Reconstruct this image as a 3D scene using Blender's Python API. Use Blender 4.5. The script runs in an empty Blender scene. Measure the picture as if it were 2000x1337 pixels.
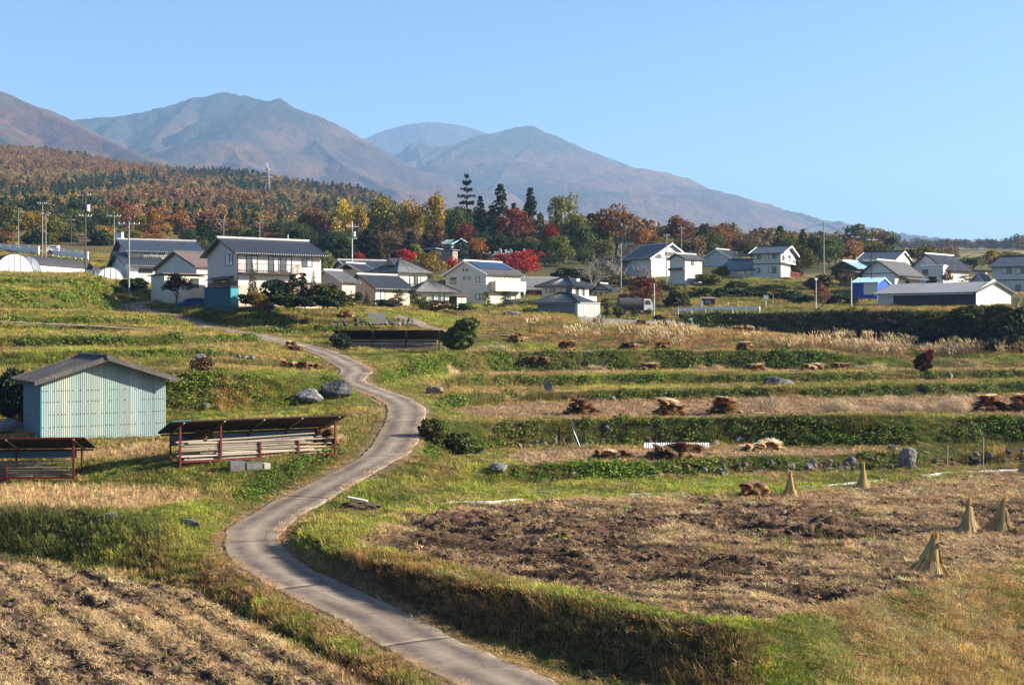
import bpy, math, random, hashlib
import numpy as np
from mathutils import Vector, Matrix

# ------------------------------------------------------------------ camera, sky, sun, exposure
F = 2500.0            # focal length in photo pixels
CX, HY = 1000.0, 640.0  # principal column and eye-level row
scene = bpy.context.scene
cam_d = bpy.data.cameras.new('camera')
cam = bpy.data.objects.new('camera', cam_d)
scene.collection.objects.link(cam)
cam.location = (0, 0, 0)
cam.rotation_euler = (math.radians(90), 0, 0)
cam_d.sensor_width = 36.0
cam_d.lens = 36.0 * F / 2000.0
cam_d.shift_y = -(668.5 - HY) / 2000.0
cam_d.clip_start = 0.5
cam_d.clip_end = 60000
scene.camera = cam

SUN_EL = math.radians(25.0)
SUN_AZ = math.radians(-1.5)       # from +X, negative = towards the viewer
world = bpy.data.worlds.new('World')
scene.world = world
world.use_nodes = True
nt = world.node_tree
nt.nodes.clear()
sky = nt.nodes.new('ShaderNodeTexSky')
sky.sky_type = 'NISHITA'
sky.sun_disc = False
sky.sun_elevation = SUN_EL
sky.sun_rotation = math.pi / 2 - SUN_AZ
sky.altitude = 300
sky.air_density = 1.0
sky.dust_density = 2.0
sky.ozone_density = 5.0
bg = nt.nodes.new('ShaderNodeBackground')
bg.inputs['Strength'].default_value = 0.054
wo = nt.nodes.new('ShaderNodeOutputWorld')
nt.links.new(sky.outputs[0], bg.inputs[0])
nt.links.new(bg.outputs[0], wo.inputs[0])

sun_d = bpy.data.lights.new('sun', 'SUN')
sun_d.energy = 5.0
sun_d.angle = math.radians(0.5)
sun_d.color = (1.0, 0.89, 0.72)
sun = bpy.data.objects.new('sun', sun_d)
scene.collection.objects.link(sun)
sdir = Vector((math.cos(SUN_EL) * math.cos(SUN_AZ), math.cos(SUN_EL) * math.sin(SUN_AZ), math.sin(SUN_EL)))
sun.rotation_euler = sdir.to_track_quat('Z', 'Y').to_euler()
sun.location = (60, -10, 60)

scene.view_settings.view_transform = 'Standard'
scene.view_settings.look = 'None'
scene.view_settings.exposure = 1.88
scene.view_settings.gamma = 1.0
scene.view_settings.use_curve_mapping = False
scene.cycles.max_bounces = 6
scene.cycles.diffuse_bounces = 3
scene.cycles.glossy_bounces = 2
scene.cycles.transmission_bounces = 3
scene.cycles.volume_bounces = 0
scene.cycles.caustics_reflective = False
scene.cycles.caustics_refractive = False
scene.cycles.use_denoising = True
scene.cycles.denoiser = 'OPENIMAGEDENOISE'
scene.cycles.denoising_input_passes = 'RGB_ALBEDO_NORMAL'
scene.cycles.denoising_prefilter = 'NONE'
scene.cycles.use_adaptive_sampling = False
scene.render.filter_size = 1.1

C = scene.collection.objects
RS = np.random.RandomState

# ------------------------------------------------------------------ noise (numpy)
def _hash(ix, iy, seed):
    n = (ix.astype(np.int64) * 374761393 + iy.astype(np.int64) * 668265263 + seed * 974711) & 0x7fffffff
    n = ((n ^ (n >> 13)) * 1274126177) & 0x7fffffff
    n = (n ^ (n >> 16)) & 0xffff
    return n / 65535.0
def vnoise(x, y, seed=0):
    ix = np.floor(x); iy = np.floor(y)
    fx = x - ix; fy = y - iy
    fx = fx * fx * (3 - 2 * fx); fy = fy * fy * (3 - 2 * fy)
    a = _hash(ix, iy, seed); b = _hash(ix + 1, iy, seed)
    c = _hash(ix, iy + 1, seed); d = _hash(ix + 1, iy + 1, seed)
    return (a * (1 - fx) + b * fx) * (1 - fy) + (c * (1 - fx) + d * fx) * fy
def fbm(x, y, oct=4, seed=0, gain=0.5):
    s = 0; a = 1.0; t = 0
    for o in range(oct):
        s = s + a * vnoise(x * 2 ** o + 17.3 * o, y * 2 ** o - 9.1 * o, seed + o)
        t += a; a *= gain
    return s / t * 2 - 1
def sstep(a, b, x):
    t = np.clip((x - a) / (b - a), 0, 1)
    return t * t * (3 - 2 * t)
def mixc(a, b, t):
    return a * (1 - t[..., None]) + b * t[..., None]

# ------------------------------------------------------------------ materials
MATS = {}
def _mat(name):
    m = bpy.data.materials.new(name)
    m.use_nodes = True
    n = m.node_tree
    b = n.nodes['Principled BSDF']
    b.inputs['Specular IOR Level'].default_value = 0.25
    return m, n, b
def mat(name, col, rough=0.8, metal=0.0, var=0.18, scale=1.5, bump=0.0, bscale=20, spec=0.25, stretch=(1, 1, 1), dirt=None, objvar=0.0):
    """plain procedural surface: base colour broken up by two noises, optional bump, dirt colour in blotches"""
    if name in MATS: return MATS[name]
    m, n, b = _mat(name)
    L = n.links.new
    tc = n.nodes.new('ShaderNodeTexCoord')
    mp = n.nodes.new('ShaderNodeMapping'); mp.inputs['Scale'].default_value = stretch
    L(tc.outputs['Object'], mp.inputs[0])
    nz = n.nodes.new('ShaderNodeTexNoise'); nz.inputs['Scale'].default_value = scale; nz.inputs['Detail'].default_value = 5
    L(mp.outputs[0], nz.inputs['Vector'])
    mr = n.nodes.new('ShaderNodeMapRange')
    mr.inputs['From Min'].default_value = 0.25; mr.inputs['From Max'].default_value = 0.75
    mr.inputs['To Min'].default_value = 1 - var; mr.inputs['To Max'].default_value = 1 + var
    L(nz.outputs['Fac'], mr.inputs['Value'])
    mul = n.nodes.new('ShaderNodeVectorMath'); mul.operation = 'SCALE'
    mul.inputs[0].default_value = col
    L(mr.outputs[0], mul.inputs['Scale'])
    out = mul.outputs[0]
    if dirt:
        n2 = n.nodes.new('ShaderNodeTexNoise'); n2.inputs['Scale'].default_value = scale * 0.45; n2.inputs['Detail'].default_value = 8
        n2.inputs['Roughness'].default_value = 0.7
        L(mp.outputs[0], n2.inputs['Vector'])
        r2 = n.nodes.new('ShaderNodeMapRange'); r2.inputs['From Min'].default_value = 0.5; r2.inputs['From Max'].default_value = 0.68
        r2.inputs['To Max'].default_value = 0.8
        L(n2.outputs['Fac'], r2.inputs['Value'])
        mx = n.nodes.new('ShaderNodeMix'); mx.data_type = 'RGBA'
        L(r2.outputs[0], mx.inputs['Factor']); L(out, mx.inputs['A']); mx.inputs['B'].default_value = (*dirt, 1)
        out = mx.outputs['Result']
    if objvar:
        oi = n.nodes.new('ShaderNodeObjectInfo')
        mv = n.nodes.new('ShaderNodeVectorMath'); mv.operation = 'MULTIPLY'
        L(out, mv.inputs[0]); L(oi.outputs['Color'], mv.inputs[1])
        out = mv.outputs[0]
    L(out, b.inputs['Base Color'])
    b.inputs['Roughness'].default_value = rough
    b.inputs['Metallic'].default_value = metal
    b.inputs['Specular IOR Level'].default_value = spec
    if bump:
        nb = n.nodes.new('ShaderNodeTexNoise'); nb.inputs['Scale'].default_value = bscale; nb.inputs['Detail'].default_value = 6
        L(mp.outputs[0], nb.inputs['Vector'])
        bp = n.nodes.new('ShaderNodeBump'); bp.inputs['Strength'].default_value = bump; bp.inputs['Distance'].default_value = 0.1
        L(nb.outputs['Fac'], bp.inputs['Height']); L(bp.outputs[0], b.inputs['Normal'])
    MATS[name] = m
    return m
def leaf_mat(name, rough=0.7, trans=0.25, src='INSTANCER', attr='tint', face='v'):
    """foliage: colour from the instance (tint) or the object colour, times a per-leaf value"""
    if name in MATS: return MATS[name]
    m, n, b = _mat(name)
    L = n.links.new
    if src == 'OBJECT':
        oi = n.nodes.new('ShaderNodeObjectInfo'); c = oi.outputs['Color']
    else:
        a = n.nodes.new('ShaderNodeAttribute'); a.attribute_type = src; a.attribute_name = attr; c = a.outputs['Color']
    v = n.nodes.new('ShaderNodeAttribute'); v.attribute_type = 'GEOMETRY'; v.attribute_name = face
    mu = n.nodes.new('ShaderNodeVectorMath'); mu.operation = 'MULTIPLY'
    L(c, mu.inputs[0]); L(v.outputs['Color'], mu.inputs[1])
    L(mu.outputs[0], b.inputs['Base Color'])
    b.inputs['Roughness'].default_value = rough
    b.inputs['Specular IOR Level'].default_value = 0.15
    if trans:
        tr = n.nodes.new('ShaderNodeBsdfTranslucent'); L(mu.outputs[0], tr.inputs['Color'])
        ms = n.nodes.new('ShaderNodeMixShader'); ms.inputs[0].default_value = trans
        L(b.outputs[0], ms.inputs[1]); L(tr.outputs[0], ms.inputs[2])
        L(ms.outputs[0], n.nodes['Material Output'].inputs['Surface'])
    MATS[name] = m
    return m
def attr_mat(name, scale=3.0, var=0.35, bump=0.6, bscale=6.0, rough=0.95, attr='col', fine=None):
    """terrain: albedo from the mesh attribute, broken up by noises"""
    m, n, b = _mat(name)
    L = n.links.new
    a = n.nodes.new('ShaderNodeAttribute'); a.attribute_name = attr
    tc = n.nodes.new('ShaderNodeTexCoord')
    nz = n.nodes.new('ShaderNodeTexNoise'); nz.inputs['Scale'].default_value = scale; nz.inputs['Detail'].default_value = 9; nz.inputs['Roughness'].default_value = 0.7
    L(tc.outputs['Object'], nz.inputs['Vector'])
    mr = n.nodes.new('ShaderNodeMapRange')
    mr.inputs['From Min'].default_value = 0.3; mr.inputs['From Max'].default_value = 0.7
    mr.inputs['To Min'].default_value = 1 - var; mr.inputs['To Max'].default_value = 1 + var
    L(nz.outputs['Fac'], mr.inputs['Value'])
    mul = n.nodes.new('ShaderNodeVectorMath'); mul.operation = 'SCALE'
    L(a.outputs['Color'], mul.inputs[0]); L(mr.outputs[0], mul.inputs['Scale'])
    L(mul.outputs[0], b.inputs['Base Color'])
    b.inputs['Roughness'].default_value = rough
    b.inputs['Specular IOR Level'].default_value = 0.1
    nb = n.nodes.new('ShaderNodeTexNoise'); nb.inputs['Scale'].default_value = bscale; nb.inputs['Detail'].default_value = 8; nb.inputs['Roughness'].default_value = 0.65
    L(tc.outputs['Object'], nb.inputs['Vector'])
    bp = n.nodes.new('ShaderNodeBump'); bp.inputs['Strength'].default_value = bump; bp.inputs['Distance'].default_value = fine or 0.15
    L(nb.outputs['Fac'], bp.inputs['Height']); L(bp.outputs[0], b.inputs['Normal'])
    MATS[name] = m
    return m

# ------------------------------------------------------------------ mesh helpers
def npmesh(name, V, Fq, m=None, smooth=False, attrs=None, vattrs=None):
    """mesh from numpy verts (n,3) and faces (k,3|4)"""
    me = bpy.data.meshes.new(name)
    V = np.asarray(V, np.float32); Fq = np.asarray(Fq, np.int32)
    k = Fq.shape[1]
    me.vertices.add(len(V)); me.vertices.foreach_set('co', V.ravel())
    me.loops.add(Fq.size); me.loops.foreach_set('vertex_index', Fq.ravel())
    me.polygons.add(len(Fq)); me.polygons.foreach_set('loop_start', np.arange(0, Fq.size, k, dtype=np.int32))
    me.update(calc_edges=True)
    if smooth: me.polygons.foreach_set('use_smooth', np.ones(len(Fq), bool))
    else: me.polygons.foreach_set('use_smooth', np.zeros(len(Fq), bool))
    for nm, arr in (attrs or {}).items():
        at = me.attributes.new(nm, 'FLOAT_COLOR', 'FACE')
        c = np.ones((len(Fq), 4), np.float32); c[:, :arr.shape[1]] = arr
        at.data.foreach_set('color', c.ravel())
    for nm, arr in (vattrs or {}).items():
        at = me.attributes.new(nm, 'FLOAT_COLOR', 'POINT')
        c = np.ones((len(V), 4), np.float32); c[:, :arr.shape[1]] = arr
        at.data.foreach_set('color', c.ravel())
    if m: me.materials.append(m)
    return me
class MB:
    """collects boxes, tubes, slabs; build() links them as one mesh object"""
    def __init__(s): s.v = []; s.f = []
    def add(s, vs, fs):
        o = len(s.v); s.v += [tuple(p) for p in vs]; s.f += [tuple(i + o for i in f) for f in fs]; return s
    def box(s, x0, x1, y0, y1, z0, z1):
        return s.add([(x0, y0, z0), (x1, y0, z0), (x1, y1, z0), (x0, y1, z0), (x0, y0, z1), (x1, y0, z1), (x1, y1, z1), (x0, y1, z1)],
                     [(0, 3, 2, 1), (4, 5, 6, 7), (0, 1, 5, 4), (1, 2, 6, 5), (2, 3, 7, 6), (3, 0, 4, 7)])
    def tube(s, p, q, r0, r1=None, n=6, cap=True):
        r1 = r0 if r1 is None else r1
        p = Vector(p); q = Vector(q); d = (q - p)
        if d.length < 1e-6: return s
        d.normalize()
        a = d.cross(Vector((0, 0, 1))) if abs(d.z) < .95 else d.cross(Vector((1, 0, 0)))
        a.normalize(); b = d.cross(a)
        vs = []
        for c, r in ((p, r0), (q, r1)):
            for i in range(n):
                t = 2 * math.pi * i / n
                vs.append(c + a * (r * math.cos(t)) + b * (r * math.sin(t)))
        fs = [(i, (i + 1) % n, n + (i + 1) % n, n + i) for i in range(n)]
        if cap: fs += [tuple(range(n - 1, -1, -1)), tuple(range(n, 2 * n))]
        return s.add(vs, fs)
    def slab(s, a, b, c, d, t):
        """quad a b c d (counter-clockwise from above) given thickness t downwards along its normal"""
        a, b, c, d = map(Vector, (a, b, c, d))
        n = (b - a).cross(d - a)
        if n.length < 1e-6: n = (c - a).cross(d - a)
        n.normalize(); k = n * -t
        return s.add([a, b, c, d, a + k, b + k, c + k, d + k], [(0, 1, 2, 3), (7, 6, 5, 4), (0, 4, 5, 1), (1, 5, 6, 2), (2, 6, 7, 3), (3, 7, 4, 0)])
    def prism(s, pts, y0, y1):
        """polygon in xz extruded along y"""
        n = len(pts)
        vs = [(x, y0, z) for x, z in pts] + [(x, y1, z) for x, z in pts]
        fs = [tuple(range(n)), tuple(range(2 * n - 1, n - 1, -1))] + [(i, n + i, n + (i + 1) % n, (i + 1) % n) for i in range(n)]
        return s.add(vs, fs)
    def ribs(s, e0, e1, r0, r1, spacing, amp, thick=0.08):
        """roof slope from eave e0-e1 to ridge r0-r1 with raised ribs running down it"""
        e0, e1, r0, r1 = map(Vector, (e0, e1, r0, r1))
        nrm = (e1 - e0).cross((r0 + r1) * .5 - e0).normalized()
        if nrm.z < 0: nrm = -nrm
        n = max(2, int((e1 - e0).length / spacing)) * 2
        o = len(s.v)
        for i in range(n + 1):
            t = i / n; k = nrm * (amp if i % 2 else 0)
            s.v.append(tuple(e0.lerp(e1, t) + k)); s.v.append(tuple(r0.lerp(r1, t) + k))
        for i in range(n):
            s.f.append((o + 2 * i, o + 2 * i + 2, o + 2 * i + 3, o + 2 * i + 1))
        k = nrm * -thick
        s.add([e0, e1, r1, r0, e0 + k, e1 + k, r1 + k, r0 + k], [(7, 6, 5, 4), (0, 4, 5, 1), (1, 5, 6, 2), (2, 6, 7, 3), (3, 7, 4, 0)])
        return s
    def mesh(s, name, m=None, smooth=False):
        me = bpy.data.meshes.new(name)
        me.from_pydata(s.v, [], s.f)
        me.validate()
        if m: me.materials.append(m)
        if smooth:
            for p in me.polygons: p.use_smooth = True
        return me
    def build(s, name, m=None, parent=None, smooth=False):
        return link(name, s.mesh(name, m, smooth), parent)
def link(name, me, parent=None):
    o = bpy.data.objects.new(name, me); C.link(o)
    if parent is not None: o.parent = parent
    return o
def tag(o, label=None, cat=None, group=None, kind=None):
    if label: o['label'] = label
    if cat: o['category'] = cat
    if group: o['group'] = group
    if kind: o['kind'] = kind
    return o
def thing(name, label, cat, loc=(0, 0, 0), rz=0.0, group=None):
    o = bpy.data.objects.new(name, None); C.link(o)
    o.empty_display_size = 0.3
    o.location = loc; o.rotation_euler = (0, 0, rz)
    return tag(o, label, cat, group)
def dup(root, loc=None, rz=None, sc=None, label=None, color=None):
    r = root.copy(); C.link(r)
    if loc is not None: r.location = loc
    if rz is not None: r.rotation_euler = (0, 0, rz)
    if sc is not None: r.scale = sc if hasattr(sc, '__len__') else (sc, sc, sc)
    if label: r['label'] = label
    if color: r.color = color
    for ch in list(root.children):
        c = ch.copy(); C.link(c); c.parent = r
        if color and 'trunk' not in ch.name: c.color = color
        for g in ch.children:
            d = g.copy(); C.link(d); d.parent = c
    return r
def at(px, py, d):
    """the point of the place that stands d metres in front of the viewer in that direction"""
    return Vector(((px - CX) / F * d, d, (HY - py) / F * d))

# ------------------------------------------------------------------ terrain survey: path, terraces, banks
PATH = [(1130, 1400, 34.9), (1003, 1337, 37.8), (893, 1290, 40.4), (806, 1247, 43.0), (716, 1195, 46.6), (612, 1147, 50.3), (535, 1105, 54.3), (497, 1070, 57.6),
        (497, 1035, 61.0), (545, 1000, 65), (608, 965, 68.5), (658, 938, 71.2), (725, 902, 75), (758, 880, 77.8), (778, 850, 82), (793, 810, 88), (790, 793, 91.5),
        (763, 775, 95.5), (728, 763, 98.5), (682, 742, 104), (696, 723, 109), (668, 705, 115), (638, 690, 121), (590, 675, 127), (546, 665, 132),
        (490, 652, 139), (430, 642, 144), (385, 631, 149), (332, 616, 154), (292, 606, 158), (262, 600, 161), (258, 595, 163.5), (280, 590, 166), (310, 586, 169), (345, 584, 172)]
def smooth_poly(P, n):
    P = np.array(P, float)
    q = np.array([(a[0], a[1], a[2]) for a in P])
    k = len(q); out = []
    for i in range(k - 1):
        p0 = q[max(i - 1, 0)]; p1 = q[i]; p2 = q[i + 1]; p3 = q[min(i + 2, k - 1)]
        for j in range(n):
            t = j / n
            out.append(0.5 * ((2 * p1) + (-p0 + p2) * t + (2 * p0 - 5 * p1 + 4 * p2 - p3) * t * t + (-p0 + 3 * p1 - 3 * p2 + p3) * t ** 3))
    out.append(q[-1])
    return np.array(out)
def to3(P):
    P = np.asarray(P, float)
    return np.stack([(P[:, 0] - CX) / F * P[:, 2], P[:, 2], (HY - P[:, 1]) / F * P[:, 2]], 1)
path3 = smooth_poly(to3(PATH), 10)
pth_d = path3[:, 1]; pth_px = CX + F * path3[:, 0] / path3[:, 1]
o_ = np.argsort(pth_d); PD, PPX = pth_d[o_], pth_px[o_]

RIGHT = [
 [(0, 'z', -12.5, 14)],
 [(560, 'z', -10.15, 56.5), (640, 'z', -10.3, 52.4), (700, 'z', -10.45, 49.5), (900, 'z', -10.6, 44.7), (1100, 'z', -10.7, 41.2), (1300, 'z', -10.8, 38.2), (1450, 'z', -10.9, 36), (1600, 'z', -11.4, 34.5), (1800, 'z', -11.6, 37), (2000, 'z', -11.8, 40)],
 [(560, 1030, 59), (620, 1062, 54.5), (700, 1090, 51.1), (900, 1132, 46.7), (1100, 1170, 43.4), (1300, 1205, 40.7), (1450, 1228, 39.1), (1600, 1200, 41.1), (1800, 1158, 44.4), (2000, 1112, 48.7), (2200, 1075, 52.9)],
 [(600, 'z', -9.2, 62), (700, 'z', -9.2, 62.5), (900, 'z', -9.2, 66.1), (1050, 'z', -9.2, 68.5), (1300, 'z', -9.2, 70.3), (1550, 'z', -9.2, 72.6), (1800, 'z', -9.2, 78), (2000, 'z', -9.2, 82.1)],
 [(700, 'z', -8.7, 68), (850, 'z', -9.05, 72.5), (1000, 'z', -9.15, 75), (1200, 'z', -9.15, 77), (1500, 'z', -9.15, 80.3), (1750, 'z', -9.15, 83.2), (2000, 'z', -9.15, 86.3)],
 [(700, 925, 72.5), (850, 915, 76.5), (1000, 908, 76.6), (1200, 905, 77.8), (1450, 895, 81.1), (1730, 885, 84), (1820, 890, 85.5), (2000, 880, 87.5)],
 [(780, 893, 79), (900, 880, 84), (1000, 875, 87.5), (1200, 868, 90), (1500, 868, 90), (1700, 873, 88.5), (1800, 866, 88), (2000, 860, 89)],
 [(820, 850, 83), (870, 822, 88), (1000, 822, 88.6), (1300, 818, 91), (1600, 812, 91.2), (2000, 815, 90.5)],
 [(840, 800, 92), (900, 794, 101), (1000, 786, 108.6), (1300, 780, 112.5), (1600, 776, 115), (2000, 768, 121)],
 [(830, 790, 94), (900, 772, 102), (1000, 767, 109.4), (1300, 762, 113.3), (1600, 757, 116), (2000, 749, 122)],
 [(780, 772, 99), (900, 757, 113), (1000, 754, 119), (1300, 750, 124), (1600, 746, 128), (2000, 739, 134)],
 [(720, 764, 101), (900, 740, 114), (1000, 736, 120), (1300, 732, 125), (1600, 729, 129), (2000, 723, 135)],
 [(700, 745, 105), (900, 730, 124), (1000, 728, 130), (1300, 723, 137), (1600, 722, 139), (2000, 719, 141)],
 [(730, 715, 113), (900, 690, 126), (1000, 688, 131.8), (1300, 685, 138.8), (1600, 687, 141), (1680, 700, 143), (2000, 713, 143)],
 [(680, 700, 118), (900, 680, 138), (1000, 683, 145), (1300, 683, 150), (1600, 684, 152), (1700, 694, 152), (2000, 705, 146)],
 [(350, 655, 127), (600, 674, 129), (700, 668, 138), (900, 663, 150), (1000, 652, 155), (1100, 645, 160), (1300, 657, 160), (1500, 663, 159), (1650, 674, 158), (2000, 696, 148)],
 [(350, 640, 144), (500, 652, 143), (600, 653, 147), (700, 642, 152), (900, 640, 165), (1100, 628, 172), (1300, 641, 176), (1500, 650, 171), (1650, 666, 164), (2000, 694, 150)],
 [(300, 620, 152), (400, 636, 147.5), (500, 626, 148), (700, 622, 156), (900, 628, 170), (1100, 622, 175), (1140, 636, 176), (1300, 640, 184), (1500, 652, 178), (1650, 668, 168), (2000, 692, 151.5)],
 [(300, 606, 158.5), (400, 602, 152), (500, 600, 151), (700, 606, 165), (900, 606, 188), (1100, 618, 180), (1138, 634, 181), (1290, 637, 184), (1330, 636, 190), (1500, 653, 182), (1650, 668, 175), (2000, 692, 153)],
 [(300, 592, 169), (500, 595, 158), (700, 596, 185), (900, 600, 200), (1100, 608, 192), (1140, 619, 188), (1285, 623, 190), (1340, 612, 193), (1500, 611, 185.5), (1650, 607, 179), (2000, 607, 158)],
]
LEFT = [
 [(0, 'z', -12.3, 14)],
 [(0, 'z', -10.7, 27)],
 [(-200, 1078, 61), (0, 1085, 60.1), (130, 1098, 58.4), (250, 1118, 56), (380, 1150, 52.5), (500, 1205, 47.3), (650, 1285, 41.5), (760, 1340, 38.2), (900, 1410, 34)],
 [(-200, 982, 62.5), (0, 985, 62), (130, 992, 61.5), (250, 1010, 60.5), (330, 1040, 58.5), (400, 1085, 56), (500, 1183, 48), (650, 1263, 42.1), (760, 1317, 38.8), (900, 1388, 34.6)],
 [(-200, 947, 69), (0, 948, 68.5), (200, 948, 68.5), (390, 957, 67), (450, 985, 63.5), (500, 965, 66), (600, 933, 70), (680, 905, 73)],
 [(-200, 925, 71.5), (0, 932, 71), (150, 925, 71), (320, 905, 72), (450, 900, 72.5), (640, 882, 74.5), (700, 886, 76)],
 [(-200, 870, 76), (0, 862, 75.5), (80, 857, 75), (300, 848, 79), (450, 850, 79), (600, 848, 79), (700, 850, 80), (740, 850, 80.5)],
 [(-200, 825, 84), (0, 825, 84), (330, 800, 88), (560, 795, 89), (700, 790, 89.5), (750, 795, 89.6)],
 [(-200, 752, 87), (0, 740, 87.5), (330, 733, 90.5), (450, 730, 91.5), (560, 735, 92.5), (640, 738, 94), (690, 752, 98)],
 [(-200, 735, 95), (0, 718, 95), (330, 704, 100), (560, 712, 104), (640, 716, 106), (665, 722, 107)],
 [(-200, 695, 97), (0, 690, 97), (330, 682, 102), (560, 686, 111), (620, 693, 117)],
 [(-200, 683, 105), (0, 682, 105), (330, 675, 110), (540, 677, 121), (590, 679, 124.5)],
 [(-200, 650, 107), (0, 650, 107), (330, 648, 112.5), (480, 654, 129), (540, 668, 131)],
 [(-200, 641, 118), (0, 640, 118), (330, 640, 122), (440, 645, 141), (500, 655, 137)],
 [(0, 608, 122), (150, 609, 124.5), (230, 614, 128), (310, 630, 131), (400, 648, 143)],
 [(0, 598, 132), (150, 602, 142), (235, 606, 158), (300, 607, 160)],
 [(0, 563, 135), (130, 567, 145), (220, 578, 167), (262, 586, 170), (300, 589, 172)],
 [(0, 556, 147), (130, 562, 152), (220, 572, 171), (280, 583, 174), (310, 585, 176)],
 [(0, 536, 153), (160, 543, 162), (240, 556, 178), (300, 570, 182)],
]
COMMON = [
 [(0, 531, 196), (160, 534, 196), (240, 542, 196), (300, 555, 196), (450, 575, 200), (700, 585, 208), (900, 590, 215), (1100, 590, 212), (1300, 583, 215), (1500, 575, 222), (1560, 588, 215), (1700, 594, 207), (2000, 594, 200)],
 [(0, 503, 232), (200, 515, 235), (400, 538, 240), (700, 560, 240), (900, 560, 245), (1100, 572, 240), (1300, 555, 240), (1500, 551, 248), (1700, 560, 245), (2000, 566, 240)],
 [(0, 485, 262), (300, 492, 275), (600, 505, 290), (900, 507, 295), (1100, 512, 300), (1300, 522, 300), (1500, 520, 310), (1700, 520, 310), (2000, 530, 310)],
 [(0, 470, 330), (300, 468, 360), (600, 480, 380), (900, 480, 380), (1200, 492, 400), (1500, 505, 430), (2000, 512, 450)],
 [(0, 452, 420), (300, 450, 450), (600, 465, 470), (900, 475, 480), (1200, 490, 500), (1500, 500, 520), (2000, 503, 560)],
 [(0, 430, 560), (300, 432, 580), (600, 448, 600), (900, 470, 620), (1200, 488, 640), (1600, 494, 700), (2000, 498, 700)],
 [(0, 372, 850), (300, 380, 850), (600, 410, 830), (800, 450, 850), (1000, 480, 900), (1600, 488, 1000), (2000, 492, 1000)],
 [(-100, 288, 1400), (0, 294, 1400), (120, 303, 1380), (250, 330, 1300), (350, 343, 1250), (480, 352, 1180), (600, 368, 1080), (700, 376, 1030), (745, 392, 1010), (800, 430, 1020), (900, 468, 1100), (1200, 482, 1300), (2000, 488, 1500)],
 [(0, 400, 1900), (400, 420, 1800), (800, 450, 1800), (1200, 480, 1900), (2000, 488, 2200)],
 [(0, 430, 3500), (1000, 470, 3500), (2000, 488, 3800)],
]
def line_dz(L, px):
    xs = np.array([p[0] for p in L], float)
    ds = np.array([p[3] if p[1] == 'z' else p[2] for p in L], float)
    zs = np.array([p[2] if p[1] == 'z' else (HY - p[1]) / F * p[2] for p in L], float)
    o = np.argsort(xs)
    return np.interp(px, xs[o], ds[o]), np.interp(px, xs[o], zs[o])
def side_surface(lines, px, dg):
    D = []; Z = []
    for L in lines + COMMON:
        a, b = line_dz(L, px); D.append(a); Z.append(b)
    D = np.array(D); Z = np.array(Z)
    for j in range(1, len(D)): D[j] = np.maximum(D[j], D[j - 1] + 0.3)
    out = np.zeros((len(px), len(dg)))
    for i in range(len(px)): out[i] = np.interp(dg, D[:, i], Z[:, i])
    return out
# ------------------------------------------------------------------ near ground: one sheet, 16 m to 262 m
PXS = np.concatenate([np.arange(-260, -60, 12), np.arange(-60, 2060, 4.0), np.arange(2060, 2261, 12)])
DGS = np.concatenate([np.arange(15, 34, 0.8), np.arange(34, 60, 0.11), np.arange(60, 100, 0.17), np.arange(100, 150, 0.32), np.arange(150, 200, 0.6), np.arange(200, 262, 1.2), [262.0]])
def path_px(d): return np.interp(d, PD, PPX)
def dist_path(X, Y):
    """distance to the path's centre line and the path's height there"""
    seg = path3
    best = np.full(X.shape, 1e9); bz = np.zeros(X.shape)
    a = seg[:-1]; b = seg[1:]
    for i in range(len(a)):
        ax, ay, az = a[i]; bx, by, bz_ = b[i]
        m = (np.abs(Y - ay) < 14)
        if not m.any(): continue
        x = X[m]; y = Y[m]
        dx, dy = bx - ax, by - ay
        t = np.clip(((x - ax) * dx + (y - ay) * dy) / (dx * dx + dy * dy + 1e-9), 0, 1)
        dd = np.hypot(x - ax - t * dx, y - ay - t * dy)
        bb = best[m]; zz = bz[m]
        k = dd < bb
        bb[k] = dd[k]; zz[k] = (az + t * (bz_ - az))[k]
        best[m] = bb; bz[m] = zz
    return best, bz
def inpoly(x, y, P):
    P = np.asarray(P); r = np.zeros(x.shape, bool)
    j = len(P) - 1
    for i in range(len(P)):
        xi, yi = P[i]; xj, yj = P[j]
        c = ((yi > y) != (yj > y)) & (x < (xj - xi) * (y - yi) / (yj - yi + 1e-12) + xi)
        r ^= c; j = i
    return r
def poly_dist(x, y, P):
    """signed distance, positive inside"""
    P = np.asarray(P); best = np.full(x.shape, 1e9)
    for i in range(len(P)):
        ax, ay = P[i]; bx, by = P[(i + 1) % len(P)]
        dx, dy = bx - ax, by - ay
        t = np.clip(((x - ax) * dx + (y - ay) * dy) / (dx * dx + dy * dy + 1e-9), 0, 1)
        best = np.minimum(best, np.hypot(x - ax - t * dx, y - ay - t * dy))
    return np.where(inpoly(x, y, P), best, -best)
def plan(z, pts):
    """field outline: directions with their depth on the plane z (a third number is the depth itself)"""
    out = []
    for p in pts:
        d = p[2] if len(p) > 2 else F * z / (HY - p[1])
        out.append(((p[0] - CX) / F * d, d))
    return out
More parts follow.
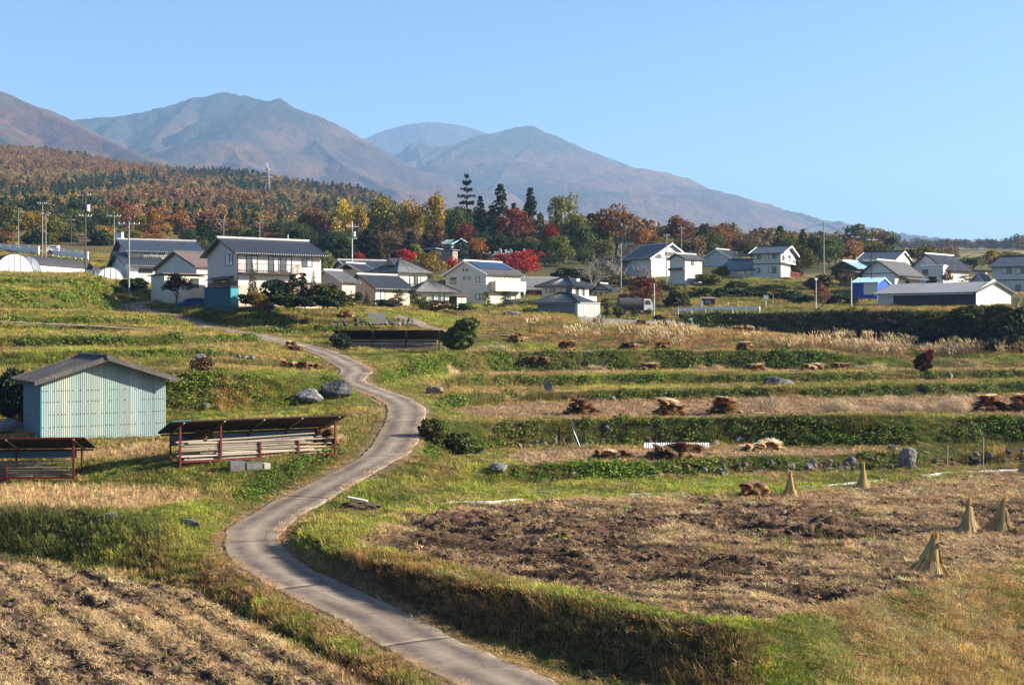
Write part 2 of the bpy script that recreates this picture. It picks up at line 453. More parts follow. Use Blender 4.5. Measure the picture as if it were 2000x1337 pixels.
FIELD = {
 'plough': plan(-9.2, [(690, 1060), (760, 1008), (900, 990), (1050, 979), (1300, 970), (1550, 960), (1800, 939), (2050, 915), (2300, 900), (2300, 1050), (2000, 1108), (1800, 1150), (1600, 1190), (1480, 1217), (1350, 1200), (1200, 1168), (1000, 1130), (850, 1100), (720, 1078)]),
 'low': plan(-10.7, [(-400, 1088), (0, 1090), (130, 1104), (250, 1124), (375, 1158), (490, 1212), (640, 1292), (750, 1350), (900, 1500), (-400, 1500)]),
 'strip': plan(-8.45, [(-400, 947), (0, 950), (200, 950), (385, 956), (400, 964), (250, 980), (130, 984), (-400, 984)]),
 'mid': plan(-8.22, [(985, 892), (1020, 880), (1150, 874), (1500, 872), (1700, 876), (1735, 884), (1450, 890), (1300, 900), (1020, 904)]),
 'upper': [(x, y) for x, y in plan(-6.4, [(880, 0, 96), (905, 0, 100.5), (1000, 0, 108), (1300, 0, 112), (1600, 0, 114.5), (2300, 0, 122), (2300, 0, 93.5), (1900, 0, 92.5), (1500, 0, 92.3), (1000, 0, 91), (900, 0, 93.5)])],
 'straw_a': plan(-4.5, [(870, 0, 123), (1000, 0, 129), (1300, 0, 136), (1640, 0, 138.5), (2300, 0, 143), (2300, 0, 140), (1640, 0, 134.5), (1300, 0, 131), (1000, 0, 125), (880, 0, 120)]),
 'pale': plan(-5.4, [(900, 0, 106), (1300, 0, 117), (2300, 0, 126), (2300, 0, 136), (1300, 0, 123), (900, 0, 112)]),
 'top': plan(-2.4, [(960, 0, 134), (1300, 0, 141), (1600, 0, 144), (1600, 0, 150), (1300, 0, 149), (960, 0, 142)]),
 'back': plan(-7.0, [(110, 0, 72.8), (330, 0, 73.6), (330, 0, 77.5), (120, 0, 74.6)]),
}
PXG, DG = np.meshgrid(PXS, DGS, indexing='ij')
X0 = (PXG - CX) / F * DG
ZR = side_surface(RIGHT, PXS, DGS)
ZL = side_surface(LEFT, PXS, DGS)
pp = path_px(DG)
side = PXG > pp
def stepped(Z, h, w):
    f = Z / h; return Z * (1 - w) + w * h * (np.floor(f) + sstep(.58, 1.0, f - np.floor(f)))
Z_wob = fbm(X0 * .05, DG * .05, 2, 88) * .5
ZL = stepped(ZL + Z_wob, .85, .85 * sstep(98, 103, DG) * sstep(166, 158, DG)) - Z_wob
ZR = stepped(ZR + Z_wob, .8, .8 * sstep(128, 133, DG) * sstep(168, 160, DG) * sstep(760, 700, PXG)) - Z_wob
ZT = np.where(side, ZR, ZL)
# roughness of the banks and verges
ZT += fbm(X0 * .35, DG * .35, 3, 5) * .13 + fbm(X0 * 1.6, DG * 1.6, 3, 9) * .05
PDIST, PZ = dist_path(X0, DG)
HW = 1.34
mrg = np.where(side, np.where(DG < 58, .9, 2.1), np.where(DG < 56, 1.6, 2.4))
w = sstep(0, 1, (PDIST - HW) / mrg)
ZT = np.where(PDIST < 20, (PZ - .06) * (1 - w) + ZT * w, ZT)
# relief of the fields
def furrow(x, y, ang, per, seed):
    c, s = math.cos(ang), math.sin(ang)
    u = x * c + y * s; v = -x * s + y * c
    return u, v
dpl = poly_dist(X0, DG, FIELD['plough'])
inpl = sstep(0, .8, dpl)
u, v = furrow(X0, DG, math.radians(-14), 1, 1)
lumps = fbm(u * .34, v * 2.0, 4, 21, .6)
wet = sstep(-.02, .42, fbm(X0 * .14 + 3, DG * .14, 3, 33) * 1.15 + .64 * sstep(69, 60, DG) * sstep(20, 11, X0) - .22 * sstep(62, 70, DG) - .28 * sstep(13, 18, X0))   # churned mud part
clod = np.abs(fbm(X0 * 2.3, DG * 2.3, 3, 44))
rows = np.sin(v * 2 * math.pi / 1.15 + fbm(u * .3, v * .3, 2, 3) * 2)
ZT += inpl * (wet * (lumps * .60 - .12 - clod * .16) + (1 - wet) * (rows * .11 + fbm(X0 * 3, DG * 3, 2, 8) * .04))
dlo = poly_dist(X0, DG, FIELD['low'])
inlo = sstep(0, .6, dlo)
ul, vl = furrow(X0, DG, math.radians(123), 1, 1)
band = np.sin(vl * 2 * math.pi / 1.45 + fbm(ul * .15, vl * .15, 2, 71) * 1.5)
lump2 = fbm(ul * .5, vl * 1.8, 4, 55, .6)
wetlo = sstep(0.0, .5, fbm(X0 * .15 - 7, DG * .15, 3, 66) + .35 * sstep(-4, -14, X0) + .12)
ZT += inlo * (band * .075 * (1 - wetlo * .4) + wetlo * lump2 * .26 + fbm(X0 * 2.5, DG * 2.5, 2, 77) * .05)
# ditch along the lower field's verge
ZT -= .28 * np.exp(-((dlo + .15) / .3) ** 2) * (X0 > -16) * (DG < 58)
inmid = poly_dist(X0, DG, FIELD['mid']); inup = poly_dist(X0, DG, FIELD['upper'])
for dd_, sd in ((inmid, 5), (inup, 6)):
    ZT += sstep(0, .5, dd_) * (np.sin(DG * 2 * math.pi / .9 + fbm(X0 * .2, DG * .2, 2, sd)) * .02 + fbm(X0 * 1.7, DG * 3, 3, sd) * .06)

NPX, ND = PXG.shape
def ground_z(x, y):
    """height of the ground at plan positions"""
    x = np.asarray(x, float); y = np.asarray(y, float)
    px = CX + F * x / y
    i = np.clip(np.searchsorted(PXS, px) - 1, 0, NPX - 2); j = np.clip(np.searchsorted(DGS, y) - 1, 0, ND - 2)
    fx = np.clip((px - PXS[i]) / (PXS[i + 1] - PXS[i]), 0, 1); fy = np.clip((y - DGS[j]) / (DGS[j + 1] - DGS[j]), 0, 1)
    return (ZT[i, j] * (1 - fx) + ZT[i + 1, j] * fx) * (1 - fy) + (ZT[i, j + 1] * (1 - fx) + ZT[i + 1, j + 1] * fx) * fy
# slope for colouring and planting
gz_x = np.gradient(ZT, axis=0) / np.gradient(X0, axis=0)
gz_y = np.gradient(ZT, axis=1) / np.gradient(DG, axis=1)
SLOPE = np.hypot(gz_x, gz_y)
def samp(A, x, y):
    px = CX + F * x / y
    i = np.clip(np.round(np.interp(px, PXS, np.arange(NPX))).astype(int), 0, NPX - 1)
    j = np.clip(np.round(np.interp(y, DGS, np.arange(ND))).astype(int), 0, ND - 1)
    return A[i, j]
GREEN = np.array([.085, .105, .022]); LIME = np.array([.16, .20, .028]); OLIVE = np.array([.125, .12, .032]); STRAW = np.array([.37, .25, .125]); TAN = np.array([.24, .165, .08])
MUD = np.array([.040, .024, .015]); SOIL = np.array([.16, .105, .07]); RUST = np.array([.20, .075, .025]); DRY = np.array([.30, .20, .09])
def tan_col(x, y, seed=0):
    """colour of the grass growing at a place: patches of green, olive, straw and rust, with bank shade included"""
    a = fbm(x * .13, y * .13, 3, 101 + seed); b = fbm(x * .5, y * .5, 3, 202 + seed); c = fbm(x * .09 + 5, y * .09, 3, 303 + seed)
    g = mixc(np.broadcast_to(GREEN, x.shape + (3,)), np.broadcast_to(LIME, x.shape + (3,)), sstep(-.3, .5, a + b * .5))
    g = mixc(g, np.broadcast_to(OLIVE, x.shape + (3,)), sstep(-.15, .45, c + b * .4))
    dry = sstep(.12, .5, fbm(x * .2, y * .3, 4, 404 + seed)) * .6
    g = mixc(g, np.broadcast_to(DRY, x.shape + (3,)), dry)
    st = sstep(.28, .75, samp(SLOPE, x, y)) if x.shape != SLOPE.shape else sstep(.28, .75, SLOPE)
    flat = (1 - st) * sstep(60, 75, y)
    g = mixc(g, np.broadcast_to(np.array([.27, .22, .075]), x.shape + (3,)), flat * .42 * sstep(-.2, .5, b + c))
    g = g * (1 - .22 * st * sstep(55, 70, y))[..., None]  # steep banks darkened: their shade is put into the grass colour
    # drier to the upper left and in the wild strip below the village
    px = CX + F * x / y
    far = sstep(100, 130, y)
    g = mixc(g, np.broadcast_to(np.array([.17, .155, .04]), x.shape + (3,)), far * .5 * sstep(700, 200, px))
    wild = sstep(149, 153, y) * sstep(182, 172, y) * sstep(900, 960, px)
    g = mixc(g, np.broadcast_to(np.array([.30, .17, .07]), x.shape + (3,)), wild * .65 * sstep(-.6, .3, b + a))
    # sunlit bank at the lower right is half straw
    br = sstep(8, 12, x) * sstep(50, 47, y)
    g = mixc(g, np.broadcast_to(np.array([.34, .265, .14]), x.shape + (3,)), br * .75 * sstep(-.6, .2, b))
    strip = sstep(66, 68, y) * sstep(81, 78, y) * sstep(700, 760, px) + .7 * sstep(86, 83, px * 0 + y) * sstep(80, 82, y) * sstep(820, 900, px) + .55 * sstep(59, 61, y) * sstep(74, 70, y) * sstep(560, 480, px) * sstep(200, 300, px) + .6 * sstep(60, 64, y) * sstep(80, 76, y) * sstep(560, 600, px) * sstep(860, 800, px)
    g = mixc(g, np.broadcast_to(np.array([.15, .19, .028]), x.shape + (3,)), np.clip(strip, 0, 1) * .7 * sstep(-.6, .2, b + a))
    bank_shade = sstep(1350, 1420, px) * sstep(148, 152, y) * sstep(.35, .7, st)
    g = mixc(g, np.broadcast_to(np.array([.050, .042, .020]), x.shape + (3,)), bank_shade * .8)  # bank facing away from the sun: dark brown tint holds its shade
    lb = sstep(57, 59, y) * sstep(64, 62, y) * sstep(360, 300, px)
    g = mixc(g, np.broadcast_to(np.array([.045, .06, .018]), x.shape + (3,)), lb * (.75 + .25 * b))
    nb = sstep(.3, .6, st * 1.0) * sstep(56, 53, y) * sstep(10, 6, x) * sstep(-7.5, -5, x)
    g = mixc(g, np.broadcast_to(np.array([.115, .082, .038]), x.shape + (3,)), nb * (.62 + .3 * sstep(-.3, .2, a)))
    verge = sstep(58, 53, y) * sstep(2, -2, x)
    g = mixc(g, np.broadcast_to(np.array([.15, .085, .04]), x.shape + (3,)), verge * .72 * sstep(-.5, .3, b))
    return g
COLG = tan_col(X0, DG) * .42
n1 = fbm(X0 * .9, DG * .9, 4, 7)
soilc = mixc(np.broadcast_to(SOIL * .45, X0.shape + (3,)), np.broadcast_to(STRAW * .6, X0.shape + (3,)), sstep(-.4, .5, n1))
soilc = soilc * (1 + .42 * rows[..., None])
mudc = mixc(np.broadcast_to(MUD * 1.2, X0.shape + (3,)), np.broadcast_to(SOIL * np.array([1.0, .9, .8]), X0.shape + (3,)), sstep(-.2, .6, lumps + n1 * .4))
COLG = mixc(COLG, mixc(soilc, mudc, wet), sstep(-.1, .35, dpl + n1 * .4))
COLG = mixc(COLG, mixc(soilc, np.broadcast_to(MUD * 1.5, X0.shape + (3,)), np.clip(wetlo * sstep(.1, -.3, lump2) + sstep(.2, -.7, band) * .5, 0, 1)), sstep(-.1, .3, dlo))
for k, c in (('strip', STRAW * .75), ('mid', SOIL * 1.05), ('upper', SOIL * 1.05), ('straw_a', STRAW * .8), ('pale', DRY), ('top', SOIL * 1.1), ('back', STRAW * .8)):
    dd_ = poly_dist(X0, DG, FIELD[k])
    COLG = mixc(COLG, c * (1 + .25 * n1[..., None]), sstep(-.2, .4, dd_ + n1 * .3) * (.75 if k == 'pale' else 1))
COLG = mixc(COLG, np.broadcast_to(np.array([.20, .15, .10]), X0.shape + (3,)), sstep(2.0, 1.3, PDIST + n1 * .25))
def sheet(name, X, Y, Z, col, m, smooth=True):
    a, b = X.shape
    V = np.stack([X, Y, Z], -1).reshape(-1, 3)
    idx = np.arange(a * b).reshape(a, b)
    Fq = np.stack([idx[:-1, :-1], idx[1:, :-1], idx[1:, 1:], idx[:-1, 1:]], -1).reshape(-1, 4)
    me = npmesh(name, V, Fq, m, smooth, vattrs={'col': col.reshape(-1, 3)})
    return link(name, me)
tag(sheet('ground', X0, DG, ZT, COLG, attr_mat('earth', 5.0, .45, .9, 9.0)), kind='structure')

# ------------------------------------------------------------------ concrete path (slabs with joints)
def ribbon(P, half, cuts, name, mname, thick=.10, uneven=.0):
    P = np.asarray(P); n = len(P)
    T = np.gradient(P[:, :2], axis=0); T /= np.linalg.norm(T, axis=1)[:, None]
    N = np.stack([-T[:, 1], T[:, 0]], 1)
    r = RS(3)
    hw = half * (1 + fbm(np.arange(n) * .21, np.zeros(n), 2, 4) * .09 + fbm(np.arange(n) * .9, np.zeros(n), 2, 14) * .05)
    objs = []
    cross = [-1, -.93, -.5, 0, .5, .93, 1]
    for a, b in zip(cuts[:-1], cuts[1:]):
        V = []; Fq = []
        rows_ = list(range(a, b + 1))
        for q, i in enumerate(rows_):
            c = P[i].copy()
            if q == 0 and a: c[:2] += T[i] * .012
            if q == len(rows_) - 1: c[:2] -= T[i] * .012
            for k in cross:
                e = (0.06 * fbm(np.array([i * .8]), np.array([k * 9.]), 2, 8)[0]) if abs(k) == 1 else 0
                p = c[:2] + N[i] * (hw[i] * k + e)
                V.append((p[0], p[1], c[2] + .0 + (.025 * (1 - k * k)) - (.012 if abs(k) == 1 else 0)))
        m_ = len(cross)
        for q in range(len(rows_) - 1):
            for k in range(m_ - 1):
                Fq.append((q * m_ + k, q * m_ + k + 1, (q + 1) * m_ + k + 1, (q + 1) * m_ + k))
        base = len(V)
        V += [(x, y, z - thick) for x, y, z in V]
        ring = [k for k in range(m_)] + [q * m_ + m_ - 1 for q in range(1, len(rows_))] + [(len(rows_) - 1) * m_ + k for k in range(m_ - 2, -1, -1)] + [q * m_ for q in range(len(rows_) - 2, 0, -1)]
        for i in range(len(ring)):
            j = ring[(i + 1) % len(ring)]
            Fq.append((ring[i], base + ring[i], base + j, j))
        me = npmesh('slab', V, np.array(Fq), MATS[mname], True)
        objs.append(me)
    return objs
def path_mat():
    m, n, b = _mat('concrete_path')
    L = n.links.new
    tc = n.nodes.new('ShaderNodeTexCoord')
    def noise(s, d=6, rg=.6, st=(1, 1, 1)):
        mp = n.nodes.new('ShaderNodeMapping'); mp.inputs['Scale'].default_value = st
        L(tc.outputs['Object'], mp.inputs[0])
        z = n.nodes.new('ShaderNodeTexNoise'); z.inputs['Scale'].default_value = s; z.inputs['Detail'].default_value = d; z.inputs['Roughness'].default_value = rg
        L(mp.outputs[0], z.inputs['Vector']); return z.outputs['Fac']
    def ramp(src, a, b_, c0, c1):
        r = n.nodes.new('ShaderNodeMapRange'); r.inputs['From Min'].default_value = a; r.inputs['From Max'].default_value = b_
        r.inputs['To Min'].default_value = c0; r.inputs['To Max'].default_value = c1
        L(src, r.inputs['Value']); return r.outputs[0]
    def mix(f, A, B):
        x = n.nodes.new('ShaderNodeMix'); x.data_type = 'RGBA'
        L(f, x.inputs['Factor'])
        if isinstance(A, tuple): x.inputs['A'].default_value = (*A, 1)
        else: L(A, x.inputs['A'])
        if isinstance(B, tuple): x.inputs['B'].default_value = (*B, 1)
        else: L(B, x.inputs['B'])
        return x.outputs['Result']
    at_ = n.nodes.new('ShaderNodeAttribute'); at_.attribute_name = 'edge'
    c = mix(ramp(noise(.35, 5), .35, .65, 0, 1), (.17, .13, .10), (.29, .235, .18))
    c = mix(ramp(noise(1.1, 8, .7), .5, .7, 0, .75), c, (.10, .075, .062))
    c = mix(ramp(noise(16, 6, .7), .55, .7, 0, .6), c, (.27, .21, .15))
    wear = n.nodes.new('ShaderNodeMath'); wear.operation = 'MULTIPLY'
    L(at_.outputs['Fac'], wear.inputs[0]); L(ramp(noise(.8, 5, .6), .25, .6, .2, 1.1), wear.inputs[1])
    c = mix(wear.outputs[0], c, (.32, .25, .18))
    at2 = n.nodes.new('ShaderNodeAttribute'); at2.attribute_name = 'track'
    tr = n.nodes.new('ShaderNodeMath'); tr.operation = 'MULTIPLY'
    L(at2.outputs['Fac'], tr.inputs[0]); L(ramp(noise(.45, 7, .7), .30, .55, .0, 1.0), tr.inputs[1])
    c = mix(tr.outputs[0], c, (.085, .062, .052))
    vo = n.nodes.new('ShaderNodeTexVoronoi'); vo.feature = 'DISTANCE_TO_EDGE'; vo.inputs['Scale'].default_value = .33
    L(tc.outputs['Object'], vo.inputs['Vector'])
    cr = ramp(vo.outputs['Distance'], 0, .008, .85, 0)
    c = mix(cr, c, (.07, .06, .05))
    L(c, b.inputs['Base Color']); b.inputs['Roughness'].default_value = .85
    bp = n.nodes.new('ShaderNodeBump'); bp.inputs['Strength'].default_value = .35; bp.inputs['Distance'].default_value = .03
    L(noise(30, 8, .7), bp.inputs['Height']); L(bp.outputs[0], b.inputs['Normal'])
    MATS['concrete_path'] = m
path_mat()
def make_path(name, P, half, ncut, label=None):
    cuts = [0]
    acc = 0
    for i in range(1, len(P)):
        acc += np.linalg.norm(P[i] - P[i - 1])
        if acc > ncut and len(P) - i > 5: cuts.append(i); acc = 0
    cuts.append(len(P) - 1)
    root = tag(thing(name, None, None), kind='structure')
    for me in ribbon(P, half, cuts, 'slab', 'concrete_path'):
        nv = len(me.vertices) // 2
        e = np.zeros((len(me.vertices), 3)); t = np.zeros((len(me.vertices), 3))
        col = np.arange(len(me.vertices)) % 7
        e[np.isin(col, [0, 1, 5, 6])] = 1.0; e[nv:] = 1
        e[col == 3] = .35
        t[np.isin(col, [2, 4])] = .9
        for nm, arr in (('edge', e), ('track', t)):
            at_ = me.attributes.new(nm, 'FLOAT_COLOR', 'POINT')
            c4 = np.ones((len(arr), 4), np.float32); c4[:, :3] = arr
            at_.data.foreach_set('color', c4.ravel())
        link('slab', me, root)
    return root
make_path('path', path3, HW, 9.0)
PATH2 = [(770, 622, 166), (805, 627, 163), (850, 634, 159), (885, 641, 156), (930, 649, 154.5), (985, 656, 153.5), (1030, 660, 152.5)]
p2_3 = smooth_poly(to3(PATH2), 8)
p2_3[:, 2] = ground_z(p2_3[:, 0], p2_3[:, 1]) + .12
make_path('side_path', p2_3, 1.0, 12.0)

# ------------------------------------------------------------------ rising land behind the village, out to 3.5 km
PXH = np.arange(-400, 2401, 10.0)
DGH = np.concatenate([np.arange(262, 420, 6), np.geomspace(420, 4200, 110)])
PH, DH = np.meshgrid(PXH, DGH, indexing='ij')
XH = (PH - CX) / F * DH
ZH = side_surface(LEFT[-1:], PXH, DGH)
ZH += fbm(XH * .01, DH * .01, 4, 12) * np.clip((DH - 262) * .012, 0, 5)
def hill_z(x, y):
    px = CX + F * np.asarray(x) / y
    i = np.clip(np.searchsorted(PXH, px) - 1, 0, len(PXH) - 2); j = np.clip(np.searchsorted(DGH, y) - 1, 0, len(DGH) - 2)
    fx = np.clip((px - PXH[i]) / 10, 0, 1); fy = np.clip((y - DGH[j]) / (DGH[j + 1] - DGH[j]), 0, 1)
    return (ZH[i, j] * (1 - fx) + ZH[i + 1, j] * fx) * (1 - fy) + (ZH[i, j + 1] * (1 - fx) + ZH[i + 1, j + 1] * fx) * fy
def land_z(x, y):
    return float(ground_z(x, y)) if y < 262 else float(hill_z(x, y))
hc = mixc(np.broadcast_to(np.array([.10, .075, .03]), XH.shape + (3,)), np.broadcast_to(np.array([.05, .055, .02]), XH.shape + (3,)), sstep(-.3, .3, fbm(XH * .02, DH * .02, 3, 2)))
hc = mixc(hc, np.broadcast_to(np.array([.22, .17, .08]), XH.shape + (3,)), sstep(1500, 1650, PH) * sstep(-.2, .3, fbm(XH * .01, DH * .03, 2, 9)))
tag(sheet('hillside', XH, DH, ZH, hc, attr_mat('hill_earth', .3, .3, .6, .6, fine=.6)), kind='structure')

# ------------------------------------------------------------------ mountains: ridge lines with flanks
def ridge_land(name, ridges, pxr, dr, slope_noise, colf, seed, nx=420, ny=230, gul=1.0, base=0.0):
    px = np.linspace(*pxr, nx); d = np.geomspace(*dr, ny)
    P, D = np.meshgrid(px, d, indexing='ij')
    X = (P - CX) / F * D
    wx = X + fbm(X / 900, D / 900, 3, seed) * 170; wy = D + fbm(X / 900 + 9, D / 900, 3, seed + 5) * 170
    H = np.full(X.shape, -1e9)
    for R, sl, pw in ridges:
        q = to3(R)
        for i in range(len(q) - 1):
            ax, ay, az = q[i]; bx, by, bz = q[i + 1]
            dx, dy = bx - ax, by - ay
            t = np.clip(((wx - ax) * dx + (wy - ay) * dy) / (dx * dx + dy * dy), 0, 1)
            dist = np.hypot(wx - ax - t * dx, wy - ay - t * dy)
            t0 = np.clip(((X - ax) * dx + (D - ay) * dy) / (dx * dx + dy * dy), 0, 1)
            d0 = np.hypot(X - ax - t0 * dx, D - ay - t0 * dy)
            k = sstep(60, 350, d0)
            dist = dist * k + d0 * (1 - k); t = t * k + t0 * (1 - k)
            z = az + t * (bz - az)
            h = z - sl * dist ** pw * (400 ** (1 - pw))
            # gullies run down from the ridge: vary along it
            s_ = (t * math.hypot(dx, dy) + i * 700)
            g = np.abs(fbm(s_ / 210 + seed, dist / 1300, 3, seed + 11)) + .5 * np.abs(fbm(s_ / 80, dist / 500, 2, seed + 13))
            h = h - gul * (g - .28) * np.clip(dist, 0, 900) * .44
            H = np.maximum(H, h)
    H = np.maximum(H, D * .0535 + fbm(X / 500, D / 500, 3, seed + 2) * 12)
    H += fbm(X / 60, D / 60, 4, seed + 3) * slope_noise
    col = colf(X, D, H) * .50
    o = sheet(name, X, D, H, col, MATS['mountain'])
    return tag(o, kind='structure')
attr_mat('mountain', .012, .30, 1.0, .02, fine=22.0)
def col_left(X, Y, Z):
    n = fbm(X / 160, Y / 160, 4, 51); n2 = fbm(X / 500, Y / 500, 3, 52)
    c = mixc(np.broadcast_to(np.array([.17, .075, .035]), X.shape + (3,)), np.broadcast_to(np.array([.11, .085, .05]), X.shape + (3,)), sstep(-.3, .3, n))
    c = mixc(c, np.broadcast_to(np.array([.035, .05, .02]), X.shape + (3,)), sstep(.1, .4, n2))
    return c
def col_mid(X, Y, Z):
    n = fbm(X / 140, Y / 140, 4, 61); n2 = fbm(X / 420, Y / 420, 3, 62)
    c = mixc(np.broadcast_to(np.array([.19, .10, .06]), X.shape + (3,)), np.broadcast_to(np.array([.10, .07, .05]), X.shape + (3,)), sstep(-.35, .35, n))
    c = mixc(c, np.broadcast_to(np.array([.06, .055, .04]), X.shape + (3,)), sstep(-.1, .35, n2 * .7 + (Z - 700) / 500))
    c = mixc(c, np.broadcast_to(np.array([.26, .13, .065]), X.shape + (3,)), sstep(520, 300, Z) * .7)
    return c
def col_right(X, Y, Z):
    n = fbm(X / 170, Y / 170, 4, 71); n2 = fbm(X / 600, Y / 260, 3, 72)
    c = mixc(np.broadcast_to(np.array([.21, .115, .065]), X.shape + (3,)), np.broadcast_to(np.array([.11, .085, .055]), X.shape + (3,)), sstep(-.3, .3, n2 + n * .5))
    c = mixc(c, np.broadcast_to(np.array([.085, .075, .06]), X.shape + (3,)), sstep(720, 900, Z + n * 60))
    return c
def col_back(X, Y, Z):
    n = fbm(X / 90, Y / 260, 4, 81)
    return mixc(np.broadcast_to(np.array([.075, .065, .058]), X.shape + (3,)), np.broadcast_to(np.array([.12, .10, .085]), X.shape + (3,)), sstep(-.2, .4, n))
ridge_land('mountain_left_shoulder', [
    ([(-500, 120, 4200), (-200, 128, 4100), (0, 178, 4000), (60, 205, 3900), (130, 240, 3750), (200, 268, 3600), (260, 298, 3400), (330, 330, 3200), (420, 365, 3000)], .46, .98),
    ([(-200, 128, 4100), (-60, 220, 3300), (40, 290, 2900)], .42, .98)],
    (-450, 620), (2300, 5200), 9, col_left, 31, 300, 150, .8, base=220)
ridge_land('mountain', [
    ([(90, 262, 5600), (125, 235, 5600), (240, 226, 5600), (330, 205, 5650), (380, 190, 5700), (440, 180, 5700), (480, 187, 5650), (520, 197, 5500), (546, 193, 5350), (600, 225, 5250), (650, 248, 5200), (700, 277, 5150), (740, 305, 5100), (800, 350, 5000), (860, 395, 4900), (950, 440, 4800)], .50, 1.0),
    ([(546, 193, 5350), (500, 225, 5050), (455, 255, 4750), (445, 285, 4500), (480, 315, 4250), (530, 345, 4000)], .50, 1.0),
    ([(380, 190, 5700), (330, 240, 5250), (290, 285, 4800), (330, 320, 4300)], .46, 1.0),
    ([(600, 225, 5250), (620, 280, 4850), (700, 340, 4400), (780, 375, 4100)], .46, 1.0),
    ([(240, 226, 5600), (200, 262, 5100), (230, 300, 4600)], .45, 1.0)],
    (0, 1150), (3000, 7200), 11, col_mid, 41, 420, 240, .9, base=260)
ridge_land('mountain_right_peak', [
    ([(880, 300, 7000), (910, 282, 6950), (935, 262, 6900), (960, 262, 6850), (1000, 250, 6800), (1022, 245, 6750), (1040, 247, 6700), (1100, 276, 6550), (1200, 323, 6300), (1300, 351, 6100), (1400, 373, 5900), (1500, 400, 5750), (1600, 425, 5600), (1700, 444, 5500), (1800, 459, 5400), (1900, 472, 5300), (2000, 484, 5300), (2300, 492, 5300)], .42, 1.0),
    ([(1035, 247, 6700), (1050, 275, 6350), (1010, 305, 6000), (985, 335, 5650), (960, 370, 5300), (930, 410, 4900)], .43, 1.0),
    ([(1100, 276, 6550), (1130, 320, 6100), (1180, 370, 5500), (1250, 410, 5000)], .34, 1.0)],
    (750, 2400), (3700, 9000), 10, col_right, 51, 460, 230, .7, base=300)
ridge_land('rocky_spur', [
    ([(780, 330, 6350), (787, 290, 6350), (800, 281, 6350), (815, 286, 6350), (830, 280, 6350), (850, 287, 6380), (880, 290, 6400), (885, 300, 6400), (905, 285, 6400), (920, 268, 6450), (950, 263, 6600)], .85, .98),
    ([(815, 286, 6350), (830, 330, 6000), (850, 370, 5700)], .6, .98)],
    (700, 1020), (5000, 7600), 26, col_back, 61, 220, 150, 1.6, base=300)
ridge_land('crater_mountain', [
    ([(600, 330, 8300), (700, 280, 8300), (720, 270, 8300), (760, 251, 8300), (800, 241, 8300), (838, 237, 8300), (880, 241, 8300), (920, 249, 8300), (960, 262, 8300), (1100, 290, 8300)], .42, 1.0)],
    (560, 1180), (6300, 10500), 5, col_back, 71, 220, 110, .25, base=400)

# ------------------------------------------------------------------ air
def build_haze():
    m = bpy.data.materials.new('haze'); m.use_nodes = True
    n = m.node_tree; n.nodes.clear()
    pv = n.nodes.new('ShaderNodeVolumePrincipled')
    pv.inputs['Color'].default_value = (.34, .60, 1.0, 1)
    pv.inputs['Density'].default_value = HAZE
    pv.inputs['Anisotropy'].default_value = 0.1
    out = n.nodes.new('ShaderNodeOutputMaterial')
    n.links.new(pv.outputs[0], out.inputs['Volume'])
    mb = MB().box(-7000, 9000, -60, 11500, -16, 1420)
    o = mb.build('haze', m)
    tag(o, kind='stuff')
HAZE = 0.0001
build_haze()
# ------------------------------------------------------------------ ground cover: tufts, stubble, litter, clods (instanced)
def tri_fan(rows):
    """rows of (base xyz, tip xyz, width, value) -> thin triangles facing random ways"""
    V = []; Fq = []; col = []
    for b, t, w, val in rows:
        b = np.array(b); t = np.array(t); d = t - b
        s = np.cross(d, [0, 0, 1.0]);
        if np.linalg.norm(s) < 1e-6: s = np.array([1.0, 0, 0])
        s = s / np.linalg.norm(s) * w / 2
        o = len(V)
        V += [b - s, b + s, t + s * .15, t - s * .15]; Fq.append((o, o + 1, o + 2, o + 3)); col.append(val)
    return V, Fq, col
def tuft_mesh(name, seed, n, rad, h, lean, w, m, dead=.25, v0=.7, v1=1.3, deadc=(1.9, 1.5, 1.2)):
    r = RS(seed); rows = []
    for i in range(n):
        a = r.uniform(0, 6.283); q = rad * math.sqrt(r.uniform(0, 1)); b = np.array([q * math.cos(a), q * math.sin(a), -.04])
        hh = h * r.uniform(.5, 1.1); l = lean * hh * r.uniform(.2, 1.2); a2 = a + r.uniform(-1.2, 1.2)
        v = r.uniform(v0, v1)
        vv = np.array([v, v, v]) if r.uniform() > dead else v * np.array(deadc)
        mid = b + np.array([l * .35 * math.cos(a2), l * .35 * math.sin(a2), hh * .6])
        tip = b + np.array([l * math.cos(a2), l * math.sin(a2), hh])
        rows.append((b, mid, w, vv)); rows.append((mid, tip, w * .8, vv * 1.12))
    V, Fq, col = tri_fan(rows)
    return npmesh(name, V, Fq, m, False, attrs={'v': np.array(col)})
def leafy_mesh(name, seed, n, rad, h, size, m, v0=.55, v1=1.35):
    r = RS(seed); V = []; Fq = []; col = []
    for i in range(n):
        u = r.normal(size=3); u /= np.linalg.norm(u); u[2] = abs(u[2])
        p = u * np.array([rad, rad, h]) * r.uniform(.45, 1.05)
        a = r.normal(size=3); a[2] *= .5; a /= np.linalg.norm(a); b = np.cross(a, u + r.normal(size=3) * .6); b /= np.linalg.norm(b) + 1e-6
        s = size * r.uniform(.6, 1.2); o = len(V)
        V += [p - a * s, p - b * s * .5, p + a * s, p + b * s * .5]; Fq.append((o, o + 1, o + 2, o + 3)); v = r.uniform(v0, v1); col.append((v, v, v * .9))
    return npmesh(name, V, Fq, m, False, attrs={'v': np.array(col)})
